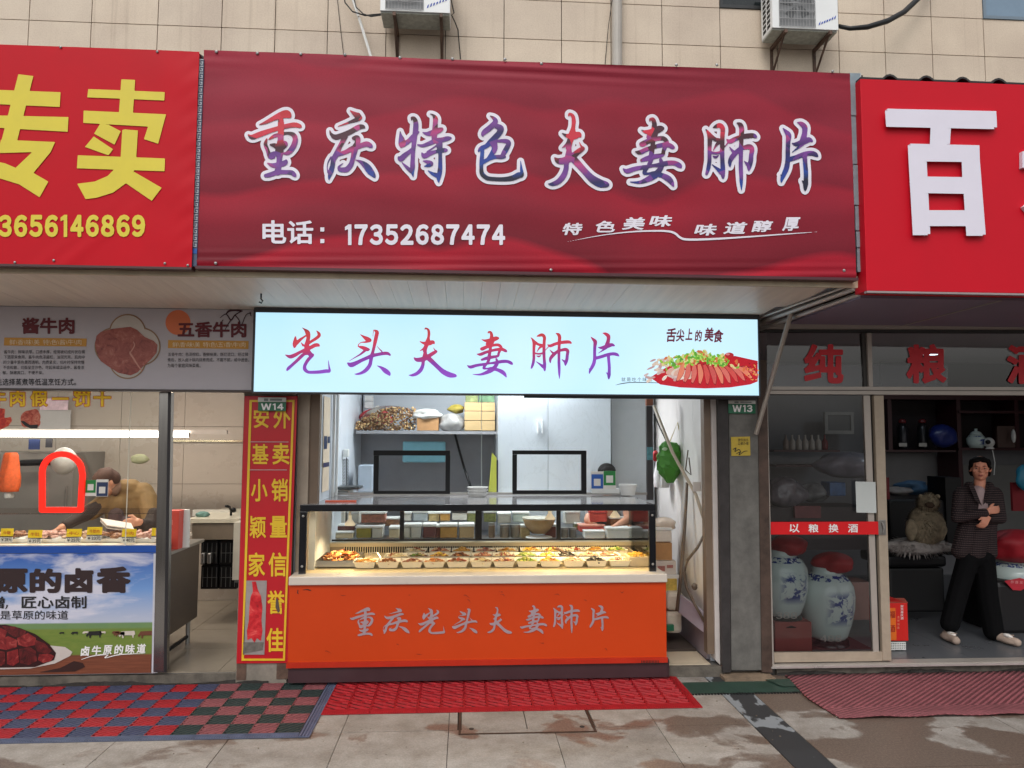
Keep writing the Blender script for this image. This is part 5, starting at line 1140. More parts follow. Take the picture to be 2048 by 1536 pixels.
for k in range(n_):
    z_ = zt_ + .0145 + (ztc - zt_ - .1) * k / (n_ - 1); obj('cup', MB().lathe([(.041, 0), (.033, .085), (.030, .085)] if True else [], (cxx, 5.98, z_), 18), white_pl, cp, smooth=False)
# wash stand
sk = thing('wash_stand', 'white-topped sink unit with a black tap at the back of the beef stall', 'sink', (W(425, 1150, 7.0)[0], 7.2, .08))
zz = W(425, 1038, 6.9)[1]
obj('counter_top', MB().box(W(372, 1040, 6.9)[0], W(478, 1040, 6.9)[0], 6.9, 7.9, zz - .035, zz), M('cream stone top', S(196, 190, 172), .3), sk)
obj('drawer_front', MB().pbox(384, 1047, 468, 1079, 6.93, .5), M('grey-brown front', S(128, 116, 102), .5), sk)
obj('backsplash', MB().pbox(385, 1020, 470, 1032, 7.5, .05), M('basin white', S(200, 196, 186), .3), sk)
obj('tap', MB().tube([P(462, 1036, 7.2), P(462, 1022, 7.2), P(459, 1014, 7.1), P(452, 1012, 7.0)], .012, 8).ball(P(467, 1020, 7.2), .025, 8, 6), black_m, sk, smooth=True)
for px in (388, 474): obj('leg', MB().pbox(px - 3, 1079, px + 3, 1165, 6.95, .05), M('leg grey', S(90, 88, 86), .5), sk)
obj('cleaning_cloth', lump(P(405, 1029, 7.1), (.06, .05, .03), 8, amp=.15), M('teal cloth', S(96, 130, 122), .8), smooth=True, label='crumpled teal cloth on the sink unit', cat='cloth')
obj('cupboard', MB().pbox(466, 1045, 484, 1160, 6.6, .3), M('cream cupboard', S(200, 194, 180), .4), label='narrow cream cupboard edge beside the vertical banner', cat='cupboard')
cr_ = thing('crate_stack', 'black slatted crates stacked under the sink unit', 'crates', (W(430, 1175, 7.3)[0], 7.3, .08))
for j in range(2):
    for i in range(2):
        x0_, x1_ = 402 + i * 37, 436 + i * 37; y0_, y1_ = 1082 + j * 49, 1129 + j * 49
        c_ = MB().pbox(x0_, y0_, x1_, y1_, 7.0, .4); obj('crate', c_, black_m, cr_)
        g_ = MB()
        for q in range(4): g_.pbox(x0_ + 3 + q * 9, y0_ + 4, x0_ + 4 + q * 9, y1_ - 4, 6.995, .003)
        g_.pbox(x0_ + 2, (y0_ + y1_) / 2, x1_ - 2, (y0_ + y1_) / 2 + 1, 6.993, .003); obj('crate_slats', g_, M('grey slats', S(96, 96, 96), .4), cr_)
for px in (405, 418): obj('flask', MB().pbox(px - 4, 1106, px + 4, 1128, 6.9, .06), steel, label=('small steel flask at the left of the crates' if px == 405 else 'small steel flask against the left crate'), cat='flask', bevel=.01)

# ------------------------------------------------------------------ middle shop front frame
fr_m = M('weathered beige frame', S(164, 150, 134), .5, var=.12, scale=6); fr_b = M('brown frame edge', S(112, 94, 78), .5, var=.12)
mf = thing('shop_frame', 'beige aluminium frame around the cold-dish shop opening', 'frame', (.35, 5.65, .08))
obj('jamb', MB().prism([W(x, y, 5.66) for x, y in ((597, 788), (620, 788), (612, 1150), (590, 1150))][::-1], 5.66, 5.74), fr_m, mf)
obj('jamb_edge', MB().prism([W(x, y, 5.68) for x, y in ((621, 788), (641, 788), (634, 1010), (613, 1010))][::-1], 5.68, 5.76), fr_b, mf)
obj('jamb_edge', MB().prism([W(x, y, 5.62) for x, y in ((1407, 790), (1421, 790), (1430, 1308), (1415, 1308))][::-1], 5.62, 5.70), fr_b, mf)
obj('jamb', MB().prism([W(x, y, 5.60) for x, y in ((1422, 790), (1435, 790), (1446, 1336), (1431, 1320))][::-1], 5.60, 5.70), M('white frame', S(196, 188, 184), .45, var=.08), mf)
obj('head_rail', MB().pbox(597, 780, 1436, 789, 5.62, .08), fr_m, mf)
YU = 6.48    # upper glazing stands on the back edge of the case
ug = thing('glass_screen', 'upper glass screen above the cold-dish case with two black-edged hatches', 'screen', (.35, YU, 1.28))
def gp(x0, x1, y0=700, y1=990): return MB().add([P(x0, y0, YU), P(x1, y0, YU), P(x1, y1, YU), P(x0, y1, YU)], [(3, 2, 1, 0)])
obj('glass_pane', gp(640, 962), gl_clear, ug); obj('glass_pane', gp(964, 1294), gl_clear, ug)
obj('pane_edge', MB().tube([P(963, 700, YU), P(963, 990, YU)], .003, 5), M('pale glass edge', S(190, 200, 196), .3), ug)
obj('screen_post', MB().pbox(1294, 812, 1306, 1000, YU - .02, .04), M('dark steel post', S(74, 72, 74), .35, metal=.6), ug)
obj('post_block', MB().pbox(1293, 790, 1306, 811, YU - .02, .04), M('brown block', S(140, 84, 58), .6), ug)
obj('post_sticker', MB().pbox(1294, 894, 1306, 920, YU - .024, .003), M('teal sticker', S(90, 150, 160), .4, var=.3, scale=30), ug)
obj('bottom_rail', MB().pbox(636, 985, 1304, 990, YU - .015, .03), steel, ug)
for a, b, c, d, a2, b2_, c2, d2 in ((747, 901, 900, 988, 757, 911, 891, 982), (1025, 901, 1173, 988, 1034, 909, 1163, 981)):
    m_ = MB().pbox(a, b, c, b2_, YU - .02, .035).pbox(a, d2, c, d, YU - .02, .035).pbox(a, b2_ + .1, a2, d2 - .1, YU - .02, .035).pbox(c2, b2_ + .1, c, d2 - .1, YU - .02, .035)
    obj('hatch_frame', m_, black_m, ug)

# ------------------------------------------------------------------ display case
XL, XR = W(599, 1080, 5.58)[0], W(1311, 1080, 5.58)[0]; ZT = W(955, 1009, 5.58)[1]; ZB = .775; YC0, YC1 = 5.58, 6.46
dc = thing('display_case', 'refrigerated glass display case with a black frame standing on the orange counter', 'display case', ((XL + XR) / 2, YC0, ZB))
bfm = M('glossy black frame', S(16, 18, 24), .2, var=.1)
def zz_(y, Y=YC0): return W(955, y, Y)[1]
z_bar0 = zz_(1022)
obj('top_shelf', MB().box(XL + .01, XR - .01, YC0 + .012, YC1, ZT - .012, ZT), M('smoky glass shelf top', S(152, 150, 152), .12, var=.05, spec=.8), dc)
obj('top_rail', MB().box(XL, XR, YC0 - .012, YC0 + .01, z_bar0, ZT + .002), bfm, dc, bevel=.003)
wpx = W(614, 1080, 5.58)[0] - W(600, 1080, 5.58)[0]
for s_, x in ((1, XL), (-1, XR)):
    a, b = (x, x + s_ * wpx); a, b = min(a, b), max(a, b)
    p_ = obj('corner_post', MB().box(a, b, YC0 - .012, YC0 + .02, ZB, z_bar0 - .001), bfm, dc, bevel=.003)
    for zq in (zz_(1031), zz_(1130)): obj('bolt', MB().ball(((a + b) / 2, YC0 - .014, zq), (.010, .005, .010), 8, 4), steel, p_)
    obj('side_glass', MB().box(a + .01 if s_ > 0 else b - .016, a + .016 if s_ > 0 else b - .01, YC0 + .03, YC1 - .03, ZB, ZT - .014), gl_clear, dc)
    obj('side_rail', MB().box(a, b, YC0 + .021, YC1, ZT - .03, ZT - .013), bfm, dc)
obj('front_glass', MB().add([(XL + wpx, YC0, ZB), (XR - wpx, YC0, ZB), (XR - wpx, YC0, z_bar0), (XL + wpx, YC0, z_bar0)], [(0, 1, 2, 3)]), gl_clear, dc)
ybk = YC1 - .02; iz0 = W(955, 1081, ybk)[1]; ix0, ix1 = W(640, 1050, ybk)[0], W(1278, 1050, ybk)[0]
obj('back_rail', MB().box(ix0, ix1, ybk - .01, ybk + .01, iz0, iz0 + .014), bfm, dc)
for px in (643, 804, 957, 1117, 1274):
    x = W(px, 1050, ybk)[0]; ww = {804: .036, 957: .056, 1117: .038, 1274: .02}.get(px, .025)
    if px == 643: obj('back_post', MB().prism([(x + .05, iz0), (x + .08, iz0), (x + .03, ZT - .02), (x - .0, ZT - .02)], ybk - .01, ybk + .008), bfm, dc)
    else: obj('back_post', MB().box(x - ww / 2, x + ww / 2, ybk - .009, ybk + .008, iz0 + .015, ZT - .02), bfm, dc)
for a, b in ((660, 800), (809, 950), (966, 1110), (1123, 1268)):
    obj('sliding_door', MB().add([P(a, 1000, ybk), P(b, 1000, ybk), P(b, 1079, ybk), P(a, 1079, ybk)], [(3, 2, 1, 0)]), gl_clear, dc)
crm = M('cream case liner', S(206, 190, 158), .35, var=.04)
obj('back_ledge', MB().box(ix0, ix1, ybk - .10, ybk - .011, iz0 - .034, iz0 - .003), crm, dc)
obj('back_panel', MB().box(ix0 - .0, ix1, ybk - .085, ybk - .03, ZB, iz0 - .035), M('case liner grey', S(150, 136, 118), .4), dc)
gm_ = MB(); gx0, gx1 = W(688, 1096, ybk - .09)[0], W(1232, 1096, ybk - .09)[0]; n_ = 120
za_, zb_ = iz0 - .092, iz0 - .036
for k in range(n_):
    x = gx0 + (gx1 - gx0) * k / n_
    if abs(k - 62) < 3: continue
    gm_.box(x, x + .006, ybk - .094, ybk - .086, za_, zb_)
obj('air_grille', gm_, M('light grille fins', S(206, 196, 170), .4), dc, kind='stuff')
obj('grille_slot', MB().box(gx0, gx1, ybk - .0865, ybk - .0855, za_, zb_), black_m, dc)
obj('case_floor', MB().add([(XL + .02, YC0 + .02, ZB + .004), (XR - .02, YC0 + .02, ZB + .004), (XR - .02, ybk - .09, ZB + .035), (XL + .02, ybk - .09, ZB + .035)], [(0, 1, 2, 3)]), crm, dc)
obj('case_side', MB().box(XL + wpx + .004, XL + wpx + .006, YC0 + .2, ybk, ZB, iz0 - .05).box(XR - .045, XR - .04, YC0 + .2, ybk, ZB, iz0 - .05), crm, dc)
# lit case lamps
warm = (1, .74, .40)
for i, (px, py) in enumerate(((700, 1046), (1100, 1034), (1230, 1030))):
    Y = YC0 + .34; c = P(px, py, Y); t = thing('case_lamp', ('cone lamp at the left end of the display case', 'cone lamp right of the middle of the display case', 'cone lamp near the right end of the display case')[i], 'lamp', c, 'cone lamps in the display case')
    obj('shade', MB().lathe([(.012, .06), (.014, .03), (.040, -.005), (.042, -.018)], c, 18), M('lit lamp shade', S(236, 226, 206), .4, emit=.25, ec=(1, .9, .7)), t, smooth=True)
    obj('cord', MB().tube([c + Vector((0, 0, .06)), Vector((c.x, Y, ZT - .013))], .009, 8), white_pl, t)
    l = bpy.data.lights.new('bulb_light', 'SPOT'); l.energy = 17; l.color = warm; l.spot_size = R(150); l.spot_blend = .6; l.shadow_soft_size = .03
    o = bpy.data.objects.new('bulb_light', l); COL.objects.link(o); o.parent = t; o.location = (0, 0, -.025)
stl = thing('strip_lamp', 'warm strip lamp under the top rail of the display case', 'lamp', ((XL + XR) / 2, YC0 + .03, z_bar0))
obj('strip', MB().box(XL + .05, XR - .05, YC0 + .02, YC0 + .035, z_bar0 + .004, z_bar0 + .02), M('lit warm strip', (1, 1, 1), .5, emit=1.5, ec=warm), stl)
l = bpy.data.lights.new('strip_light', 'AREA'); l.shape = 'RECTANGLE'; l.size = XR - XL - .2; l.size_y = .02; l.energy = 7; l.color = warm
o = bpy.data.objects.new('strip_light', l); COL.objects.link(o); o.parent = stl; o.location = (0, -.003, -.004); o.rotation_euler = (R(-25), 0, 0)

# counter under the case
YK = 5.46
ct = thing('counter', 'orange counter with a white stone top, silver brush lettering and a dark kick band', 'counter', ((XL + XR) / 2, YK + .4, .0))
cx0, cx1_ = W(577, 1160, YK)[0], W(1335, 1155, YK)[0]
zt0, zt1 = W(955, 1168, YK)[1], W(955, 1151, YK)[1]
obj('stone_top', MB().box(cx0, cx1_, YK, YC1 + .2, zt0, zt1), M('white stone top', S(204, 194, 182), .3, var=.05), ct, bevel=.006)
ob = MB().box(W(577, 1240, YK + .02)[0], W(1333, 1240, YK + .02)[0], YK + .02, YC1 + .1, W(955, 1328, YK)[1], zt0 - .001)
obj('front_panel', ob, M('orange vinyl', S(196, 62, 12), .45, spec=.3, var=.05, scale=1.3), ct, bevel=.004)
obj('panel_foot', MB().box(W(575, 1240, YK + .02)[0], W(1334, 1240, YK + .02)[0], YK + .012, YK + .019, W(955, 1332, YK)[1], W(955, 1321, YK)[1]), M('orange lip', S(180, 40, 16), .35), ct)
kx0, kx1 = W(576, 1345, YK + .03)[0], W(1341, 1345, YK + .03)[0]; kb = W(955, 1360, YK + .03)[1]
obj('kick_band', MB().hprism([(kx0, YK + .03), (kx1 - .03, YK + .03), (kx1 - .008, YK + .038), (kx1, YK + .06), (kx1, YK + .5), (kx0, YK + .5)], max(.004, kb), W(955, 1327, YK + .03)[1]), M('dark brown rubber', S(66, 44, 48), .35, var=.12, scale=4), ct)
sm_ = Field(570, 1170, 1340, 1330, 1.0)
for q in range(14): a_, b_ = random.uniform(600, 1320), random.choice([random.uniform(1180, 1200), random.uniform(1280, 1318)]); sm_.stroke([(a_, b_, .2), (a_ + random.uniform(2, 9), b_ + random.uniform(-3, 3), .6), (a_ + random.uniform(6, 16), b_ + random.uniform(-4, 6), .2)], m=3)
obj('scuff', flat(*sm_.cut(0), YK + .0165), M('scuff mark', S(120, 34, 16), .6), ct, kind='stuff')
vs_ = MB()
for k in range(12): vs_.pbox(1283 + k * 3, 1321, 1284.2 + k * 3, 1327, YK + .008, .002)
obj('vent_slots', vs_, dark_gap, ct, kind='stuff')
slv = M('silver grey lettering', S(170, 150, 158), .35, metal=.25, var=.05)
for ch, b in (('重', (700, 1215, 750, 1272)), ('庆', (766, 1216, 819, 1268)), ('光', (836, 1216, 890, 1268)), ('头', (904, 1217, 955, 1267)), ('夫', (974, 1214, 1024, 1267)), ('妻', (1040, 1211, 1094, 1268)), ('肺', (1106, 1210, 1160, 1267)), ('片', (1179, 1211, 1218, 1262))):
    brush(ct, ch, b, YK + .016, slv, None, h=.8, fat=1.05, name='brush_letter')
sc_ = Field(585, 1175, 630, 1195, .6); sc_.stroke([(596, 1180, .7), (595, 1186, .9), (597, 1187, .5)]); sc_.stroke([(606, 1180, .4), (614, 1179, .8), (621, 1181, 1.0)]); obj('scuff', flat(*sc_.cut(0), YK + .016), ink, ct)

# trays of food
def bits(cx_, cy_, cz_, rx, ry, hgt, cols, n, size, shape):
    mb = MB()
    for _ in range(n):
        a = random.uniform(0, 2 * math.pi); r_ = math.sqrt(random.random()); x = cx_ + rx * r_ * math.cos(a); y = cy_ + ry * r_ * math.sin(a); z = cz_ + hgt * (1 - r_ * r_) * random.uniform(.5, 1.1)
        c = random.choice(cols); s = size * random.uniform(.7, 1.4)
        if shape == 'strip':
            v = Vector((random.uniform(-1, 1), random.uniform(-1, 1), random.uniform(-.2, .3))).normalized() * s * 1.8
            mb.tube([(x - v.x, y - v.y, z - v.z), (x, y, z + s * .35), (x + v.x, y + v.y, z + v.z)], s * .28, 4, c)
        elif shape == 'slice':
            rot = Matrix.Rotation(random.uniform(0, 6), 3, 'Z') @ Matrix.Rotation(random.uniform(-.8, .8), 3, 'X'); mb.ball((x, y, z), (s * 1.3, s, s * .22), 7, 4, c, .12, rot)
        else: mb.ball((x, y, z), (s, s, s * .8), 6, 4, c, .15)
    return mb
foodm = attr_mat('dressed food', .32, var=.25, scale=120)
K = {'golden': [S(214, 160, 62), S(232, 190, 96), S(196, 132, 44)], 'brown': [S(142, 86, 48), S(110, 62, 36), S(170, 112, 66)], 'red': [S(160, 84, 60), S(120, 54, 44), S(206, 140, 104), S(226, 196, 160)], 'white': [S(236, 220, 180), S(226, 206, 160), S(240, 230, 200)],
     'green': [S(86, 130, 40), S(150, 170, 70), S(206, 200, 120)], 'black': [S(24, 20, 18), S(40, 34, 30), S(16, 14, 14)], 'orange': [S(214, 130, 64), S(186, 90, 44), S(232, 172, 104), S(236, 206, 160)], 'yellow': [S(236, 196, 80), S(246, 216, 120), S(220, 176, 60)], 'mixed': [S(150, 60, 44), S(226, 200, 150), S(110, 140, 60)]}
rows = [('front', 5.80, 1128, [(732, 'golden', 'strip', 'golden shredded strips'), (778, 'brown', 'slice', 'brown spiced slices'), (825, 'red', 'slice', 'dark red sliced meat'), (869, 'orange', 'slice', 'pale orange slices with one dark piece'), (915, 'red', 'slice', 'thin red slices under a paper slip'), (962, 'white', 'slice', 'pale slices with a red edge'), (1007, 'red', 'slice', 'curled red-brown slices'), (1053, 'green', 'ball', 'green and yellow chopped vegetables'), (1099, 'yellow', 'strip', 'bright yellow shredded noodles'), (1145, 'white', 'strip', 'cream-coloured shreds'), (1190, 'black', 'ball', 'glossy black wood ear'), (1236, 'white', 'slice', 'white and orange slices')]),
        ('middle', 6.0, 1112, [(792, 'white', 'strip', 'whitish noodles'), (838, 'mixed', 'slice', 'small meat slices on white'), (878, 'yellow', 'ball', 'yellow beans'), (920, 'brown', 'slice', 'a small heap of brown meat'), (965, 'red', 'ball', 'red peanuts'), (1008, 'white', 'ball', 'pale beans'), (1051, 'green', 'strip', 'green seaweed shreds'), (1094, 'yellow', 'slice', 'yellow bamboo slices'), (1132, 'black', 'strip', 'dark green-black strips'), (1176, 'white', 'strip', 'white strips'), (1216, 'red', 'strip', 'pink-red strips')]),
        ('back', 6.20, 1100, [(832, 'white', 'slice', 'cream slices'), (880, 'red', 'ball', 'red chilli pieces'), (925, 'golden', 'ball', 'golden nuts'), (970, 'red', 'slice', 'dark red slices'), (1014, 'golden', 'slice', 'golden tofu pieces'), (1062, 'yellow', 'strip', 'pale yellow shreds'), (1106, 'yellow', 'ball', 'yellow corn'), (1148, 'white', 'ball', 'white pieces'), (1192, 'golden', 'strip', 'golden strips'), (1232, 'green', 'ball', 'olive-green pieces')])]
tray_w = M('white foam tray', S(238, 232, 218), .4, var=.02, emit=0)
for rn, Y, py, lst in rows:
    for px, kc, shp, desc in lst:
        x, z = W(px, py, Y); z = ZB + .006 + (Y - YC0) * .045; hw = .082; hd = .085; hh = .046
        t = thing('food_tray', f'white tray of {desc} in the case\'s {rn} row', 'tray', (x, Y, z), 'white food trays in the display case')
        a = [(x - hw * .8, Y - hd * .8, z), (x + hw * .8, Y - hd * .8, z), (x + hw * .8, Y + hd * .8, z), (x - hw * .8, Y + hd * .8, z)]
        b = [(x - hw, Y - hd, z + hh), (x + hw, Y - hd, z + hh), (x + hw, Y + hd, z + hh), (x - hw, Y + hd, z + hh)]
        c = [(x - hw - .006, Y - hd - .006, z + hh + .002), (x + hw + .006, Y - hd - .006, z + hh + .002), (x + hw + .006, Y + hd + .006, z + hh + .002), (x - hw - .006, Y + hd + .006, z + hh + .002)]
        mb = MB().add(a + b + c, [(3, 2, 1, 0)] + [(i, (i + 1) % 4, 4 + (i + 1) % 4, 4 + i) for i in range(4)] + [(4 + i, 4 + (i + 1) % 4, 8 + (i + 1) % 4, 8 + i) for i in range(4)])
        o = obj('tray', mb, tray_w, t)
        obj('food', bits(x, Y, z + .03, hw * .9, hd * .88, .03, K[kc] + ([S(150, 70, 46)] if kc in ('white', 'yellow') else []), 70, .010, shp), foodm, t, kind='stuff')
sp_ = thing('steel_tray', 'large steel tray of glossy orange braised pieces at the left end of the display case', 'tray', (W(675, 1125, 5.92)[0], 5.92, ZB + .02))
x0_, x1_ = W(638, 1125, 5.92)[0], W(718, 1125, 5.92)[0]; zq = ZB + .022
obj('tray', MB().box(x0_, x1_, 5.76, 6.2, zq, zq + .003).box(x0_, x1_, 5.76, 5.765, zq + .003, zq + .045).box(x0_, x1_, 6.195, 6.2, zq + .003, zq + .045).box(x0_, x0_ + .005, 5.766, 6.194, zq + .003, zq + .045).box(x1_ - .005, x1_, 5.766, 6.194, zq + .003, zq + .045), steel, sp_)
obj('food', bits((x0_ + x1_) / 2, 6.02, zq + .03, .13, .16, .05, K['orange'] + K['brown'], 130, .020, 'slice'), foodm, sp_, kind='stuff')
sc2 = thing('clear_tub', 'clear tub of yellow food at the right end of the display case', 'tub', (W(1275, 1130, 5.82)[0], 5.82, ZB + .01))
x = W(1275, 1120, 5.82)[0]; obj('tub', MB().box(x - .085, x + .075, 5.74, 5.92, ZB + .012, ZB + .085), M('cloudy plastic tub', S(206, 188, 160), .3), sc2, bevel=.006)
obj('food', bits(x - .005, 5.83, ZB + .085, .07, .08, .016, K['yellow'] + K['golden'], 50, .011, 'ball'), foodm, sc2, kind='stuff')
obj('serving_spoon', MB().tube([P(1108, 1098, 6.0), P(1118, 1099, 5.95), P(1133, 1108, 5.9)], [.006, .009, .008], 6), M('dark wood', S(60, 36, 26), .5), label='dark wooden spoon handle over the yellow bamboo tray', cat='spoon')
obj('tongs', MB().tube([P(742, 1112, 5.86), P(737, 1107, 5.9), P(755, 1106, 5.95), P(764, 1116, 5.9)], .008, 6), steel, label='steel tongs resting between the steel tray and the first white tray', cat='tongs')
obj('shelf_tube', MB().box(W(645, 1013, 5.7)[0], W(708, 1013, 5.7)[0], 5.80, 5.83, ZT + .001, ZT + .012), M('orange-red box', S(222, 96, 66), .5), label='flat orange-red box lying on the case top', cat='box')

# ------------------------------------------------------------------ things standing on and behind the case
def bowls(lbl, px, py0, py1, half, Y, n=3):
    x, zb = W(px, py1, Y); zt = W(px, py0, Y)[1]; r = W(px + half, py1, Y)[0] - x; zb = max(zb, ZT + .001) if Y < YC1 else zb
    t = thing('bowl_stack', lbl, 'bowls', (x, Y, zb)); hh = (zt - zb) / (n + .6)
    for k in range(n): obj('bowl', MB().lathe([(r * .74, 0), (r * .93, hh * 1.15), (r, hh * 1.2), (r, hh * 1.45), (r * .9, hh * 1.45), (r * .7, hh * .3)], (x, Y, zb + hh * k), 22), white_pl, t)
bowls('stack of white foam bowls on the case top in front of the glass seam', 955, 973, 1000, 21, 6.32, 3)
bowls('white plastic tub pair right of the payment cards', 1256, 966, 990, 18, 6.38, 1)
card('blue payment card standing on the case top', 1182, 943, 1207, 978, 6.40, b2, True); card('green payment card standing on the case top, right of the blue one', 1206.5, 942, 1232, 978, 6.396, gcard, False)
obj('card_stand', MB().pbox(1184, 977, 1239, 987, 6.41, .05), white_pl, label='low white box under the payment cards', cat='box', bevel=.003)
sc3 = thing('weighing_scale', 'flat electronic weighing scale behind the glass at the left', 'scale', P(682, 990, 6.62))
obj('pan', MB().pbox(655, 974, 718, 979, 6.6, .25), M('dark scale pan', S(70, 72, 72), .3, metal=.4), sc3, bevel=.004); obj('body', MB().pbox(657, 980, 700, 989, 6.62, .2), M('grey scale body', S(180, 176, 170), .4), sc3, bevel=.006); obj('display', MB().pbox(676, 983, 696, 986, 6.615, .004), ink, sc3)
shf = obj('wall_shelf', MB().pbox(712, 862, 995, 868, 7.5, .66), M('grey shelf board', S(146, 146, 150), .4), label='grey shelf along the back wall of the cold-dish shop', cat='shelf')
obj('bracket', MB().box(W(858, 900, 7.9)[0] - .01, W(858, 900, 7.9)[0] + .012, 8.14, 8.19, 1.0, 1.80), black_m, shf)
obj('wall_panel', MB().pbox(716, 869, 996, 1060, 8.1, .06), M('brushed grey sheet', S(150, 150, 156), .35, metal=.3, var=.08, scale=4), label='grey steel sheet on the wall below the shelf', cat='panel')
obj('hose', MB().tube([P(910, 868, 8.0), P(917, 895, 7.9), P(928, 935, 7.8), P(941, 972, 7.6)], .013, 8), cb, label='black hose hanging down from the shelf', cat='hose', smooth=True)
YI = 7.62
sn = thing('snack_bag', 'big clear bag of brown dried snacks on the shelf', 'bag', P(772, 862, YI))
zs = W(772, 862, 7.5)[1]; xa_, xb_ = W(714, 850, YI)[0], W(830, 850, YI)[0]
mb = MB()
for _ in range(620):
    u = random.random(); x = xa_ + (xb_ - xa_) * u; top = .07 + .16 * math.sin(min(1, u * 1.7) * 1.5); mb.ball((x, YI + random.uniform(-.08, .08), zs + .012 + random.random() * top), (random.uniform(.010, .018), .011, .009), 6, 4, random.choice([S(206, 166, 110), S(176, 130, 82), S(226, 192, 140), S(140, 98, 62)]), .15, Matrix.Rotation(random.uniform(0, 3), 3, 'Y'))
obj('snacks', mb, attr_mat('dried snack', .6), sn, kind='stuff')
film = glass('plastic film', (.97, .97, .96), .5, .3)
lb_ = lump(Vector(((xa_ + xb_) / 2 + .05, YI, zs + .13)), ((xb_ - xa_) * .5, .13, .13), 11, 26, 16, .10, 4); obj('film', lb_, film, sn, smooth=True)
rg = thing('red_bag', 'red bag with a white flap at the left end of the shelf', 'bag', P(745, 840, 7.9)); obj('bag', lump(P(752, 836, 7.88), (.17, .07, .10), 3, amp=.08), M('red fabric', S(190, 40, 52), .6), rg, smooth=True); obj('flap', MB().prism([W(x, y, 7.78) for x, y in ((732, 826), (756, 810), (765, 822), (748, 832))][::-1], 7.78, 7.79), paper, rg)
for k, (y0_, y1_) in enumerate(((791, 802), (803, 816))): obj('small_box', MB().pbox(729, y0_, 745, y1_, 7.95, .12), white_pl, label=('upper' if k == 0 else 'lower') + ' of two small white boxes above the red bag', cat='box', bevel=.004)
cbx = thing('cardboard_box', 'open brown cardboard box with a white cloth on the shelf', 'box', P(855, 862, YI)); obj('box', MB().pbox(834, 834, 877, 861, 7.55, .25), carton, cbx); obj('cloth', lump(P(853, 829, 7.62), (.14, .12, .06), 5, amp=.22), M('white cloth', S(226, 226, 222), .8, var=.04), cbx, smooth=True)
obj('plastic_bag', lump(P(903, 846, 7.62), (.13, .11, .10), 15, amp=.18), M('grey plastic bag', S(166, 164, 162), .25, var=.2, scale=10), smooth=True, label='crumpled grey plastic bag beside the wooden boxes', cat='bag')
obj('plastic_bag', lump(P(914, 818, 7.8), (.08, .06, .05), 6, amp=.2), M('yellow bag', S(196, 176, 80), .4, var=.2, scale=12), smooth=True, label='small yellow bag above the grey plastic bag', cat='bag')
wdm = M('pale plywood', S(190, 162, 116), .6, var=.08, stretch=(1, 1, 6), scale=5)
for k, (y0_, y1_, nm) in enumerate(((842, 861, 'bottom'), (823, 841, 'middle'), (805, 822, 'top'))): obj('wooden_box', MB().pbox(929, y0_, 990, y1_, 7.52, .4), wdm, label=f'{nm} of the three pale wooden boxes stacked on the shelf', cat='box', group='pale wooden boxes', bevel=.004)
obj('printed_box', MB().pbox(931, 789, 956, 804, 7.56, .3), M('red-green box', S(120, 130, 84), .6, var=.5, scale=22), label='small printed red and green box on the wooden boxes', cat='box'); obj('printed_box', MB().pbox(958, 789, 989, 804, 7.56, .3), M('green-blue box', S(96, 128, 96), .6, var=.4, scale=18), label='small printed green box on the wooden boxes, right one', cat='box')
# tall white cabinet and grey end panel
tc_ = thing('tall_cabinet', 'tall glossy white cabinet with faint grey veining behind the right hatch', 'cabinet', (W(1110, 1050, 7.1)[0], 7.4, .08))
def vein():
    m = bpy.data.materials.new('veined white'); m.use_nodes = True; t = m.node_tree; p = t.nodes['Principled BSDF']; tc = t.nodes.new('ShaderNodeTexCoord').outputs['Object']
    v = noise(t, scaled(t, tc, (1.6, 1, .9)), 2.2, 7, .62, 1.4); c = ramp(t, [(.485, S(206, 214, 222)), (.4985, S(198, 206, 213)), (.512, S(206, 214, 222))], v)
    t.links.new(c, p.inputs['Base Color']); p.inputs['Roughness'].default_value = .14; return m
vm = vein(); a0, a1 = W(996, 900, 7.1)[0], W(1222, 900, 7.1)[0]
obj('body', MB().box(a0, a1, 7.12, 8.19, .08, 2.6), vm, tc_)
am = (W(1096, 900, 7.1)[0]); 
for q, (u0, u1) in enumerate(((a0, am), (am, a1))):
    d_ = obj('door', MB().box(u0 + .002, u1 - .002, 7.10, 7.118, .12, 2.6), vm, tc_)
for px in (1076, 1085): obj('handle', MB().pbox(px - 1.3, 840, px + 1.3, 867, 7.07, .028), M('white handle', S(236, 238, 240), .25), tc_, bevel=.002)
obj('end_panel', MB().box(W(1224, 900, 7.2)[0], 1.86, 7.22, 7.26, .08, 2.6), M('pale grey board', S(178, 182, 186), .3, var=.04), label='pale grey board right of the tall white cabinet', cat='panel')
obj('apron', MB().prism([W(x, y, 7.05) for x, y in ((984, 905), (993, 915), (993, 985), (977, 983), (980, 950))][::-1], 7.05, 7.07), M('yellow-green apron', S(178, 182, 70), .7), label='yellow-green apron hanging at the cabinet corner', cat='apron')
obj('coat', MB().prism([W(x, y, 7.08) for x, y in ((990, 918), (996, 920), (996, 988), (988, 988))][::-1], 7.08, 7.1), M('navy cloth', S(30, 32, 60), .8), label='navy cloth beside the yellow-green apron', cat='cloth')
obj('reflection_board', MB().pbox(805, 883, 891, 925, 7.7, .03), M('pale blue plastic', S(130, 190, 206), .3), label='pale blue plastic board with rounded corners seen behind the left hatch', cat='board', bevel=.03)  # solid board added in place of a blue reflection in the glass
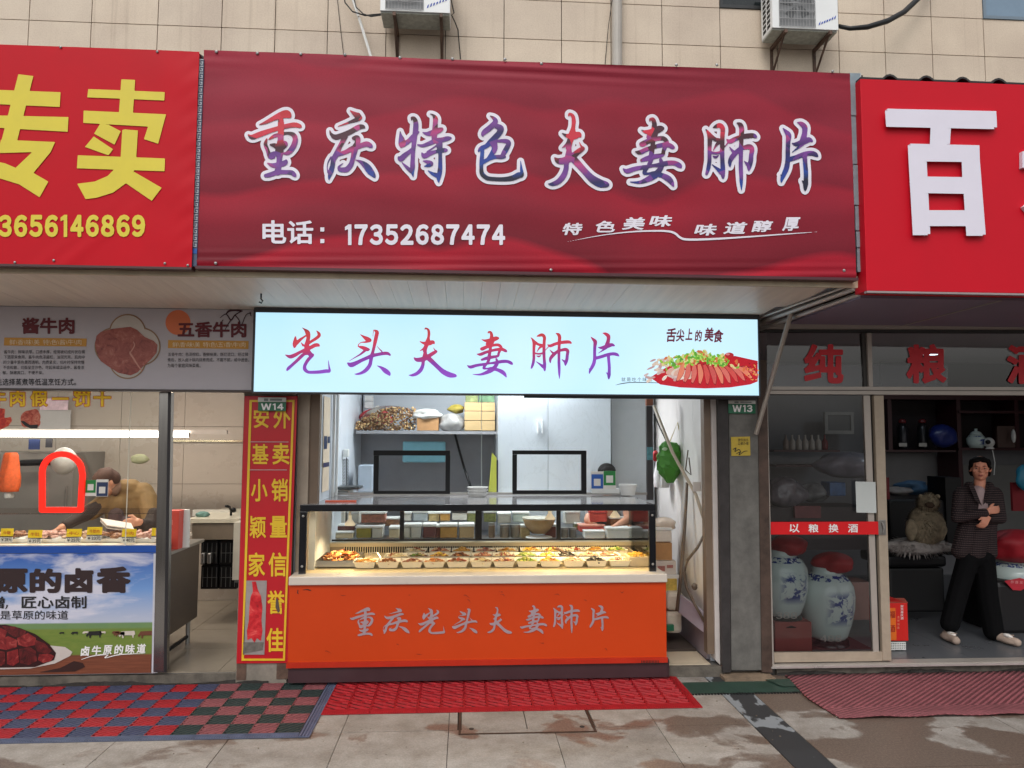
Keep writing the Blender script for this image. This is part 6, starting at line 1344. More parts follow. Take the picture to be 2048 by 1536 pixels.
# left wall of the shop: posters, pipes, rack
XLW = -1.118
def onleft(y0p, y1p, p0, p1, col, thick=.004, z=None):
    # rectangle on the side wall between two pixel columns
    Y0 = XLW / W(p0, 900, 1)[0]; Y1 = XLW / W(p1, 900, 1)[0]
    return MB().add([(XLW + thick, Y0, W(p0, y1p, Y0)[1]), (XLW + thick, Y1, W(p1, y1p, Y1)[1] if False else W(p0, y1p, Y0)[1]), (XLW + thick, Y1, W(p0, y0p, Y0)[1]), (XLW + thick, Y0, W(p0, y0p, Y0)[1])], [(0, 1, 2, 3)])
obj('wall_poster', onleft(792, 985, 645, 658, None), M('cream price list', S(226, 208, 184), .6, var=.08, scale=14), label='long cream price list on the left wall of the cold-dish shop', cat='poster')
for a, b, c, d, m_, s_ in ((872, 898, 646, 652, bcard, 'small blue label on the cream price list'), (873, 886, 653.5, 657.5, bcard, 'second, smaller blue label on the cream price list'), (926, 935, 645.5, 657, M('navy band', S(44, 40, 84), .5), 'navy caption strip near the foot of the price list')):
    obj('poster_label', onleft(a, b, c, d, None, .008), m_, label=s_, cat='label')
for px in (662, 669): obj('wall_pipe', MB().tube([Vector((XLW + .02, XLW / W(px, 900, 1)[0], 1.28)), Vector((XLW + .02, XLW / W(px, 900, 1)[0], 2.6))], .013, 8), white_pl, label=('left' if px == 662 else 'right') + ' of two white pipes on the shop\'s left wall', cat='pipe')
rk = thing('wall_rack', 'black wire rack holding white boxes and tools at the left', 'rack', P(690, 980, 6.95))
g_ = MB()
for k in range(9):
    for q in range(5): g_.tube([P(682 + q * 3.2, 918 + k * 6, 6.9), P(684.5 + q * 3.2, 923 + k * 6, 6.9)], .004, 4)
g_.tube([P(680, 895, 6.9), P(679, 970, 6.9)], .005, 5).tube([P(693, 915, 6.9), P(693, 972, 6.9)], .005, 5); obj('wire_grid', g_, black_m, rk, kind='stuff')
obj('white_box', MB().pbox(658, 948, 675, 968, 6.85, .08), white_pl, rk, bevel=.004); obj('cup', MB().pbox(686, 898, 697, 914, 6.85, .06), white_pl, rk, bevel=.01); obj('hook_box', MB().pbox(663, 935, 680, 944, 6.87, .06), M('cream box', S(214, 206, 190), .4), rk, bevel=.006)
obj('tool', MB().tube([P(679, 892, 6.85), P(680, 905, 6.85), P(677, 918, 6.85), P(676, 930, 6.85)], [.004, .012, .02, .016], 6), M('grey tool', S(96, 98, 92), .4), rk, smooth=True)
obj('clear_box', MB().pbox(716, 930, 745, 985, 7.2, .3), M('pale translucent box', S(170, 182, 196), .2, var=.05), label='pale translucent storage box left of the left hatch', cat='box', bevel=.01)
# worktable behind the case with tubs and jars
wt = thing('work_table', 'work table behind the display case crowded with tubs and jars', 'table', (.3, 7.0, .08))
zw = W(955, 1077, 6.8)[1]
obj('table_top', MB().box(-1.05, 1.3, 6.6, 7.05, zw - .04, zw), steel, wt)
for x in (-1.0, 1.25):
    for y in (6.64, 7.0): obj('leg', MB().tube([(x, y, .08), (x, y, zw - .041)], .02, 8), steel, wt)
def tub(lbl, x0, y0, x1, y1, Y, m_, lid=None, rnd=False, dep=.16, cat='tub'):
    t = thing('tub', lbl, cat, (W((x0 + x1) / 2, y1, Y)[0], Y, W(x0, y1, Y)[1]))
    if rnd:
        xx = W((x0 + x1) / 2, y1, Y)[0]; r = W(x1, y1, Y)[0] - xx; za = W(x0, y1, Y)[1]; zb = W(x0, y0, Y)[1]
        obj('body', MB().lathe([(r * .92, 0), (r, (zb - za) * .1), (r, (zb - za) * .8)], (xx, Y + r, za), 20), m_, t); obj('lid', MB().lathe([(r * 1.04, 0), (r * 1.04, (zb - za) * .18)], (xx, Y + r, za + (zb - za) * .81), 20), lid or steel, t)
    else:
        obj('body', MB().pbox(x0, y0 + (y1 - y0) * .2, x1, y1, Y, dep), m_, t, bevel=.008); obj('lid', MB().pbox(x0 - 1, y0, x1 + 1, y0 + (y1 - y0) * .19, Y - .006, dep + .012), lid or white_pl, t, bevel=.004)
cl = M('cloudy tub', S(200, 196, 186), .25, var=.08); amb = M('amber contents', S(176, 130, 60), .35, var=.2, scale=16); drk = M('dark red contents', S(96, 44, 40), .4, var=.2, scale=20); olv = M('olive contents', S(150, 138, 50), .4, var=.2); pk = M('tomato red contents', S(196, 70, 60), .35, var=.15, scale=14)
tub('brown tray of packed spice sachets behind the left door', 722, 1024, 770, 1046, 6.74, M('spice sachets', S(140, 84, 66), .5, var=.5, scale=40))
tub('olive-filled tub behind the left door', 712, 1052, 742, 1076, 6.66, olv); tub('whitish tub right of the olive-filled one', 744, 1052, 765, 1076, 6.66, cl); tub('small cream tub beside the first case bar', 778, 1054, 798, 1076, 6.66, crm)
tub('long cream tray under the left lamp', 654, 1064, 706, 1077, 6.62, crm); tub('dark red box behind the left lamp', 660, 1050, 708, 1062, 6.72, drk)
tub('first clear tub of the upper row', 808, 1024, 822, 1042, 6.85, cl); tub('grey-blue tub in the upper row', 826, 1022, 855, 1042, 6.85, M('grey-blue tub', S(170, 178, 182), .25)); tub('amber tub in the upper row', 880, 1024, 900, 1042, 6.85, amb); tub('dark-lidded tub in the upper row', 904, 1022, 934, 1040, 6.85, cl, black_m)
tub('clear tub with a red bottom in the lower row', 822, 1048, 842, 1076, 6.7, cl); tub('dark red tub in the lower row', 846, 1048, 872, 1076, 6.7, drk); tub('amber tub in the lower row', 880, 1048, 914, 1076, 6.7, amb); tub('tan tub beside the thick case bar', 918, 1048, 948, 1076, 6.7, M('tan contents', S(176, 148, 106), .35, var=.1))
tub('tall brown jar right of the thick case bar', 977, 1046, 990, 1076, 6.7, M('brown jar', S(120, 98, 78), .3), rnd=True)
for k, px in enumerate((1010, 1031)): tub(('left' if k == 0 else 'right') + ' of two steel canisters in the middle of the table', px - 10, 1050, px + 10, 1076, 6.7, M('steel canister', S(150, 140, 128), .3, metal=.8), rnd=True)
bw = thing('glass_bowl', 'glass bowl of amber pickles behind the middle lamp', 'bowl', P(1076, 1072, 6.75)); c = P(1078, 1066, 6.75); obj('bowl', MB().lathe([(.07, 0), (.13, .07), (.15, .13), (.145, .13), (.12, .07), (.06, .01)], c, 24), M('amber glass bowl', S(160, 128, 84), .15, var=.15, scale=10), bw, smooth=True); obj('rim', MB().lathe([(.152, 0), (.154, .01)], c + Vector((0, 0, .13)), 24), M('rim glass', S(214, 206, 190), .15), bw)
obj('plate', MB().lathe([(.10, 0), (.12, .012), (.118, .016)], P(1078, 1077, 6.66), 20), white_pl, label='white plate of green scraps under the amber bowl', cat='plate')
tub('pale tub right of the canisters, upper', 1026, 1024, 1058, 1044, 6.9, M('pale green tub', S(186, 200, 192), .25)); tub('tall clear tub by the third case bar', 1130, 1022, 1160, 1048, 6.9, cl)
for k, px in enumerate((1130, 1146)): tub(('left' if k == 0 else 'right') + ' of two small steel canisters by the third case bar', px - 7, 1056, px + 8, 1076, 6.7, M('steel canister b', S(140, 134, 128), .3, metal=.8), rnd=True)
tub('tomato red lidded tub beside the right lamp', 1180, 1022, 1214, 1044, 6.78, pk, M('red lid', S(190, 60, 54), .4)); tub('low tub of red food in front of it', 1160, 1050, 1210, 1064, 6.72, pk, M('clear lid', S(206, 140, 120), .3)); tub('white tray in front of the red tubs', 1170, 1062, 1210, 1077, 6.6, white_pl); tub('wide white tray at the right end of the table', 1214, 1056, 1262, 1077, 6.6, white_pl)
ctm = {'a': M('wrapped brown goods', S(150, 104, 72), .35, var=.5, scale=34), 'b': M('tub of grains', S(190, 164, 112), .4, var=.3, scale=50), 'c': M('tub of sauce', S(124, 54, 34), .3, var=.3, scale=20), 'd': M('frosted tub', S(196, 192, 180), .3, var=.15, scale=9), 'e': M('tub of greens', S(122, 126, 70), .4, var=.4, scale=40)}
for x0_, y0_, x1_, y1_, Y_, k_, nm_ in ((664, 1020, 690, 1046, 6.9, 'd', 'frosted tub hanging high at the left end behind the case'), (694, 1022, 718, 1048, 6.92, 'd', 'second frosted tub at the left end behind the case'), (728, 1046, 758, 1052, 6.78, 'a', 'thin brown packet on the olive-filled tub'),
    (764, 1036, 797, 1052, 6.86, 'a', 'stack of brown packets beside the first case bar'), (857, 1024, 879, 1043, 6.88, 'b', 'tub of grains between the grey-blue and amber tubs'), (934, 1022, 952, 1046, 6.9, 'e', 'tub of greens against the thick case bar'), (872, 1050, 880, 1076, 6.74, 'c', 'narrow tub of sauce in the lower row'), (808, 1048, 821, 1076, 6.72, 'd', 'frosted tub at the left of the lower row'),
    (968, 1022, 992, 1044, 6.92, 'e', 'tub of greens right of the thick case bar'), (996, 1026, 1022, 1046, 6.9, 'd', 'frosted tub above the steel canisters'), (1042, 1050, 1060, 1076, 6.8, 'b', 'tub of grains beside the amber bowl'), (1090, 1048, 1112, 1076, 6.84, 'c', 'tub of sauce under the middle lamp'), (1150, 1046, 1164, 1060, 6.86, 'e', 'small tub of greens beyond the low red tub'), (1220, 1034, 1262, 1054, 6.84, 'a', 'brown parcel above the wide white tray')):
    tub(nm_, x0_, y0_, x1_, y1_, Y_, ctm[k_])
# goods stacked at the right of the case
XRW = 1.86
tub('white foam box at the top of the pile beside the case', 1312, 1056, 1344, 1084, 6.3, M('white foam', S(222, 212, 202), .6), cat='box', dep=.25); obj('plastic_bag', lump(P(1328, 1048, 6.4), (.10, .08, .06), 19, amp=.2), M('beige thin bag', S(214, 196, 180), .4, var=.1), smooth=True, label='crumpled beige bag on the white foam box', cat='bag')
obj('cardboard_box', MB().pbox(1312, 1086, 1344, 1120, 6.28, .3), carton, label='brown carton under the white foam box', cat='box'); pb = obj('cardboard_box', MB().pbox(1312, 1122, 1352, 1149, 6.25, .3), M('pale printed carton', S(206, 196, 186), .7, var=.05), label='pale printed carton under the brown one', cat='box')
obj('print', MB().pbox(1316, 1132, 1330, 1142, 6.246, .003).pbox(1334, 1130, 1346, 1136, 6.246, .003), M('faded red print', S(170, 110, 100), .6, var=.4, scale=40), pb)
obj('tray', MB().pbox(1330, 1150, 1358, 1157, 6.22, .3), white_pl, label='white tray below the pale printed carton', cat='tray'); obj('box', MB().pbox(1332, 1158, 1354, 1184, 6.2, .3), M('yellow printed box', S(196, 168, 80), .6, var=.3, scale=24), label='yellow patterned box near the floor beside the counter', cat='box')
for k, (y0_, y1_) in enumerate(((1186, 1222), (1224, 1268))): obj('sack', MB().pbox(1334, y0_, 1368 - k * 3, y1_, 6.1, .3), M('white woven sack', S(206, 196, 180), .7, var=.08, bump=.5), label=('upper' if k == 0 else 'lower') + ' of two white sacks beside the orange counter', cat='sack', bevel=.03)
obj('green_box', MB().pbox(1334, 1250, 1348, 1262, 6.05, .04), grn, label='small green packet against the lower sack', cat='packet')
obj('floor_mat', MB().hprism([(1.45, 5.95), (1.86, 5.95), (1.86, 6.5), (1.4, 6.5)], .082, .10), M('dark doormat', S(70, 60, 54), .9, var=.2), label='dark doormat inside beside the sacks', cat='mat')
# green bag and things on the white side wall
yb_ = XRW / W(1342, 920, 1)[0]
bgm = M('green shopping bag', S(70, 136, 44), .5, var=.15, scale=7)
gb = thing('shopping_bag', 'bright green shopping bag hanging on the white side wall', 'bag', (XRW - .06, yb_, 1.45))
def facet_bag(px0, px1, py0, py1, Y):
    cx_, _ = W((px0 + px1) / 2, 900, Y); hw = (W(px1, 900, Y)[0] - W(px0, 900, Y)[0]) / 2; z1 = W(1340, py0, Y)[1]; z0_ = W(1340, py1, Y)[1]
    rnd = random.Random(3); mb = MB(); n = 14; m = 9; vs = []; fs = []
    pr_ = [.55, .8, .9, 1, 1, 1, .96, .85, .6, .3]
    for i in range(m + 1):
        for k in range(n):
            a = 2 * math.pi * k / n; j = 1 + rnd.uniform(-.16, .14); vs.append((cx_ + hw * pr_[i] * j * math.cos(a), Y + .09 * pr_[i] * j * math.sin(a), z1 + (z0_ - z1) * i / m + rnd.uniform(-.01, .01)))
    for i in range(m):
        for k in range(n): fs.append((i * n + k, (i + 1) * n + k, (i + 1) * n + (k + 1) % n, i * n + (k + 1) % n))
    fs += [tuple(range(n)), tuple(range(m * n + n - 1, m * n - 1, -1))]
    return mb.add(vs, fs)
YQ = 6.45
obj('bag_body', facet_bag(1315, 1363, 885, 965, YQ), bgm, gb); obj('bag_crest', lump(P(1333, 893, YQ - .05), (.035, .03, .05), 2, amp=.25).add([], []), bgm, gb, smooth=True)
obj('bag_print', lump(P(1330, 898, YQ - .085), (.022, .008, .014), 7, amp=.2), M('pale bag print', S(190, 214, 180), .5), gb, smooth=True)
cord = M('straw cord', S(206, 190, 140), .7); obj('handle', MB().tube([P(1338, 888, YQ), P(1355, 845, YQ), P(1366, 900, YQ)], .006, 5), cord, gb)
obj('white_bag', hang(1322, 918, 975, 14, 6.7, .06, 8, .2), M('white bag cloth', S(206, 204, 204), .6, var=.05), smooth=True, label='white bag hanging behind the green bag', cat='bag'); obj('red_cloth', lump(P(1311, 912, 6.6), (.03, .03, .05), 5), M('red fabric b', S(180, 36, 44), .6), smooth=True, label='small red item hanging left of the green bag', cat='cloth')
obj('pole', MB().tube([P(1308, 812, 6.2), P(1345, 905, 6.0), P(1392, 990, 5.85), P(1411, 1048, 5.72)], .013, 8), M('pale pole', S(176, 162, 144), .5), smooth=True, label='slanting pale tube crossing in front of the green bag', cat='tube')
hs_ = M('brown hose', S(92, 76, 62), .5, var=.1)
obj('hose', MB().tube([P(1374, 965, 6.1), P(1369, 1060, 6.05), P(1362, 1150, 6.0), P(1354, 1222, 5.95)], .014, 8), hs_, smooth=True, label='brown hose running straight down the side wall', cat='hose')
obj('hose', MB().tube([P(1409, 1068, 5.75), P(1395, 1095, 5.75), P(1375, 1120, 5.8), P(1369, 1145, 5.8), P(1373, 1175, 5.78), P(1390, 1210, 5.74), P(1410, 1245, 5.70)], .011, 8), hs_, smooth=True, label='brown hose curling in an S down the side wall', cat='hose')
obj('cable', MB().tube([P(1308, 828, 6.3), P(1322, 860, 6.3), P(1334, 885, 6.3)], .006, 5), cb, label='short black cord slanting from the screen post', cat='cable')
obj('socket', MB().pbox(1386, 964, 1402, 983, 5.83, .012), M('white socket plate', S(200, 192, 186), .4), label='square socket plate on the white side wall', cat='socket', bevel=.003)
obj('hook', MB().tube([P(1376, 900, 5.95), P(1371, 940, 5.95), P(1382, 950, 5.95), P(1378, 915, 5.95)], .006, 5), hs_, label='looped cord hooked on the white side wall', cat='cord', smooth=True)
obj('plug', lump(P(1389, 1173, 5.78), (.022, .02, .028), 3), hs_, smooth=True, label='dark plug hanging low on the side wall', cat='plug')
obj('leaning_board', MB().add([P(1358, 1188, 5.98), P(1412, 1228, 5.70), P(1411, 1268, 5.70), P(1354, 1222, 5.98), P(1361, 1187, 6.0), P(1416, 1227, 5.72), P(1415, 1268, 5.72), P(1357, 1222, 6.0)], [(3, 2, 1, 0), (4, 5, 6, 7), (0, 1, 5, 4), (2, 3, 7, 6), (0, 4, 7, 3), (1, 2, 6, 5)]), M('lilac-grey board', S(158, 148, 156), .5), label='lilac-grey board leaning low against the side wall', cat='board')
# W13 pillar
pg = thing('steel_pillar', 'dirty grey steel H-pillar with the W13 plaque', 'pillar', (W(1492, 1340, 5.56)[0], 5.56, 0))
pm_ = M('dirty grey steel', S(104, 102, 98), .6, metal=.2, var=.28, scale=7, bump=.2); pd = M('dark grimy steel', S(54, 50, 50), .55, metal=.2, var=.35, scale=9)
def pp(name, pts, Y, d, m_): obj(name, MB().prism([W(x, y, Y) for x, y in pts][::-1], Y, Y + d), m_, pg)
pp('web_face', [(1457, 720), (1514, 720), (1523, 1340), (1463, 1340)], 5.56, .25, pm_)
pp('flange', [(1435, 720), (1456, 720), (1462, 1345), (1445, 1345)], 5.55, .25, pd); pp('flange', [(1515, 720), (1533, 720), (1545, 1345), (1524, 1345)], 5.55, .25, M('rusty brown steel', S(76, 60, 52), .6, metal=.2, var=.4, scale=8))
obj('base_plate', MB().box(W(1446, 1350, 5.5)[0], W(1546, 1350, 5.5)[0], 5.46, 5.8, -.005, .022), M('mortar base', S(122, 104, 86), .8, var=.3, scale=12, bump=.5), pg)
nt_ = thing('notice', 'small yellow notice with handwriting on the grey pillar', 'notice', P(1481, 912, 5.55))
obj('sheet', MB().prism([W(x, y, 5.552) for x, y in ((1462, 874), (1500, 873), (1501, 911), (1463, 912))][::-1], 5.552, 5.556), M('yellow notice', S(190, 164, 60), .6, var=.08, scale=16), nt_)
text(nt_, '便民服务', 1476, 877, 1497, 883, 5.549, M('faded print', S(96, 80, 40), .6), 0, name='print'); text(nt_, '公章办理', 1476, 884, 1497, 890, 5.549, ink, 0, name='print')
nf = Field(1460, 890, 1505, 914, .6); nf.stroke([(1466, 899, .6), (1472, 896, .9), (1470, 903, .7), (1478, 899, .8), (1482, 905, .5)]); nf.stroke([(1472, 908, .5), (1480, 904, .8), (1478, 910, .6), (1488, 903, .7), (1495, 902, .5)]); obj('handwriting', flat(*nf.cut(0), 5.549), ink, nt_)
# ------------------------------------------------------------------ liquor shop on the right: frame, door, glass
YD = 5.60
rf = thing('shop_frame', 'beige aluminium shopfront frame with red window characters around the liquor shop', 'frame', (4.0, YD, .06))
def rp(name, pts, Y=YD, d=.05, m_=alu_beige, par=rf): return obj(name, MB().prism([W(x, y, Y) for x, y in pts][::-1], Y, Y + d), m_, par)
silver = M('dull silver aluminium', S(176, 168, 160), .42, metal=.3, var=.06)
rp('top_rail', [(1521, 647), (2400, 649), (2400, 659), (1521, 657)], 5.58, .07, silver)
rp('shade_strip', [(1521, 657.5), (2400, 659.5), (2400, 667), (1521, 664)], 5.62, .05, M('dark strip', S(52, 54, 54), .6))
rp('transom_rail', [(1534, 773), (2400, 775), (2400, 792), (1534, 788)], 5.58, .07, silver)
rp('transom_groove', [(1540, 779.4), (2400, 781.5), (2400, 783), (1540, 781)], 5.574, .004, M('groove', S(90, 84, 80), .6))
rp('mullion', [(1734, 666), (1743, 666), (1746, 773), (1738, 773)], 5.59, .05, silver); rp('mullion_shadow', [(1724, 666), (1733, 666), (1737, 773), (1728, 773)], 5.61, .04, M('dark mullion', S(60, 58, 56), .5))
rp('mullion', [(2140, 667), (2150, 667), (2152, 774), (2143, 774)], 5.59, .05, silver)
rp('left_stile', [(1529, 790), (1535, 790), (1548, 1330), (1541, 1330)], 5.58, .06, silver)
obj('threshold', MB().box(W(1541, 1326, 5.56)[0], 7, 5.56, 5.66, .058, .082), silver, rf); obj('threshold_lip', MB().box(W(1541, 1326, 5.56)[0], 7, 5.545, 5.556, .06, .074), M('bright aluminium lip', S(196, 190, 186), .3, metal=.5), rf)
tgl = glass('transom glass', (.80, .83, .84), 2.2, .03)
for a, b in ((1534, 1726), (1744, 2142), (2152, 2400)): obj('transom_pane', MB().add([P(a, 662, 5.625), P(b, 663, 5.625), P(b, 774, 5.625), P(a, 774, 5.625)], [(3, 2, 1, 0)]), tgl, rf)
drv = M('dark red window vinyl', S(206, 34, 48), .45, var=.04)
for ch, a, b, c, d in (('纯', 1608, 688, 1687, 767), ('粮', 1813, 688, 1893, 767), ('酒', 2014, 690, 2094, 768)): text(rf, ch, a, b, c, d, 5.615, drv, .036, name='window_letter')
# white marks on the lower part of the transom glass (frosted strip)
fz = glass('frosted film', (.78, .79, .82), 3.0, .35)
for a, b in ((1534, 1725), (1744, 1895)): obj('frosted_film', MB().add([P(a, 729, 5.619), P(b, 730, 5.619), P(b, 773, 5.619), P(a, 773, 5.619)], [(3, 2, 1, 0)]), fz, rf)
dr_ = thing('sliding_door', 'beige aluminium sliding door with a red band lettered in white', 'door', (W(1650, 1325, 5.59)[0], 5.59, .08))
def dp(name, pts, Y=5.59, d=.035, m_=alu_beige): return rp(name, pts, Y, d, m_, dr_)
dp('stile', [(1748, 791), (1767, 791), (1783, 1321), (1766, 1321)], 5.585, .05)
dp('inner_stile', [(1727, 791), (1740, 791), (1758, 1306), (1747, 1306)], 5.60, .03, silver)
dp('stile_gap', [(1740.5, 791), (1747.5, 791), (1765.5, 1306), (1758.5, 1306)], 5.62, .02, dark_gap)
dp('bottom_rail', [(1548, 1306), (1765, 1304), (1765, 1322), (1549, 1325)], 5.59, .04)
obj('door_pane', MB().add([P(1535, 790, 5.61), P(1728, 791, 5.61), P(1747, 1306, 5.61), P(1547, 1306, 5.61)], [(3, 2, 1, 0)]), gl_door, dr_)
dp('red_band', [(1541, 1044), (1756, 1043), (1757, 1069), (1541, 1069)], 5.580, .003, M('red door band', S(214, 14, 24), .4, var=.03))
for ch, a, c in (('以', 1579, 1599), ('粮', 1617, 1637), ('换', 1657, 1677), ('酒', 1696, 1716)): text(dr_, ch, a, 1048, c, 1065, 5.575, white_ink, .018, name='band_letter', res=36)
lk = obj('lock', MB().pbox(1757, 1040, 1772, 1070, 5.577, .006), steel, dr_, bevel=.002); obj('latch', MB().tube([P(1765, 1045, 5.572), P(1769, 1058, 5.565), P(1766, 1066, 5.572)], .007, 6), steel, lk)
obj('notice', MB().prism([W(x, y, 5.578) for x, y in ((1711, 963), (1751, 964), (1753, 1026), (1713, 1025))][::-1], 5.578, 5.580), M('blank white notice', S(196, 202, 200), .6, var=.02), label='blank white notice stuck on the sliding door', cat='notice')
# ------------------------------------------------------------------ inside the liquor shop
pots = M('white porcelain glaze', S(190, 206, 204), .14, var=.03, spec=.6)
def jar_mat():
    m = bpy.data.materials.new('blue and white porcelain'); m.use_nodes = True; t = m.node_tree; p = t.nodes['Principled BSDF']; tc = t.nodes.new('ShaderNodeTexCoord').outputs['Object']
    sp = t.nodes.new('ShaderNodeSeparateXYZ'); t.links.new(tc, sp.inputs[0])
    n1 = noise(t, scaled(t, tc, (1, 1, 1.2)), 9, 7, .68, .6)
    band = ramp(t, [(.26, (0, 0, 0)), (.34, (1, 1, 1)), (.70, (1, 1, 1)), (.78, (0, 0, 0))], t.nodes.new('ShaderNodeTexCoord').outputs['Generated'])
    sg = t.nodes.new('ShaderNodeSeparateXYZ'); t.links.new(t.nodes.new('ShaderNodeTexCoord').outputs['Generated'], sg.inputs[0])
    bz = ramp(t, [(.20, (0, 0, 0)), (.32, (1, 1, 1)), (.62, (1, 1, 1)), (.72, (0, 0, 0))], sg.outputs[2]); bx_ = ramp(t, [(.25, (0, 0, 0)), (.42, (1, 1, 1)), (.75, (1, 1, 1)), (.88, (0, 0, 0))], sg.outputs[0])
    k = mixc(t, 1, bz, bx_, 'MULTIPLY'); k = mixc(t, 1, k, ramp(t, [(.44, (0, 0, 0)), (.49, (1, 1, 1))], n1), 'MULTIPLY')
    rim = ramp(t, [(.825, (0, 0, 0)), (.835, (1, 1, 1)), (.90, (1, 1, 1)), (.91, (0, 0, 0))], sg.outputs[2]); n2 = noise(t, tc, 26, 4, .6)
    k2 = mixc(t, 1, rim, ramp(t, [(.48, (0, 0, 0)), (.54, (1, 1, 1))], n2), 'MULTIPLY'); k = mixc(t, 1, k, k2, 'ADD')
    t.links.new(mixc(t, k, S(196, 212, 208), S(40, 62, 130)), p.inputs['Base Color']); p.inputs['Roughness'].default_value = .14
    return m
jm = jar_mat()
clr = M('red cloth cover', S(156, 32, 36), .6, var=.15, scale=12)
def jar(lbl, cx_, py0, py1, half, Y, cloth=True, stand=True):
    x, z0_ = W(cx_, py1, Y); z1 = W(cx_, py0, Y)[1]; r = W(cx_ + half, (py0 + py1) / 2, Y)[0] - x; h_ = z1 - z0_
    t = thing('wine_jar', lbl, 'jar', (x, Y, z0_), 'blue and white wine jars')
    pr_ = [(.62, 0), (.70, .04), (.86, .22), (.97, .42), (1, .60), (.95, .74), (.80, .84), (.60, .90), (.50, .93), (.52, .97), (.50, 1.0)]
    obj('jar_body', MB().lathe([(a * r, b * h_) for a, b in pr_], (x, Y, z0_), 40), jm, t, smooth=True)
    if stand:
        s_ = obj('stand', MB().lathe([(r * .80, -.07), (r * .76, -.05), (r * .70, -.001)], (x, Y, z0_), 28), M('black lacquer', S(24, 22, 24), .25), t, smooth=True)
    if cloth:
        obj('cloth_cover', lump((x + r * .25, Y - .02, z1 + .035), (r * .74, r * .7, r * .40), int(px_ := cx_), 28, 16, .12, 3), clr, t, smooth=True)
    return t
jar('blue and white jar on the red box at the left of the door glass', 1565, 1099, 1228, 48, 6.02)
jar('larger blue and white jar standing lower beside the red box', 1656, 1133, 1274, 49, 6.12)
rbx = obj('jar_box', MB().pbox(1550, 1244, 1624, 1306, 5.86, .34), M('dusty red box', S(146, 62, 54), .6, var=.08), label='dusty red box under the left jar behind the door', cat='box', bevel=.004)
obj('jar_box', MB().box(W(1624, 1290, 5.9)[0], W(1750, 1290, 5.9)[0], 5.95, 6.6, .08, W(1656, 1286, 6.12)[1]), M('dark red plinth', S(86, 34, 38), .6, var=.1), label='dark red plinth under the larger jar', cat='plinth')
obj('jar_box', MB().pbox(1705, 1165, 1742, 1240, 6.5, .25), M('clear-topped brown box', S(128, 92, 84), .4, var=.1), label='brown box with a shiny top right of the larger jar', cat='box', bevel=.004)
for (px_, py_), tx_ in (((1573, 1231), '388'), ((1662, 1277), '488')):
    Yj = 5.86 if px_ < 1600 else 5.94
    jn = 'wine_jar' if px_ < 1600 else 'wine_jar.001'
    wide(bpy.data.objects[jn], tx_, px_ - 22, py_ - 6.5, px_ + 22, py_ + 6.5, Yj, M('pale gilt print', S(190, 184, 176), .4), .0, name='price_digit')
fj = [('3', 1556, 1228, 1568, 1240), ('8', 1570, 1228, 1582, 1240), ('8', 1584, 1228, 1596, 1240)]
lbl_t = M('pale gilt print', S(170, 166, 160), .4)
for s_, a, b, c, d in fj: pass
# back of the door: shelf, framed boards, bags
sh1 = thing('wall_shelf', 'dark shelf with bottles seen through the sliding door', 'shelf', P(1610, 1010, 8.6))
dkw = M('dark brown wood', S(58, 34, 32), .45, var=.15)
obj('shelf_board', MB().pbox(1548, 900, 1680, 904, 8.5, .4).pbox(1552, 930, 1690, 934, 8.4, .4), M('dull red board', S(92, 60, 60), .5), sh1)
for k in range(7): obj('bottle', MB().lathe([(.03, 0), (.034, .02), (.034, .10), (.012, .14), (.012, .18)], P(1572 + k * 13, 900, 8.6), 12), M('bottle ' , random.choice([S(150, 130, 120), S(190, 180, 170), S(120, 40, 40)]), .25), sh1, smooth=True)
fb = thing('framed_board', 'grey framed board on the wall behind the door glass', 'frame', P(1680, 868, 8.9)); obj('frame', MB().pbox(1650, 824, 1708, 830, 8.8, .05).pbox(1650, 861, 1708, 868, 8.8, .05).pbox(1650, 830.2, 1656, 860.8, 8.8, .05).pbox(1702, 830.2, 1708, 860.8, 8.8, .05), M('grey frame', S(150, 148, 144), .5), fb); obj('board', MB().pbox(1656.2, 830.2, 1701.8, 860.8, 8.82, .02), M('grey board', S(92, 92, 92), .5), fb)
obj('covered_pile', lump(P(1695, 930, 7.6), (.32, .25, .14), 21, 28, 16, .14, 4), M('grey plastic sheet', S(136, 134, 146), .3, var=.2, scale=5), smooth=True, label='grey plastic sheet over a pile behind the door glass', cat='sheet')
obj('plastic_bag', lump(P(1570, 985, 7.2), (.18, .15, .16), 22, amp=.22), M('smoky plastic bag', S(110, 104, 110), .2, var=.35, scale=9), smooth=True, label='smoky plastic bag with shiny creases at the left of the door glass', cat='bag')
obj('plastic_bag', lump(P(1625, 985, 7.4), (.15, .15, .10), 23, amp=.2), M('clear wrapped goods', S(120, 122, 124), .2, var=.35, scale=9), smooth=True, label='clear-wrapped goods in the middle behind the door glass', cat='bag')
obj('blue_box', MB().pbox(1660, 965, 1692, 992, 7.2, .2), M('blue packed goods', S(62, 96, 140), .4, var=.3, scale=16), label='blue pack behind the white notice on the door', cat='box', bevel=.01)
obj('dark_counter', MB().pbox(1540, 1015, 1745, 1100, 7.0, .5), M('dark counter', S(44, 36, 40), .5, var=.2), label='dark counter behind the red door band', cat='counter')
obj('red_boxes', MB().pbox(1590, 1012, 1642, 1036, 6.95, .04), M('dull red box b', S(110, 50, 54), .5, var=.2, scale=15), label='dull red box on the dark counter', cat='box')
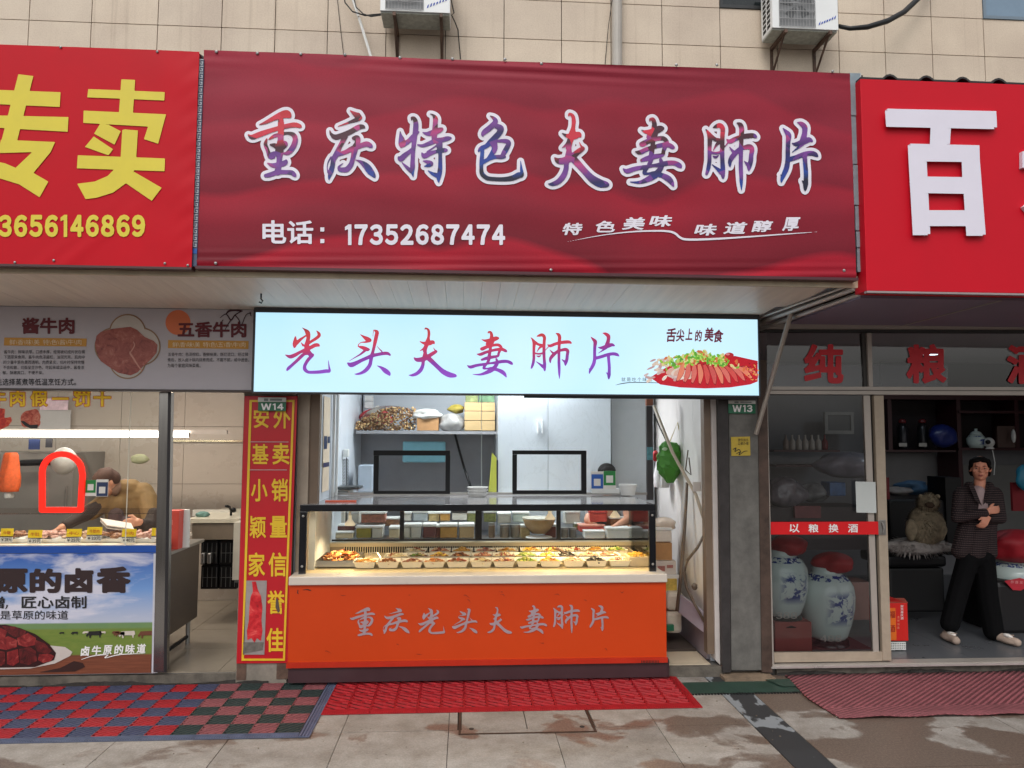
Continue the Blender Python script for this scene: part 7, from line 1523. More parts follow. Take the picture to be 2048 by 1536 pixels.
# back-wall shelving seen through the open doorway
bs = thing('shelving', 'dark reddish shelving with bottles and pots on the back wall', 'shelving', (W(1980, 1000, 8.6)[0], 8.8, .08))
sd = M('dark reddish wood', S(60, 26, 30), .4, var=.12)
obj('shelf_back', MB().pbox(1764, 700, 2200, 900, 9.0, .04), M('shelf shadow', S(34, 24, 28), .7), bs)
for px in (1776, 1918, 2030): obj('upright', MB().pbox(px, 790, px + 8, 1100 if px == 1918 else 900, 8.6, .4), sd, bs)
for py in (822, 896): obj('shelf_board', MB().pbox(1918, py, 2200, py + 5, 8.58, .42), sd, bs)
obj('shelf_board', MB().pbox(1764, 900, 1912, 904, 8.58, .42), sd, bs)
obj('upper_board', MB().pbox(1764, 790, 2200, 800, 8.58, .3), sd, bs)
obj('wall_band', MB().pbox(1768, 905, 1915, 1000, 9.05, .03), M('grey wall band', S(128, 128, 130), .6, var=.05), label='paler grey wall below the shelf with the flasks', cat='wall')
for k, px in enumerate((1806, 1846)):
    t = thing('vacuum_flask', ('left' if k == 0 else 'right') + ' dark steel vacuum flask with a red top on the back shelf', 'flask', P(px, 898, 8.6), 'dark vacuum flasks')
    c = P(px, 898, 8.65); obj('flask_body', MB().lathe([(.055, 0), (.06, .02), (.06, .26), (.035, .31)], c, 18), M('dark flask steel', S(52, 52, 56), .3, metal=.6), t, smooth=True); obj('flask_top', MB().lathe([(.04, 0), (.045, .03), (.02, .05)], c + Vector((0, 0, .312)), 14), M('dull red top', S(104, 36, 40), .4), t, smooth=True)
    obj('flask_label', MB().pbox(px - 8, 886, px + 8, 893, 8.56, .003), lbl_t, t)
obj('blue_bag', lump(P(1885, 872, 8.5), (.16, .12, .14), 31, amp=.12), M('dark blue bag', S(24, 38, 104), .4, var=.2, scale=8), smooth=True, label='dark blue plastic bag beside the flasks', cat='bag')
gp_ = thing('ginger_pot', 'small lidded blue and white pot on the back shelf', 'pot', P(1953, 896, 8.5)); c = P(1953, 896, 8.55)
obj('pot_body', MB().lathe([(.07, 0), (.10, .05), (.105, .11), (.07, .16)], c, 24), jm, gp_, smooth=True); obj('pot_lid', MB().lathe([(.07, 0), (.05, .03), (.015, .045), (.018, .07)], c + Vector((0, 0, .161)), 18), pots, gp_, smooth=True)
wc = thing('web_camera', 'small white dome camera with a dark lens on the back shelf', 'camera', P(1979, 898, 8.45)); obj('camera_head', MB().ball(P(1978, 885, 8.45), .06, 16, 12), white_pl, wc, smooth=True); obj('camera_foot', MB().lathe([(.05, 0), (.03, .03)], P(1980, 898, 8.45), 14), white_pl, wc, smooth=True); obj('lens', MB().ball(P(1976, 884, 8.395), .028, 12, 8), black_m, wc, smooth=True)
obj('camera_cord', MB().tube([P(1985, 900, 8.4), P(1990, 925, 8.4), P(1988, 950, 8.4)], .006, 5), white_pl, wc)
obj('picture', MB().pbox(1995, 852, 2030, 895, 8.5, .03), M('brown framed picture', S(78, 58, 52), .5, var=.1), label='brown framed picture on the back shelf', cat='picture'); obj('plate', lump(P(2027, 872, 8.42), (.02, .03, .08), 1, amp=.02), white_pl, smooth=True, label='white plate edge leaning on the brown picture', cat='plate')
obj('grey_wall_panel', MB().pbox(1930, 930, 2200, 1120, 9.03, .03), M('grey wall tile', S(120, 120, 118), .6, var=.05), label='grey wall behind the standing woman', cat='wall')
obj('hanging_scarf', MB().pbox(2025, 965, 2075, 1022, 7.6, .03), M('dull red cloth', S(130, 24, 34), .7, var=.1), label='dull red square hanging at the right edge', cat='cloth'); obj('cyan_bag', lump(P(2050, 955, 7.5), (.09, .06, .14), 4, amp=.12), M('cyan bag', S(40, 130, 160), .4), smooth=True, label='cyan bag hanging at the right edge', cat='bag')
obj('speaker_case', MB().pbox(1893, 955, 1925, 1110, 7.4, .3), black_m, label='black upright case behind the woman', cat='case'); obj('red_binder', MB().pbox(1768, 955, 1779, 1000, 7.8, .1), M('red binder', S(120, 20, 30), .5), label='red binder edge beside the door stile', cat='binder')
obj('side_table', MB().pbox(1775, 985, 1895, 1000, 7.9, .5), M('dark table', S(52, 50, 54), .5), label='dark table below the grey wall band', cat='table')
obj('blue_cloth', lump(P(1825, 975, 7.9), (.17, .12, .08), 41, amp=.25), M('blue cloth', S(58, 92, 124), .7, var=.2, scale=10), smooth=True, label='crumpled blue cloth on the dark table', cat='cloth'); obj('grey_cloth', lump(P(1795, 982, 7.9), (.18, .12, .05), 42, amp=.25), M('grey cloth', S(130, 124, 122), .7, var=.2, scale=10), smooth=True, label='crumpled grey cloth on the dark table', cat='cloth')
# armchair with a plush figure
ch_ = thing('armchair', 'black armchair with a pale furry seat cover', 'chair', (W(1835, 1200, 6.9)[0], 6.95, .08))
obj('seat', MB().pbox(1775, 1112, 1895, 1135, 6.75, .5), black_m, ch_, bevel=.03); obj('back', MB().pbox(1780, 1000, 1892, 1112, 7.25, .12), black_m, ch_, bevel=.03); obj('base', MB().pbox(1780, 1136, 1890, 1225, 6.8, .4), M('black leatherette', S(16, 16, 18), .5), ch_, bevel=.02)
def fur(mb_pts, n, ln, name, m_, par):
    mb = MB(); rnd = random.Random(5)
    for c_, r_ in mb_pts:
        for _ in range(n):
            v = Vector((rnd.gauss(0, 1), rnd.gauss(0, 1), rnd.gauss(0, 1))).normalized(); p_ = Vector(c_) + Vector((v.x * r_[0], v.y * r_[1], v.z * r_[2])) * .94; q_ = p_ + (v + Vector((0, 0, -.5))).normalized() * ln; s_ = v.cross(Vector((.3, .2, 1))).normalized() * ln * .16
            mb.add([p_ - s_, p_ + s_, q_], [(0, 1, 2)])
    return obj(name, mb, m_, par, kind='stuff')
furw = M('pale fleece', S(160, 154, 150), .9, var=.25, scale=20)
fl_ = lump(P(1835, 1092, 6.8), (.30, .16, .08), 13, 24, 12, .2, 4); so_ = obj('fleece', fl_, furw, ch_, smooth=True); fur([(P(1835, 1092, 6.8), (.30, .16, .09))], 500, .05, 'fleece_fur', furw, so_)
ply = thing('plush_toy', 'shaggy brown plush figure sitting on the armchair', 'toy', P(1850, 1090, 6.72))
brf = M('golden brown plush', S(140, 128, 106), .95, var=.3, scale=24)
b_ = obj('body', lump(P(1851, 1052, 6.72), (.165, .13, .185), 17, 24, 16, .05), brf, ply, smooth=True); fur([(P(1851, 1052, 6.72), (.165, .13, .185))], 1500, .035, 'body_fur', brf, b_)
h_ = obj('head', lump(P(1856, 1006, 6.68), (.095, .09, .08), 18, 20, 14, .06), brf, ply, smooth=True); fur([(P(1856, 1006, 6.68), (.095, .09, .08))], 700, .03, 'head_fur', brf, h_)
obj('muzzle', lump(P(1860, 1010, 6.59), (.04, .03, .028), 2), M('dark plush', S(70, 54, 40), .9), ply, smooth=True)
for px in (1851, 1864): obj('ear', MB().ball(P(px + (px - 1857) * 1.6, 993, 6.68), .022, 8, 6), brf, ply, smooth=True)
for px in (1822, 1880): obj('arm', lump(P(px, 1060, 6.66), (.045, .06, .10), 6), brf, ply, smooth=True)
# carton on a white crate by the door
cbn = thing('gift_carton', 'red gift carton with an orange panel and white lettering inside the doorway', 'box', P(1795, 1282, 5.9))
obj('box', MB().pbox(1776, 1206, 1816, 1282, 5.88, .28), M('glossy red carton', S(206, 34, 28), .35, var=.06), cbn, bevel=.003)
obj('top_flap', MB().add([P(1776, 1205.5, 5.88), P(1816, 1205.5, 5.88), P(1808, 1196, 6.1), P(1777, 1196, 6.1)], [(0, 1, 2, 3)]), M('pale red flap', S(190, 90, 70), .5), cbn)
obj('orange_panel', MB().pbox(1778, 1216, 1792, 1280, 5.877, .002), M('orange panel', S(226, 110, 30), .4), cbn)
for k, ch in enumerate('富贵喜庆酒'): text(cbn, ch, 1801, 1210 + k * 6, 1807, 1215 + k * 6, 5.876, white_ink, 0, name='lettering')
for k, ch in enumerate('吉祥如意'): text(cbn, ch, 1794.5, 1232 + k * 7, 1799, 1237 + k * 7, 5.876, M('pale red text', S(226, 150, 120), .5), 0, name='lettering')
for k, ch in enumerate('福酒'): text(cbn, ch, 1779.5, 1222 + k * 28, 1790.5, 1236 + k * 28, 5.874, M('deep red text', S(160, 30, 20), .5), .01, name='lettering')
wcr = thing('crate', 'white plastic grid crate under the red gift carton', 'crate', P(1797, 1310, 5.9)); g_ = MB(); 
for k in range(9): g_.pbox(1781 + k * 3.6, 1284, 1782.6 + k * 3.6, 1299, 5.885, .006)
for k in range(4): g_.pbox(1781, 1284 + k * 4.6, 1812, 1286 + k * 4.6, 5.882, .003)
obj('grid_side', g_, white_pl, wcr, kind='stuff'); obj('inner', MB().pbox(1782, 1285, 1811, 1299, 5.895, .22), M('crate inner', S(120, 116, 104), .6), wcr)
for px in (1784, 1806): obj('foot', MB().box(W(px, 1305, 5.9)[0], W(px + 6, 1305, 5.9)[0], 5.9, 5.94, .081, W(px, 1300, 5.9)[1]), white_pl, wcr)
# right edge: jar, couch, sign, bag
jar('blue and white jar under red cloth at the right edge', 2030, 1116, 1192, 52, 6.6, False, False)
obj('red_cloth', lump(P(2035, 1092, 6.5), (.26, .2, .15), 51, 30, 18, .14, 4), M('deep red cloth', S(150, 16, 32), .6, var=.15, scale=9), smooth=True, label='heap of deep red cloth over the jar at the right edge', cat='cloth')
cc = thing('leather_box', 'black leatherette box with a red diamond paper at the right edge', 'box', P(2040, 1268, 6.35)); obj('body', MB().pbox(1992, 1162, 2140, 1272, 6.35, .5), M('black leatherette b', S(20, 18, 20), .45), cc, bevel=.05)
obj('diamond_paper', MB().prism([W(x, y, 6.33) for x, y in ((2009, 1162), (2040, 1156), (2072, 1164), (2042, 1181), (2026, 1180))][::-1], 6.33, 6.333), M('red diamond paper', S(190, 40, 56), .5), cc)
for k, ch in enumerate('恭喜发财'): text(cc, ch, 2021 + k * 9, 1161 + k * .4, 2028 + k * 9, 1167 + k * .4, 6.326, M('pale pink print', S(226, 160, 160), .5), 0, name='lettering')
obj('blue_sack', MB().pbox(1935, 1110, 1990, 1245, 6.9, .15), M('deep blue sack', S(22, 34, 110), .6, var=.15, scale=6), label='deep blue sack seen between the woman\'s legs', cat='sack', bevel=.03)
obj('grey_box', MB().pbox(1780, 1140, 1900, 1225, 7.4, .3), M('near black box', S(18, 18, 20), .6), label='near-black box behind the armchair', cat='box') if False else None

# ------------------------------------------------------------------ mats
ribm = {}
def tile_mesh(a, hh, n, ang, name, lo=.4, wd=.8):
    mb = MB()
    for q in ((-a, a, -a, -a * .95), (-a, a, a * .95, a), (-a, -a * .95, -a * .95, a * .95), (a * .95, a, -a * .95, a * .95)): mb.box(*q, 0, hh * .9)
    mb.box(-a * .95, a * .95, -a * .02, a * .02, 0, hh * .5)
    ca, sa = math.cos(ang), math.sin(ang)
    for k in range(n):
        o_ = -a * 1.3 + 2.6 * a * (k + .5) / n
        # rib across the tile, clipped to the square
        pts = []
        for s_ in (-1, 1):
            x = o_ * ca - s_ * a * 1.5 * sa; y = o_ * sa + s_ * a * 1.5 * ca; pts.append((x, y))
        (xa_, ya_), (xb_, yb_) = pts; t0, t1 = 0, 1; dx, dy = xb_ - xa_, yb_ - ya_
        ok = True
        c_ = a * .93
        for p_, q_ in ((-dx, xa_ + c_), (dx, c_ - xa_), (-dy, ya_ + c_), (dy, c_ - ya_)):
            if abs(p_) < 1e-9: ok &= q_ >= 0; continue
            r_ = q_ / p_
            if p_ < 0: t0 = max(t0, r_)
            else: t1 = min(t1, r_)
        if not ok or t1 - t0 < .12: continue
        A = Vector((xa_ + dx * t0, ya_ + dy * t0, 0)); B = Vector((xa_ + dx * t1, ya_ + dy * t1, 0)); nrm = Vector((ca, sa, 0)) * a * wd / n
        mb.add([A - nrm + Vector((0, 0, hh * lo)), A + nrm + Vector((0, 0, hh * lo)), B + nrm + Vector((0, 0, hh * lo)), B - nrm + Vector((0, 0, hh * lo)),
                A - nrm * .55 + Vector((0, 0, hh)), A + nrm * .55 + Vector((0, 0, hh)), B + nrm * .55 + Vector((0, 0, hh)), B - nrm * .55 + Vector((0, 0, hh))],
               [(4, 5, 6, 7), (0, 1, 5, 4), (1, 2, 6, 5), (2, 3, 7, 6), (3, 0, 4, 7)])
    me = bpy.data.meshes.new(name); me.from_pydata(mb.v, [], mb.f); me.update(); return me
def mat_plastic(name, c): return M(name, c, .5, var=.16, scale=9, bump=.15, bscale=200)
cR = mat_plastic('red mat plastic', S(158, 18, 28)); cRb = cR; cB = mat_plastic('slate blue mat plastic', S(62, 66, 92)); cP = mat_plastic('dusty pink mat plastic', S(134, 74, 78)); cG = mat_plastic('dark green mat plastic', S(38, 52, 50)); cE = mat_plastic('blue-grey mat edge', S(84, 91, 114))
ck = thing('checker_mat', 'chequered ribbed plastic mat of red, slate blue, dusty pink and dark green squares', 'mat', (-2.4, 5.1, 0))
T = .152; mx_r = -.925; my_f = 4.60
base_me = tile_mesh(T / 2 - .0012, .008, 6, R(-48), 'mat_tile', .1, .60); meshes = {}
for nm, m_ in (('r', cR), ('b', cB), ('p', cP), ('g', cG)):
    me = base_me.copy(); me.materials.append(m_); meshes[nm] = me
MAT = Matrix.Rotation(R(0), 3, 'Z')
for i in range(24):
    for j in range(6):
        x = mx_r - .05 - T * (i + .5); y = my_f + .05 + T * (j + .5)
        odd = (i + j) % 2
        nm = ('g' if not odd else 'p') if i < 5 else ('r' if not odd else 'b')
        if i >= 5: nm = 'b' if not odd else 'r'
        o = bpy.data.objects.new('mat_tile', meshes[nm]); COL.objects.link(o); o.parent = ck; o.location = Vector((x, y, .003)) - wloc(ck)
def edge_strip(x0, x1, y0, y1, m_, par, z=.003, hh=.010):
    mb = MB(); L = max(x1 - x0, y1 - y0); hor = (x1 - x0) > (y1 - y0); wdt = min(x1 - x0, y1 - y0)
    for k in range(4):
        q_ = wdt * k / 4
        if hor: mb.box(x0, x1, y0 + q_, y0 + q_ + wdt * .11, z, z + hh * (.4 + .2 * k))
        else: mb.box(x1 - q_ - wdt * .11, x1 - q_, y0, y1, z, z + hh * (.4 + .2 * k))
    n_ = max(3, int(L / .014))
    for k in range(n_ + 1):
        u = (x0 if hor else y0) + L * k / n_
        if hor: mb.box(u - .002, u + .002, y0 + .001, y1 - .001, z, z + hh * .5)
        else: mb.box(x0 + .001, x1 - .001, u - .002, u + .002, z, z + hh * .5)
    mb.box(x0 + .002, x1 - .002, y0 + .002, y1 - .002, z - .002, z - .0005)
    return obj('edge_strip', mb, m_, par)
for i in range(12): 
    a = mx_r - .05 - 2 * T * (i + 1); edge_strip(a + .001, a + 2 * T - .001, my_f - .01, my_f + .049, cG if i in (0, 1) and False else cE, ck)
edge_strip(mx_r - .049, mx_r + .02, my_f - .01, my_f + .05 + 6 * T, cE, ck)
obj('underlay', MB().box(-4.5, mx_r - .05, my_f + .05, my_f + .05 + 6 * T, .0012, .0026), M('added gap darkener', S(44, 34, 36), .8, var=.3, scale=8), ck)  # added dark sheet that deepens the gaps between the ribs
rm = thing('red_mat', 'bright red plastic mat of diagonally ribbed tiles before the orange counter', 'mat', (.35, 5.2, 0))
rT = .152; me = tile_mesh(rT / 2 - .001, .013, 4, R(58), 'mat_tile_red', .1, .44); me.materials.append(cR)
x = mx_r + .022 + rT / 2; xe = 1.575
while x < xe - rT / 2:
    for j in range(4):
        y = 5.00 + rT * (j + .5)
        if y > 5.62: continue
        o = bpy.data.objects.new('mat_tile', me); COL.objects.link(o); o.parent = rm; o.location = Vector((x, y, .003)) - wloc(rm)
    x += rT
xend = x - rT / 2
obj('underlay', MB().box(mx_r + .024, xend, 5.0, 5.6, .0012, .0026), M('added red gap darkener', S(64, 14, 18), .8, var=.3, scale=8), rm)  # added sheet, its dark red deepens the rib gaps here
for k in range(int((xend - mx_r) / (2 * rT))): edge_strip(mx_r + .022 + k * 2 * rT, mx_r + .021 + (k + 1) * 2 * rT, 4.945, 4.999, cR, rm)
edge_strip(xend + .001, xend + .055, 4.945, 5.0 + 4 * rT, cR, rm)
gmx0, gmx1 = xend + .06, 2.62
gm2 = thing('green_mat', 'thin dark green mat with a scalloped black edge before the grey pillar', 'mat', (2.1, 5.3, .0))
gmt = mat_plastic('thin green matting', S(36, 62, 52)); mb = MB(); n_ = 40
for k in range(n_):
    a = gmx0 + (gmx1 - gmx0) * k / n_; b = gmx0 + (gmx1 - gmx0) * (k + 1) / n_; za = .006 + .004 * math.sin(k * .6) ** 2; zb_ = .006 + .004 * math.sin((k + 1) * .6) ** 2
    mb.add([(a, 5.20, za), (b, 5.20, zb_), (b, 5.44, .006), (a, 5.44, .006)], [(0, 1, 2, 3)])
obj('sheet', mb, gmt, gm2, smooth=True); mb = MB()
for k in range(46):
    a = gmx0 + (gmx1 - gmx0) * k / 46; mb.box(a, a + (gmx1 - gmx0) / 46 * .62, 5.185, 5.2, .001, .008)
obj('scalloped_edge', mb, M('black mat edge', S(20, 24, 24), .6), gm2); obj('folded_corner', MB().add([(2.28, 5.30, .012), (2.62, 5.30, .012), (2.62, 5.46, .012), (2.22, 5.46, .012)], [(0, 1, 2, 3)]), gmt, gm2)
def pink_mat():
    m = M('dusty pink ribbed matting', S(142, 78, 84), .75, var=.16, scale=5); t = m.node_tree; p = t.nodes['Principled BSDF']; g = t.nodes.new('ShaderNodeNewGeometry').outputs['Position']
    sp = t.nodes.new('ShaderNodeSeparateXYZ'); t.links.new(g, sp.inputs[0])
    def mth(op, a, b=None, c=None):
        n = t.nodes.new('ShaderNodeMath'); n.operation = op
        for i, v in enumerate((a, b, c)):
            if v is None: continue
            if isinstance(v, (int, float)): n.inputs[i].default_value = v
            else: t.links.new(v, n.inputs[i])
        return n.outputs[0]
    tri = mth('ABSOLUTE', mth('SUBTRACT', sp.outputs[1], 4.88)); s_ = mth('SINE', mth('MULTIPLY', mth('SUBTRACT', mth('MULTIPLY', sp.outputs[0], .8), tri), 150.0))
    c = mixc(t, 1, p.inputs['Base Color'].links[0].from_socket, ramp(t, [(0, (.55, .52, .52)), (.6, (1, 1, 1))], mth('MULTIPLY_ADD', s_, .5, .5)), 'MULTIPLY'); t.links.new(c, p.inputs['Base Color'])
    bp = t.nodes.new('ShaderNodeBump'); bp.inputs['Strength'].default_value = .9; bp.inputs['Distance'].default_value = .006; t.links.new(s_, bp.inputs['Height']); t.links.new(bp.outputs[0], p.inputs['Normal']); return m
pts = [G(1563, 1348), G(1580, 1362), G(1612, 1398), G(1685, 1443)]
pm2 = thing('pink_mat', 'dusty pink chevron-ribbed mat before the liquor shop', 'mat', (3.6, 5.1, 0))
mb = MB(); nx = 60; ny = 10; vs = []; fs = []
yf, yb2 = 4.70, 5.545
for j in range(ny + 1):
    y = yf + (yb2 - yf) * j / ny; xl = np.interp(y, [p_[1] for p_ in pts[::-1]], [p_[0] for p_ in pts[::-1]])
    for i in range(nx + 1):
        x = xl + (6.2 - xl) * i / nx; z = .009 + (.010 * abs(math.sin(x * 7.3 + 1)) ** 3 if j == 0 else 0) + .001 * math.sin(x * 5 + y * 9); vs.append((x, y, z))
for j in range(ny):
    for i in range(nx): a = j * (nx + 1) + i; fs.append((a, a + 1, a + nx + 2, a + nx + 1))
o = obj('matting', mb.add(vs, fs), pink_mat(), pm2, smooth=True); s_ = o.modifiers.new('t', 'SOLIDIFY'); s_.thickness = .006; s_.offset = -1
mb = MB()
for k in range(30): x = -.9 + k * .081; mb.box(x, x + .008, 5.615, 5.625, 0, .002)

# ------------------------------------------------------------------ people
def blob(name, prims, mat, parent, vox=.008, sm=4, label=None, cat=None, sub=False):
    """cones (a, ra, b, rb) and ellipsoids (c, (rx, ry, rz)) fused into one continuous surface"""
    mb = MB()
    for p_ in prims:
        if len(p_) == 4:
            a, ra, b, rb = Vector(p_[0]), p_[1], Vector(p_[2]), p_[3]; n = 10; path = []; rr = []
            d = (b - a); L = d.length or 1e-6
            for k in range(4): t_ = -1 + k / 4; path.append(a + d / L * ra * t_ * .98); rr.append(ra * math.sqrt(max(.02, 1 - t_ * t_)))
            for k in range(4): path.append(a + d * k / 3); rr.append(ra + (rb - ra) * k / 3)
            for k in range(1, 5): t_ = k / 4; path.append(b + d / L * rb * t_ * .98); rr.append(rb * math.sqrt(max(.02, 1 - t_ * t_)))
            mb.tube(path, rr, n)
        else: mb.ball(p_[0], p_[1], 16, 12, rot=p_[2] if len(p_) > 2 else None)
    o = obj(name, mb, mat, parent, smooth=True, label=label, cat=cat)
    r_ = o.modifiers.new('r', 'REMESH'); r_.mode = 'VOXEL'; r_.voxel_size = vox; r_.use_smooth_shade = True
    s_ = o.modifiers.new('s', 'SMOOTH'); s_.iterations = sm; s_.factor = .5
    return o
def hand(base, dirv, up, side, s=1.0, curl=.5):
    """palm and five fingers as cones; dirv along the fingers, up = back of the hand, side = towards the thumb"""
    d, u, sd = Vector(dirv).normalized(), Vector(up).normalized(), Vector(side).normalized(); b = Vector(base); out = []
    for k, (o_, ln) in enumerate(((.030, .066), (.010, .074), (-.010, .070), (-.029, .054))):
        kn = b + d * .085 * s + sd * o_ * s; out.append((b + sd * o_ * .6 * s, .016 * s, kn, .012 * s))
        p1 = kn + (d * (1 - curl * .4) - u * curl * .6).normalized() * ln * .5 * s; p2 = p1 + (d * (1 - curl) - u * curl).normalized() * ln * .35 * s; p3 = p2 + (d * (.6 - curl) - u * (curl + .2)).normalized() * ln * .25 * s
        out += [(kn, .0105 * s, p1, .0095 * s), (p1, .0095 * s, p2, .0085 * s), (p2, .0085 * s, p3, .0075 * s)]
    tb_ = b + sd * .028 * s + d * .02 * s; t1_ = tb_ + (sd * .7 + d * .7).normalized() * .04 * s; t2_ = t1_ + (sd * .2 + d * .9 - u * .2).normalized() * .03 * s
    out += [(tb_, .014 * s, t1_, .012 * s), (t1_, .011 * s, t2_, .009 * s)]
    return out
def face(head, c, s, dirf, skin_, mouth=True, look=0):
    """eyes, brows, lips as children of the body; c head centre, s scale, faces -Y turned by look"""
    rot = Matrix.Rotation(look, 3, 'Z')
    for k in (-1, 1):
        e = Vector(c) + rot @ Vector((k * .031 * s, -.083 * s, .004 * s)); obj('eye', MB().ball(e, (.0115 * s, .006 * s, .0042 * s), 10, 6), M('eye white', S(150, 136, 128), .3), head, smooth=True)
        obj('iris', MB().ball(e + rot @ Vector((0, -.0055 * s, 0)), (.0055 * s, .003 * s, .0045 * s), 8, 6), M('dark iris', S(30, 20, 16), .2), head, smooth=True)
        obj('eyebrow', MB().tube([e + rot @ Vector((-k * .013 * s, -.004 * s, .017 * s)), e + rot @ Vector((0, -.006 * s, .020 * s)), e + rot @ Vector((k * .016 * s, .003 * s, .015 * s))], [.0016 * s, .0024 * s, .001 * s], 6), M('brow hair', S(46, 34, 30), .8), head)
    obj('lips', MB().ball(Vector(c) + rot @ Vector((0, -.084 * s, -.055 * s)), (.021 * s, .008 * s, .0065 * s), 12, 6), M('lips', S(150, 72, 68), .4), head, smooth=True)
def head_prims(c, s=1.0, look=0):
    rot = Matrix.Rotation(look, 3, 'Z'); V_ = lambda x, y, z: Vector(c) + rot @ Vector((x * s, y * s, z * s))
    return [(V_(0, .008, .022), (.072 * s, .088 * s, .085 * s), rot), (V_(0, -.012, -.035), (.058 * s, .064 * s, .068 * s), rot), (V_(0, -.035, -.078), (.030 * s, .034 * s, .022 * s), rot),
            (V_(0, -.080, .010), .007 * s, V_(0, -.097, -.018), .0115 * s), (V_(-.012, -.088, -.023), .0065 * s, V_(.012, -.088, -.023), .0065 * s), (V_(-.042, -.060, -.018), (.018 * s,) * 3), (V_(.042, -.060, -.018), (.018 * s,) * 3),
            (V_(-.030, -.074, .026), .009 * s, V_(.030, -.074, .026), .009 * s), (V_(-.012, -.080, -.052), .007 * s, V_(.012, -.080, -.052), .007 * s),
            (V_(-.074, .008, -.006), (.008 * s, .016 * s, .026 * s)), (V_(.074, .008, -.006), (.008 * s, .016 * s, .026 * s))]
# the woman in the doorway
YWm = 6.15; Q = lambda px, py, dy=0: P(px, py, YWm + dy)
wm = thing('person', 'woman with folded arms in a dark striped jacket and black trousers in the doorway', 'person', (W(1948, 1280, YWm)[0], YWm, .08))
hc = Q(1960, 937)
sk_w = M('face skin', S(206, 140, 114), .5, var=.05, scale=14)
arms = [(Q(1922, 989), .034, Q(1916, 1036, -.05), .030), (Q(1916, 1036, -.05), .030, Q(1976, 1024, -.17), .024), (Q(1990, 989), .034, Q(2000, 1037, -.05), .034), (Q(2000, 1037, -.05), .032, Q(1962, 1034, -.12), .026)]
legs = [(Q(1938, 1128), .055, Q(1922, 1180), .055), (Q(1922, 1180), .052, Q(1903, 1252), .036), (Q(1968, 1128), .055, Q(1974, 1190), .055), (Q(1974, 1190), .052, Q(1984, 1266), .036)]
body = head_prims(hc, 1.0, -.58) + [(Q(1960, 958, .01), .044, Q(1958, 982, .01), .05), (Q(1957, 998), .075, Q(1954, 1050), .07), (Q(1954, 1050), .07, Q(1953, 1118), .055), (Q(1938, 1126), .05, Q(1968, 1126), .05)] + arms + legs
body += hand(Q(1977, 1022, -.175), (1, .1, .12), (0, -1, .1), (-.1, 0, 1), .82, .35) + hand(Q(1976, 1034, -.17), (-.45, -.05, -.6), (0, -1, 0), (-1, 0, .6), .8, .55)
wb_ = blob('body', body, sk_w, wm, .0055, 3); face(wb_, hc, 1.0, None, sk_w, look=-.58)
obj('hair', lump(hc + Vector((0, .022, .035)), (.088, .092, .086), 4, 26, 18, .03, 5).add([], []), hair_m, wm, smooth=True) if False else None
hp = [(hc + Vector((0, .028, .030)), (.079, .084, .080)), (hc + Vector((0, -.030, .078)), (.060, .05, .026)), (hc + Vector((-.062, -.02, .045)), (.020, .045, .040)), (hc + Vector((.062, -.02, .045)), (.020, .045, .040)), (hc + Vector((0, .075, -.03)), (.065, .045, .075)), (hc + Vector((-.062, .04, -.02)), (.022, .03, .05)), (hc + Vector((.062, .04, -.02)), (.022, .03, .05)), (hc + Vector((-.03, -.055, .07)), (.038, .030, .020)), (hc + Vector((.03, -.055, .07)), (.038, .030, .020)), (hc + Vector((-.076, .02, .0)), (.010, .030, .030)), (hc + Vector((.076, .02, .0)), (.010, .030, .030))]
rl = Matrix.Rotation(-.58, 3, 'Z'); hp = [(hc + rl @ (a - hc), r, rl) for a, r in hp]
blob('hair', hp, hair_m, wm, .006, 3)
def stripe():
    m = M('dark striped tweed', S(36, 30, 33), .85, var=.12, scale=20, spec=.2); t = m.node_tree; p = t.nodes['Principled BSDF']; g = t.nodes.new('ShaderNodeTexCoord').outputs['Object']
    wv_ = t.nodes.new('ShaderNodeTexWave'); wv_.bands_direction = 'Z'; wv_.inputs['Scale'].default_value = 17; wv_.inputs['Distortion'].default_value = 1.2; wv_.inputs['Detail Scale'].default_value = 1.5; t.links.new(g, wv_.inputs['Vector'])
    wx = t.nodes.new('ShaderNodeTexWave'); wx.bands_direction = 'X'; wx.inputs['Scale'].default_value = 26; t.links.new(g, wx.inputs['Vector'])
    k = mixc(t, 1, ramp(t, [(.72, (0, 0, 0)), (.85, (1, 1, 1))], wv_.outputs['Fac']), ramp(t, [(.15, (.25, .25, .25)), (.5, (1, 1, 1))], wx.outputs['Fac']), 'MULTIPLY')
    t.links.new(mixc(t, k, p.inputs['Base Color'].links[0].from_socket, S(88, 72, 70)), p.inputs['Base Color']); return m
st = stripe()
jk = [(Q(1922, 985, .02), .052, Q(1990, 985, .02), .052), (Q(1940, 1000, .01), .088, Q(1938, 1060, .01), .085), (Q(1974, 1000, .01), .088, Q(1972, 1060, .01), .085), (Q(1936, 1060, .01), .090, Q(1921, 1102, .01), .075), (Q(1970, 1060, .01), .088, Q(1975, 1104, .01), .078), (Q(1952, 1060, -.01), .10, Q(1946, 1102, 0), .10), (Q(1921, 1106, .01), .06, Q(1972, 1108, .01), .06), (Q(1957, 1020, .02), .10, Q(1957, 1070, .02), .10),
      (Q(1919, 990), .054, Q(1914, 1036, -.05), .048), (Q(1914, 1036, -.05), .046, Q(1968, 1026, -.16), .040), (Q(1993, 990), .054, Q(2001, 1037, -.05), .048), (Q(2001, 1037, -.05), .046, Q(1980, 1036, -.10), .042),
      (Q(1938, 972, .02), .040, Q(1950, 1005, -.055), .028), (Q(1978, 972, .02), .040, Q(1968, 1005, -.055), .028)]
blob('jacket', jk, st, wm, .007, 3)
lap = M('dark lapel', S(40, 33, 36), .8, var=.1)
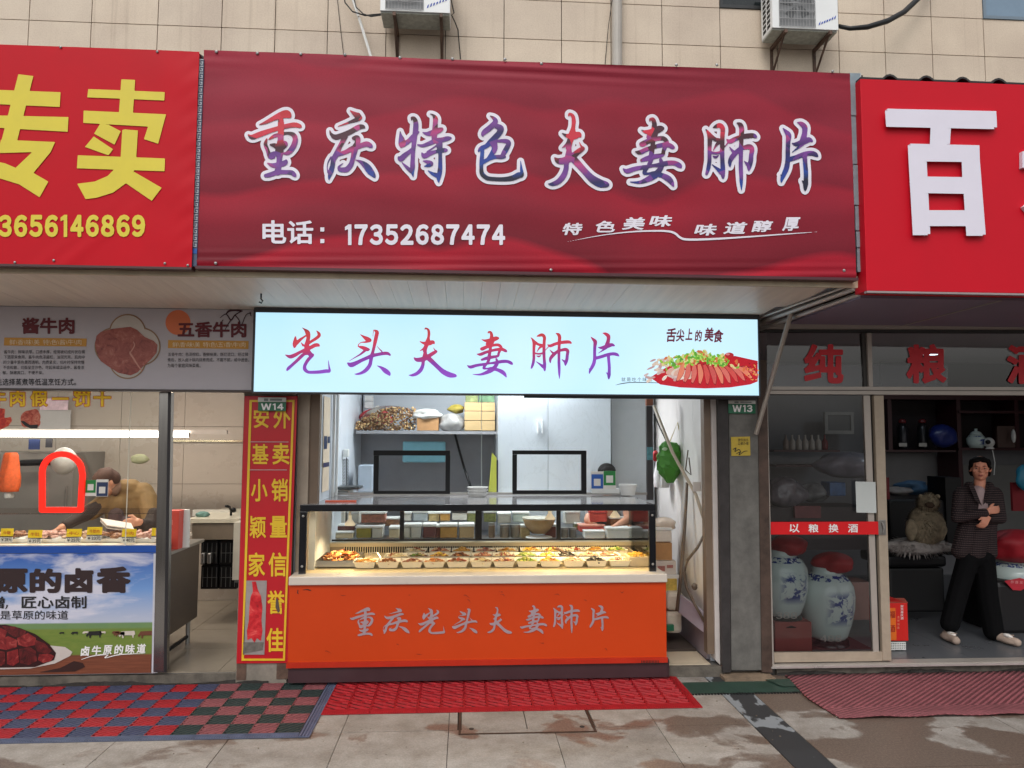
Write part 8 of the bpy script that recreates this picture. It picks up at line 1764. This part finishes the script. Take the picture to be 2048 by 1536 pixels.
obj('lapel', MB().add([Q(1938, 972, -.06), Q(1944, 962, -.02), Q(1964, 1012, -.11), Q(1950, 1000, -.112)], [(0, 1, 2, 3)]), st, wm, smooth=True); obj('lapel', MB().add([Q(1978, 972, -.06), Q(1972, 962, -.02), Q(1966, 1010, -.11), Q(1976, 1000, -.112)], [(3, 2, 1, 0)]), st, wm, smooth=True)
blob('top', [(Q(1956, 984, -.01), .06, Q(1960, 1020, -.03), .066)], M('grey-pink top', S(170, 146, 146), .7), wm, .008, 3)
blk = M('black trousers', S(7, 7, 9), .85, var=.2, spec=.15)
blob('trousers', [(Q(1936, 1118), .088, Q(1918, 1180), .082), (Q(1918, 1180), .082, Q(1900, 1247), .078), (Q(1968, 1118), .088, Q(1975, 1190), .084), (Q(1975, 1190), .084, Q(1987, 1262), .082), (Q(1940, 1116), .085, Q(1964, 1116), .085)], blk, wm, .009, 3)
shm = M('pale suede shoe', S(172, 152, 138), .75, var=.08)
for px, py, dx in ((1897, 1258, -.02), (1990, 1276, .04)):
    gx, gy = W(px, py, YWm)[0], YWm - (.02 if px < 1950 else .10)
    o = blob('shoe', [((gx, gy + .05, .125), .038, (gx + dx, gy - .10, .115), .034), ((gx + dx * .5, gy, .11), (.042, .11, .028))], shm, wm, .006, 2)
    obj('sock', MB().ball((gx + dx * .4, gy - .03, .152), (.026, .05, .016), 10, 6), M('white sock', S(226, 220, 214), .8), wm, smooth=True)
    obj('lace', MB().tube([(gx + dx * .5 - .02, gy - .05, .158), (gx + dx * .5 + .01, gy - .07, .165), (gx + dx * .5 + .035, gy - .05, .158)], .004, 5), shm, wm)
# the vendor bending over the meat
YVn = 6.30; Qv = lambda px, py, dy=0: P(px, py, YVn + dy)
vn = thing('person', 'vendor in a brown cap and olive-brown jacket bending over the meat display', 'person', (W(255, 1200, YVn)[0], YVn + .2, .08))
vc = Qv(212, 965); tilt = Matrix.Rotation(-.75, 3, 'Z') @ Matrix.Rotation(.75, 3, 'X')
def hp2(c, s): 
    out = []
    for p_ in head_prims((0, 0, 0), s):
        if len(p_) == 4: out.append((Vector(c) + tilt @ Vector(p_[0]), p_[1], Vector(c) + tilt @ Vector(p_[2]), p_[3]))
        else: out.append((Vector(c) + tilt @ Vector(p_[0]), p_[1], tilt))
    return out
vbody = hp2(vc, 1.0) + [(vc + Vector((.05, .05, -.03)), .042, Qv(248, 982, .14), .045), (Qv(254, 1000, .14), .08, Qv(262, 1085, .2), .09), (Qv(262, 1085, .2), .12, Qv(262, 1150, .2), .12),
    (Qv(215, 1004, .08), .04, Qv(165, 1034, -.12), .034), (Qv(165, 1032, -.12), .038, Qv(122, 1056, -.28), .028), (Qv(293, 1000, .1), .05, Qv(300, 1050, -.05), .042), (Qv(300, 1050, -.05), .038, Qv(276, 1044, -.2), .028),
    (Qv(250, 1150, .2), .08, Qv(250, 1300, .2), .06), (Qv(275, 1150, .2), .08, Qv(275, 1300, .2), .06)]
vbody += hand(Qv(120, 1056, -.28), (-.85, -.2, -.55), (-.3, -.3, .9), (.1, -1, -.1), 1.0, .45) + hand(Qv(276, 1044, -.2), (-.9, -.2, -.1), (0, -.8, .6), (0, .2, 1), .95, .6)
vb2 = blob('body', vbody, skin, vn, .0065, 3)
blob('cap', [(vc + tilt @ Vector((0, .012, .045)), (.088, .100, .070), tilt), (vc + tilt @ Vector((0, -.095, .040)), (.062, .075, .012), tilt), (vc + tilt @ Vector((0, .03, .10)), (.03, .03, .02), tilt), (vc + tilt @ Vector((0, .06, .0)), (.08, .06, .07), tilt)], M('brown cap cloth', S(70, 44, 34), .8, var=.12), vn, .007, 3)
olive = M('olive-brown jacket', S(118, 92, 54), .8, var=.22, scale=5)
blob('jacket', [(Qv(222, 1000, .1), .075, Qv(288, 992, .12), .085), (Qv(240, 1010, .1), .12, Qv(250, 1080, .16), .13), (Qv(275, 1010, .14), .12, Qv(275, 1085, .2), .13), (Qv(240, 976, .10), .070, Qv(262, 978, .12), .088), (Qv(218, 1000, .07), .082, Qv(182, 1024, -.04), .07), (Qv(285, 985, .14), .09, Qv(303, 1020, .12), .09),
    (Qv(293, 998, .1), .075, Qv(302, 1048, -.02), .062)], olive, vn, .009, 4)
dkb = M('dark brown sleeve', S(46, 34, 30), .8, var=.15)
blob('sleeve', [(Qv(216, 1003, .06), .068, Qv(168, 1030, -.10), .058), (Qv(168, 1030, -.10), .055, Qv(133, 1050, -.24), .042)], dkb, vn, .008, 3)
blob('sleeve', [(Qv(304, 1030, .02), .066, Qv(302, 1052, -.05), .056), (Qv(302, 1052, -.05), .052, Qv(286, 1048, -.15), .044)], dkb, vn, .008, 3)
blob('apron', [(Qv(232, 1030, -.02), .06, Qv(236, 1090, .0), .09), (Qv(255, 1050, 0), .07, Qv(262, 1120, .06), .10)], M('dark plum apron', S(70, 52, 54), .8, var=.1), vn, .009, 3)
obj('collar', MB().tube([Qv(226, 985, .0), Qv(235, 975, .05), Qv(250, 966, .12), Qv(262, 972, .18)], .038, 10), M('brown collar', S(120, 92, 76), .8), vn, smooth=True)
ty = thing('foam_tray', 'stack of two white foam trays in the vendor\'s hand', 'tray', Qv(235, 1050, -.3))
for k in range(2):
    c0 = [Qv(200, 1036 + k * 5, -.32), Qv(262, 1046 + k * 5, -.30), Qv(268, 1058 + k * 4, -.42), Qv(214, 1050 + k * 5, -.46)]
    obj('tray', MB().add(c0 + [v - Vector((0, 0, .008)) for v in c0], [(0, 1, 2, 3), (7, 6, 5, 4), (0, 4, 5, 1), (1, 5, 6, 2), (2, 6, 7, 3), (3, 7, 4, 0)]), M('foam white', S(214, 204, 196), .5), ty)
# the seller sitting behind the cold-dish case
YSn = 6.95; Qs = lambda px, py, dy=0: P(px, py, YSn + dy)
sn_ = thing('person', 'black-haired seller sitting low behind the payment cards in the cold-dish shop', 'person', (W(1215, 1200, YSn)[0], YSn + .1, .08))
scn = Qs(1214, 953)
blob('body', head_prims(scn, 1.0) + [(Qs(1214, 972, .02), .045, Qs(1214, 985, .02), .05), (Qs(1214, 1010, .05), .11, Qs(1216, 1090, .1), .12), (Qs(1190, 1002, .02), .05, Qs(1176, 1040, -.1), .04), (Qs(1176, 1040, -.1), .036, Qs(1200, 1058, -.2), .026), (Qs(1240, 1002, .02), .05, Qs(1258, 1036, -.1), .04), (Qs(1258, 1036, -.1), .036, Qs(1232, 1052, -.2), .026)]
     + hand(Qs(1200, 1058, -.2), (.9, -.2, -.2), (0, -.3, 1), (0, -1, 0), .95, .5) + hand(Qs(1232, 1052, -.2), (-.9, -.2, -.2), (0, -.3, 1), (0, -1, 0), .95, .5), skin, sn_, .0075, 3)
blob('hair', [(scn + Vector((0, .01, .045)), (.088, .098, .082)), (scn + Vector((0, -.06, .05)), (.07, .045, .05)), (scn + Vector((0, .05, -.02)), (.08, .06, .08))], hair_m, sn_, .007, 3)
blob('shirt', [(Qs(1194, 1000, .04), .065, Qs(1236, 1000, .04), .065), (Qs(1204, 1020, .06), .11, Qs(1206, 1080, .1), .12), (Qs(1226, 1020, .06), .11, Qs(1226, 1080, .1), .12), (Qs(1190, 1002, .02), .062, Qs(1180, 1030, -.06), .052), (Qs(1240, 1002, .02), .062, Qs(1254, 1028, -.06), .052)], M('grey shirt', S(120, 116, 118), .8, var=.1), sn_, .009, 3)
obj('stool', MB().lathe([(.16, 0), (.14, .38), (.17, .40), (.17, .42)], (W(1216, 1100, YSn)[0], YSn + .12, .08), 20), M('blue plastic stool', S(60, 90, 150), .4), label='round plastic stool under the seated seller', cat='stool')
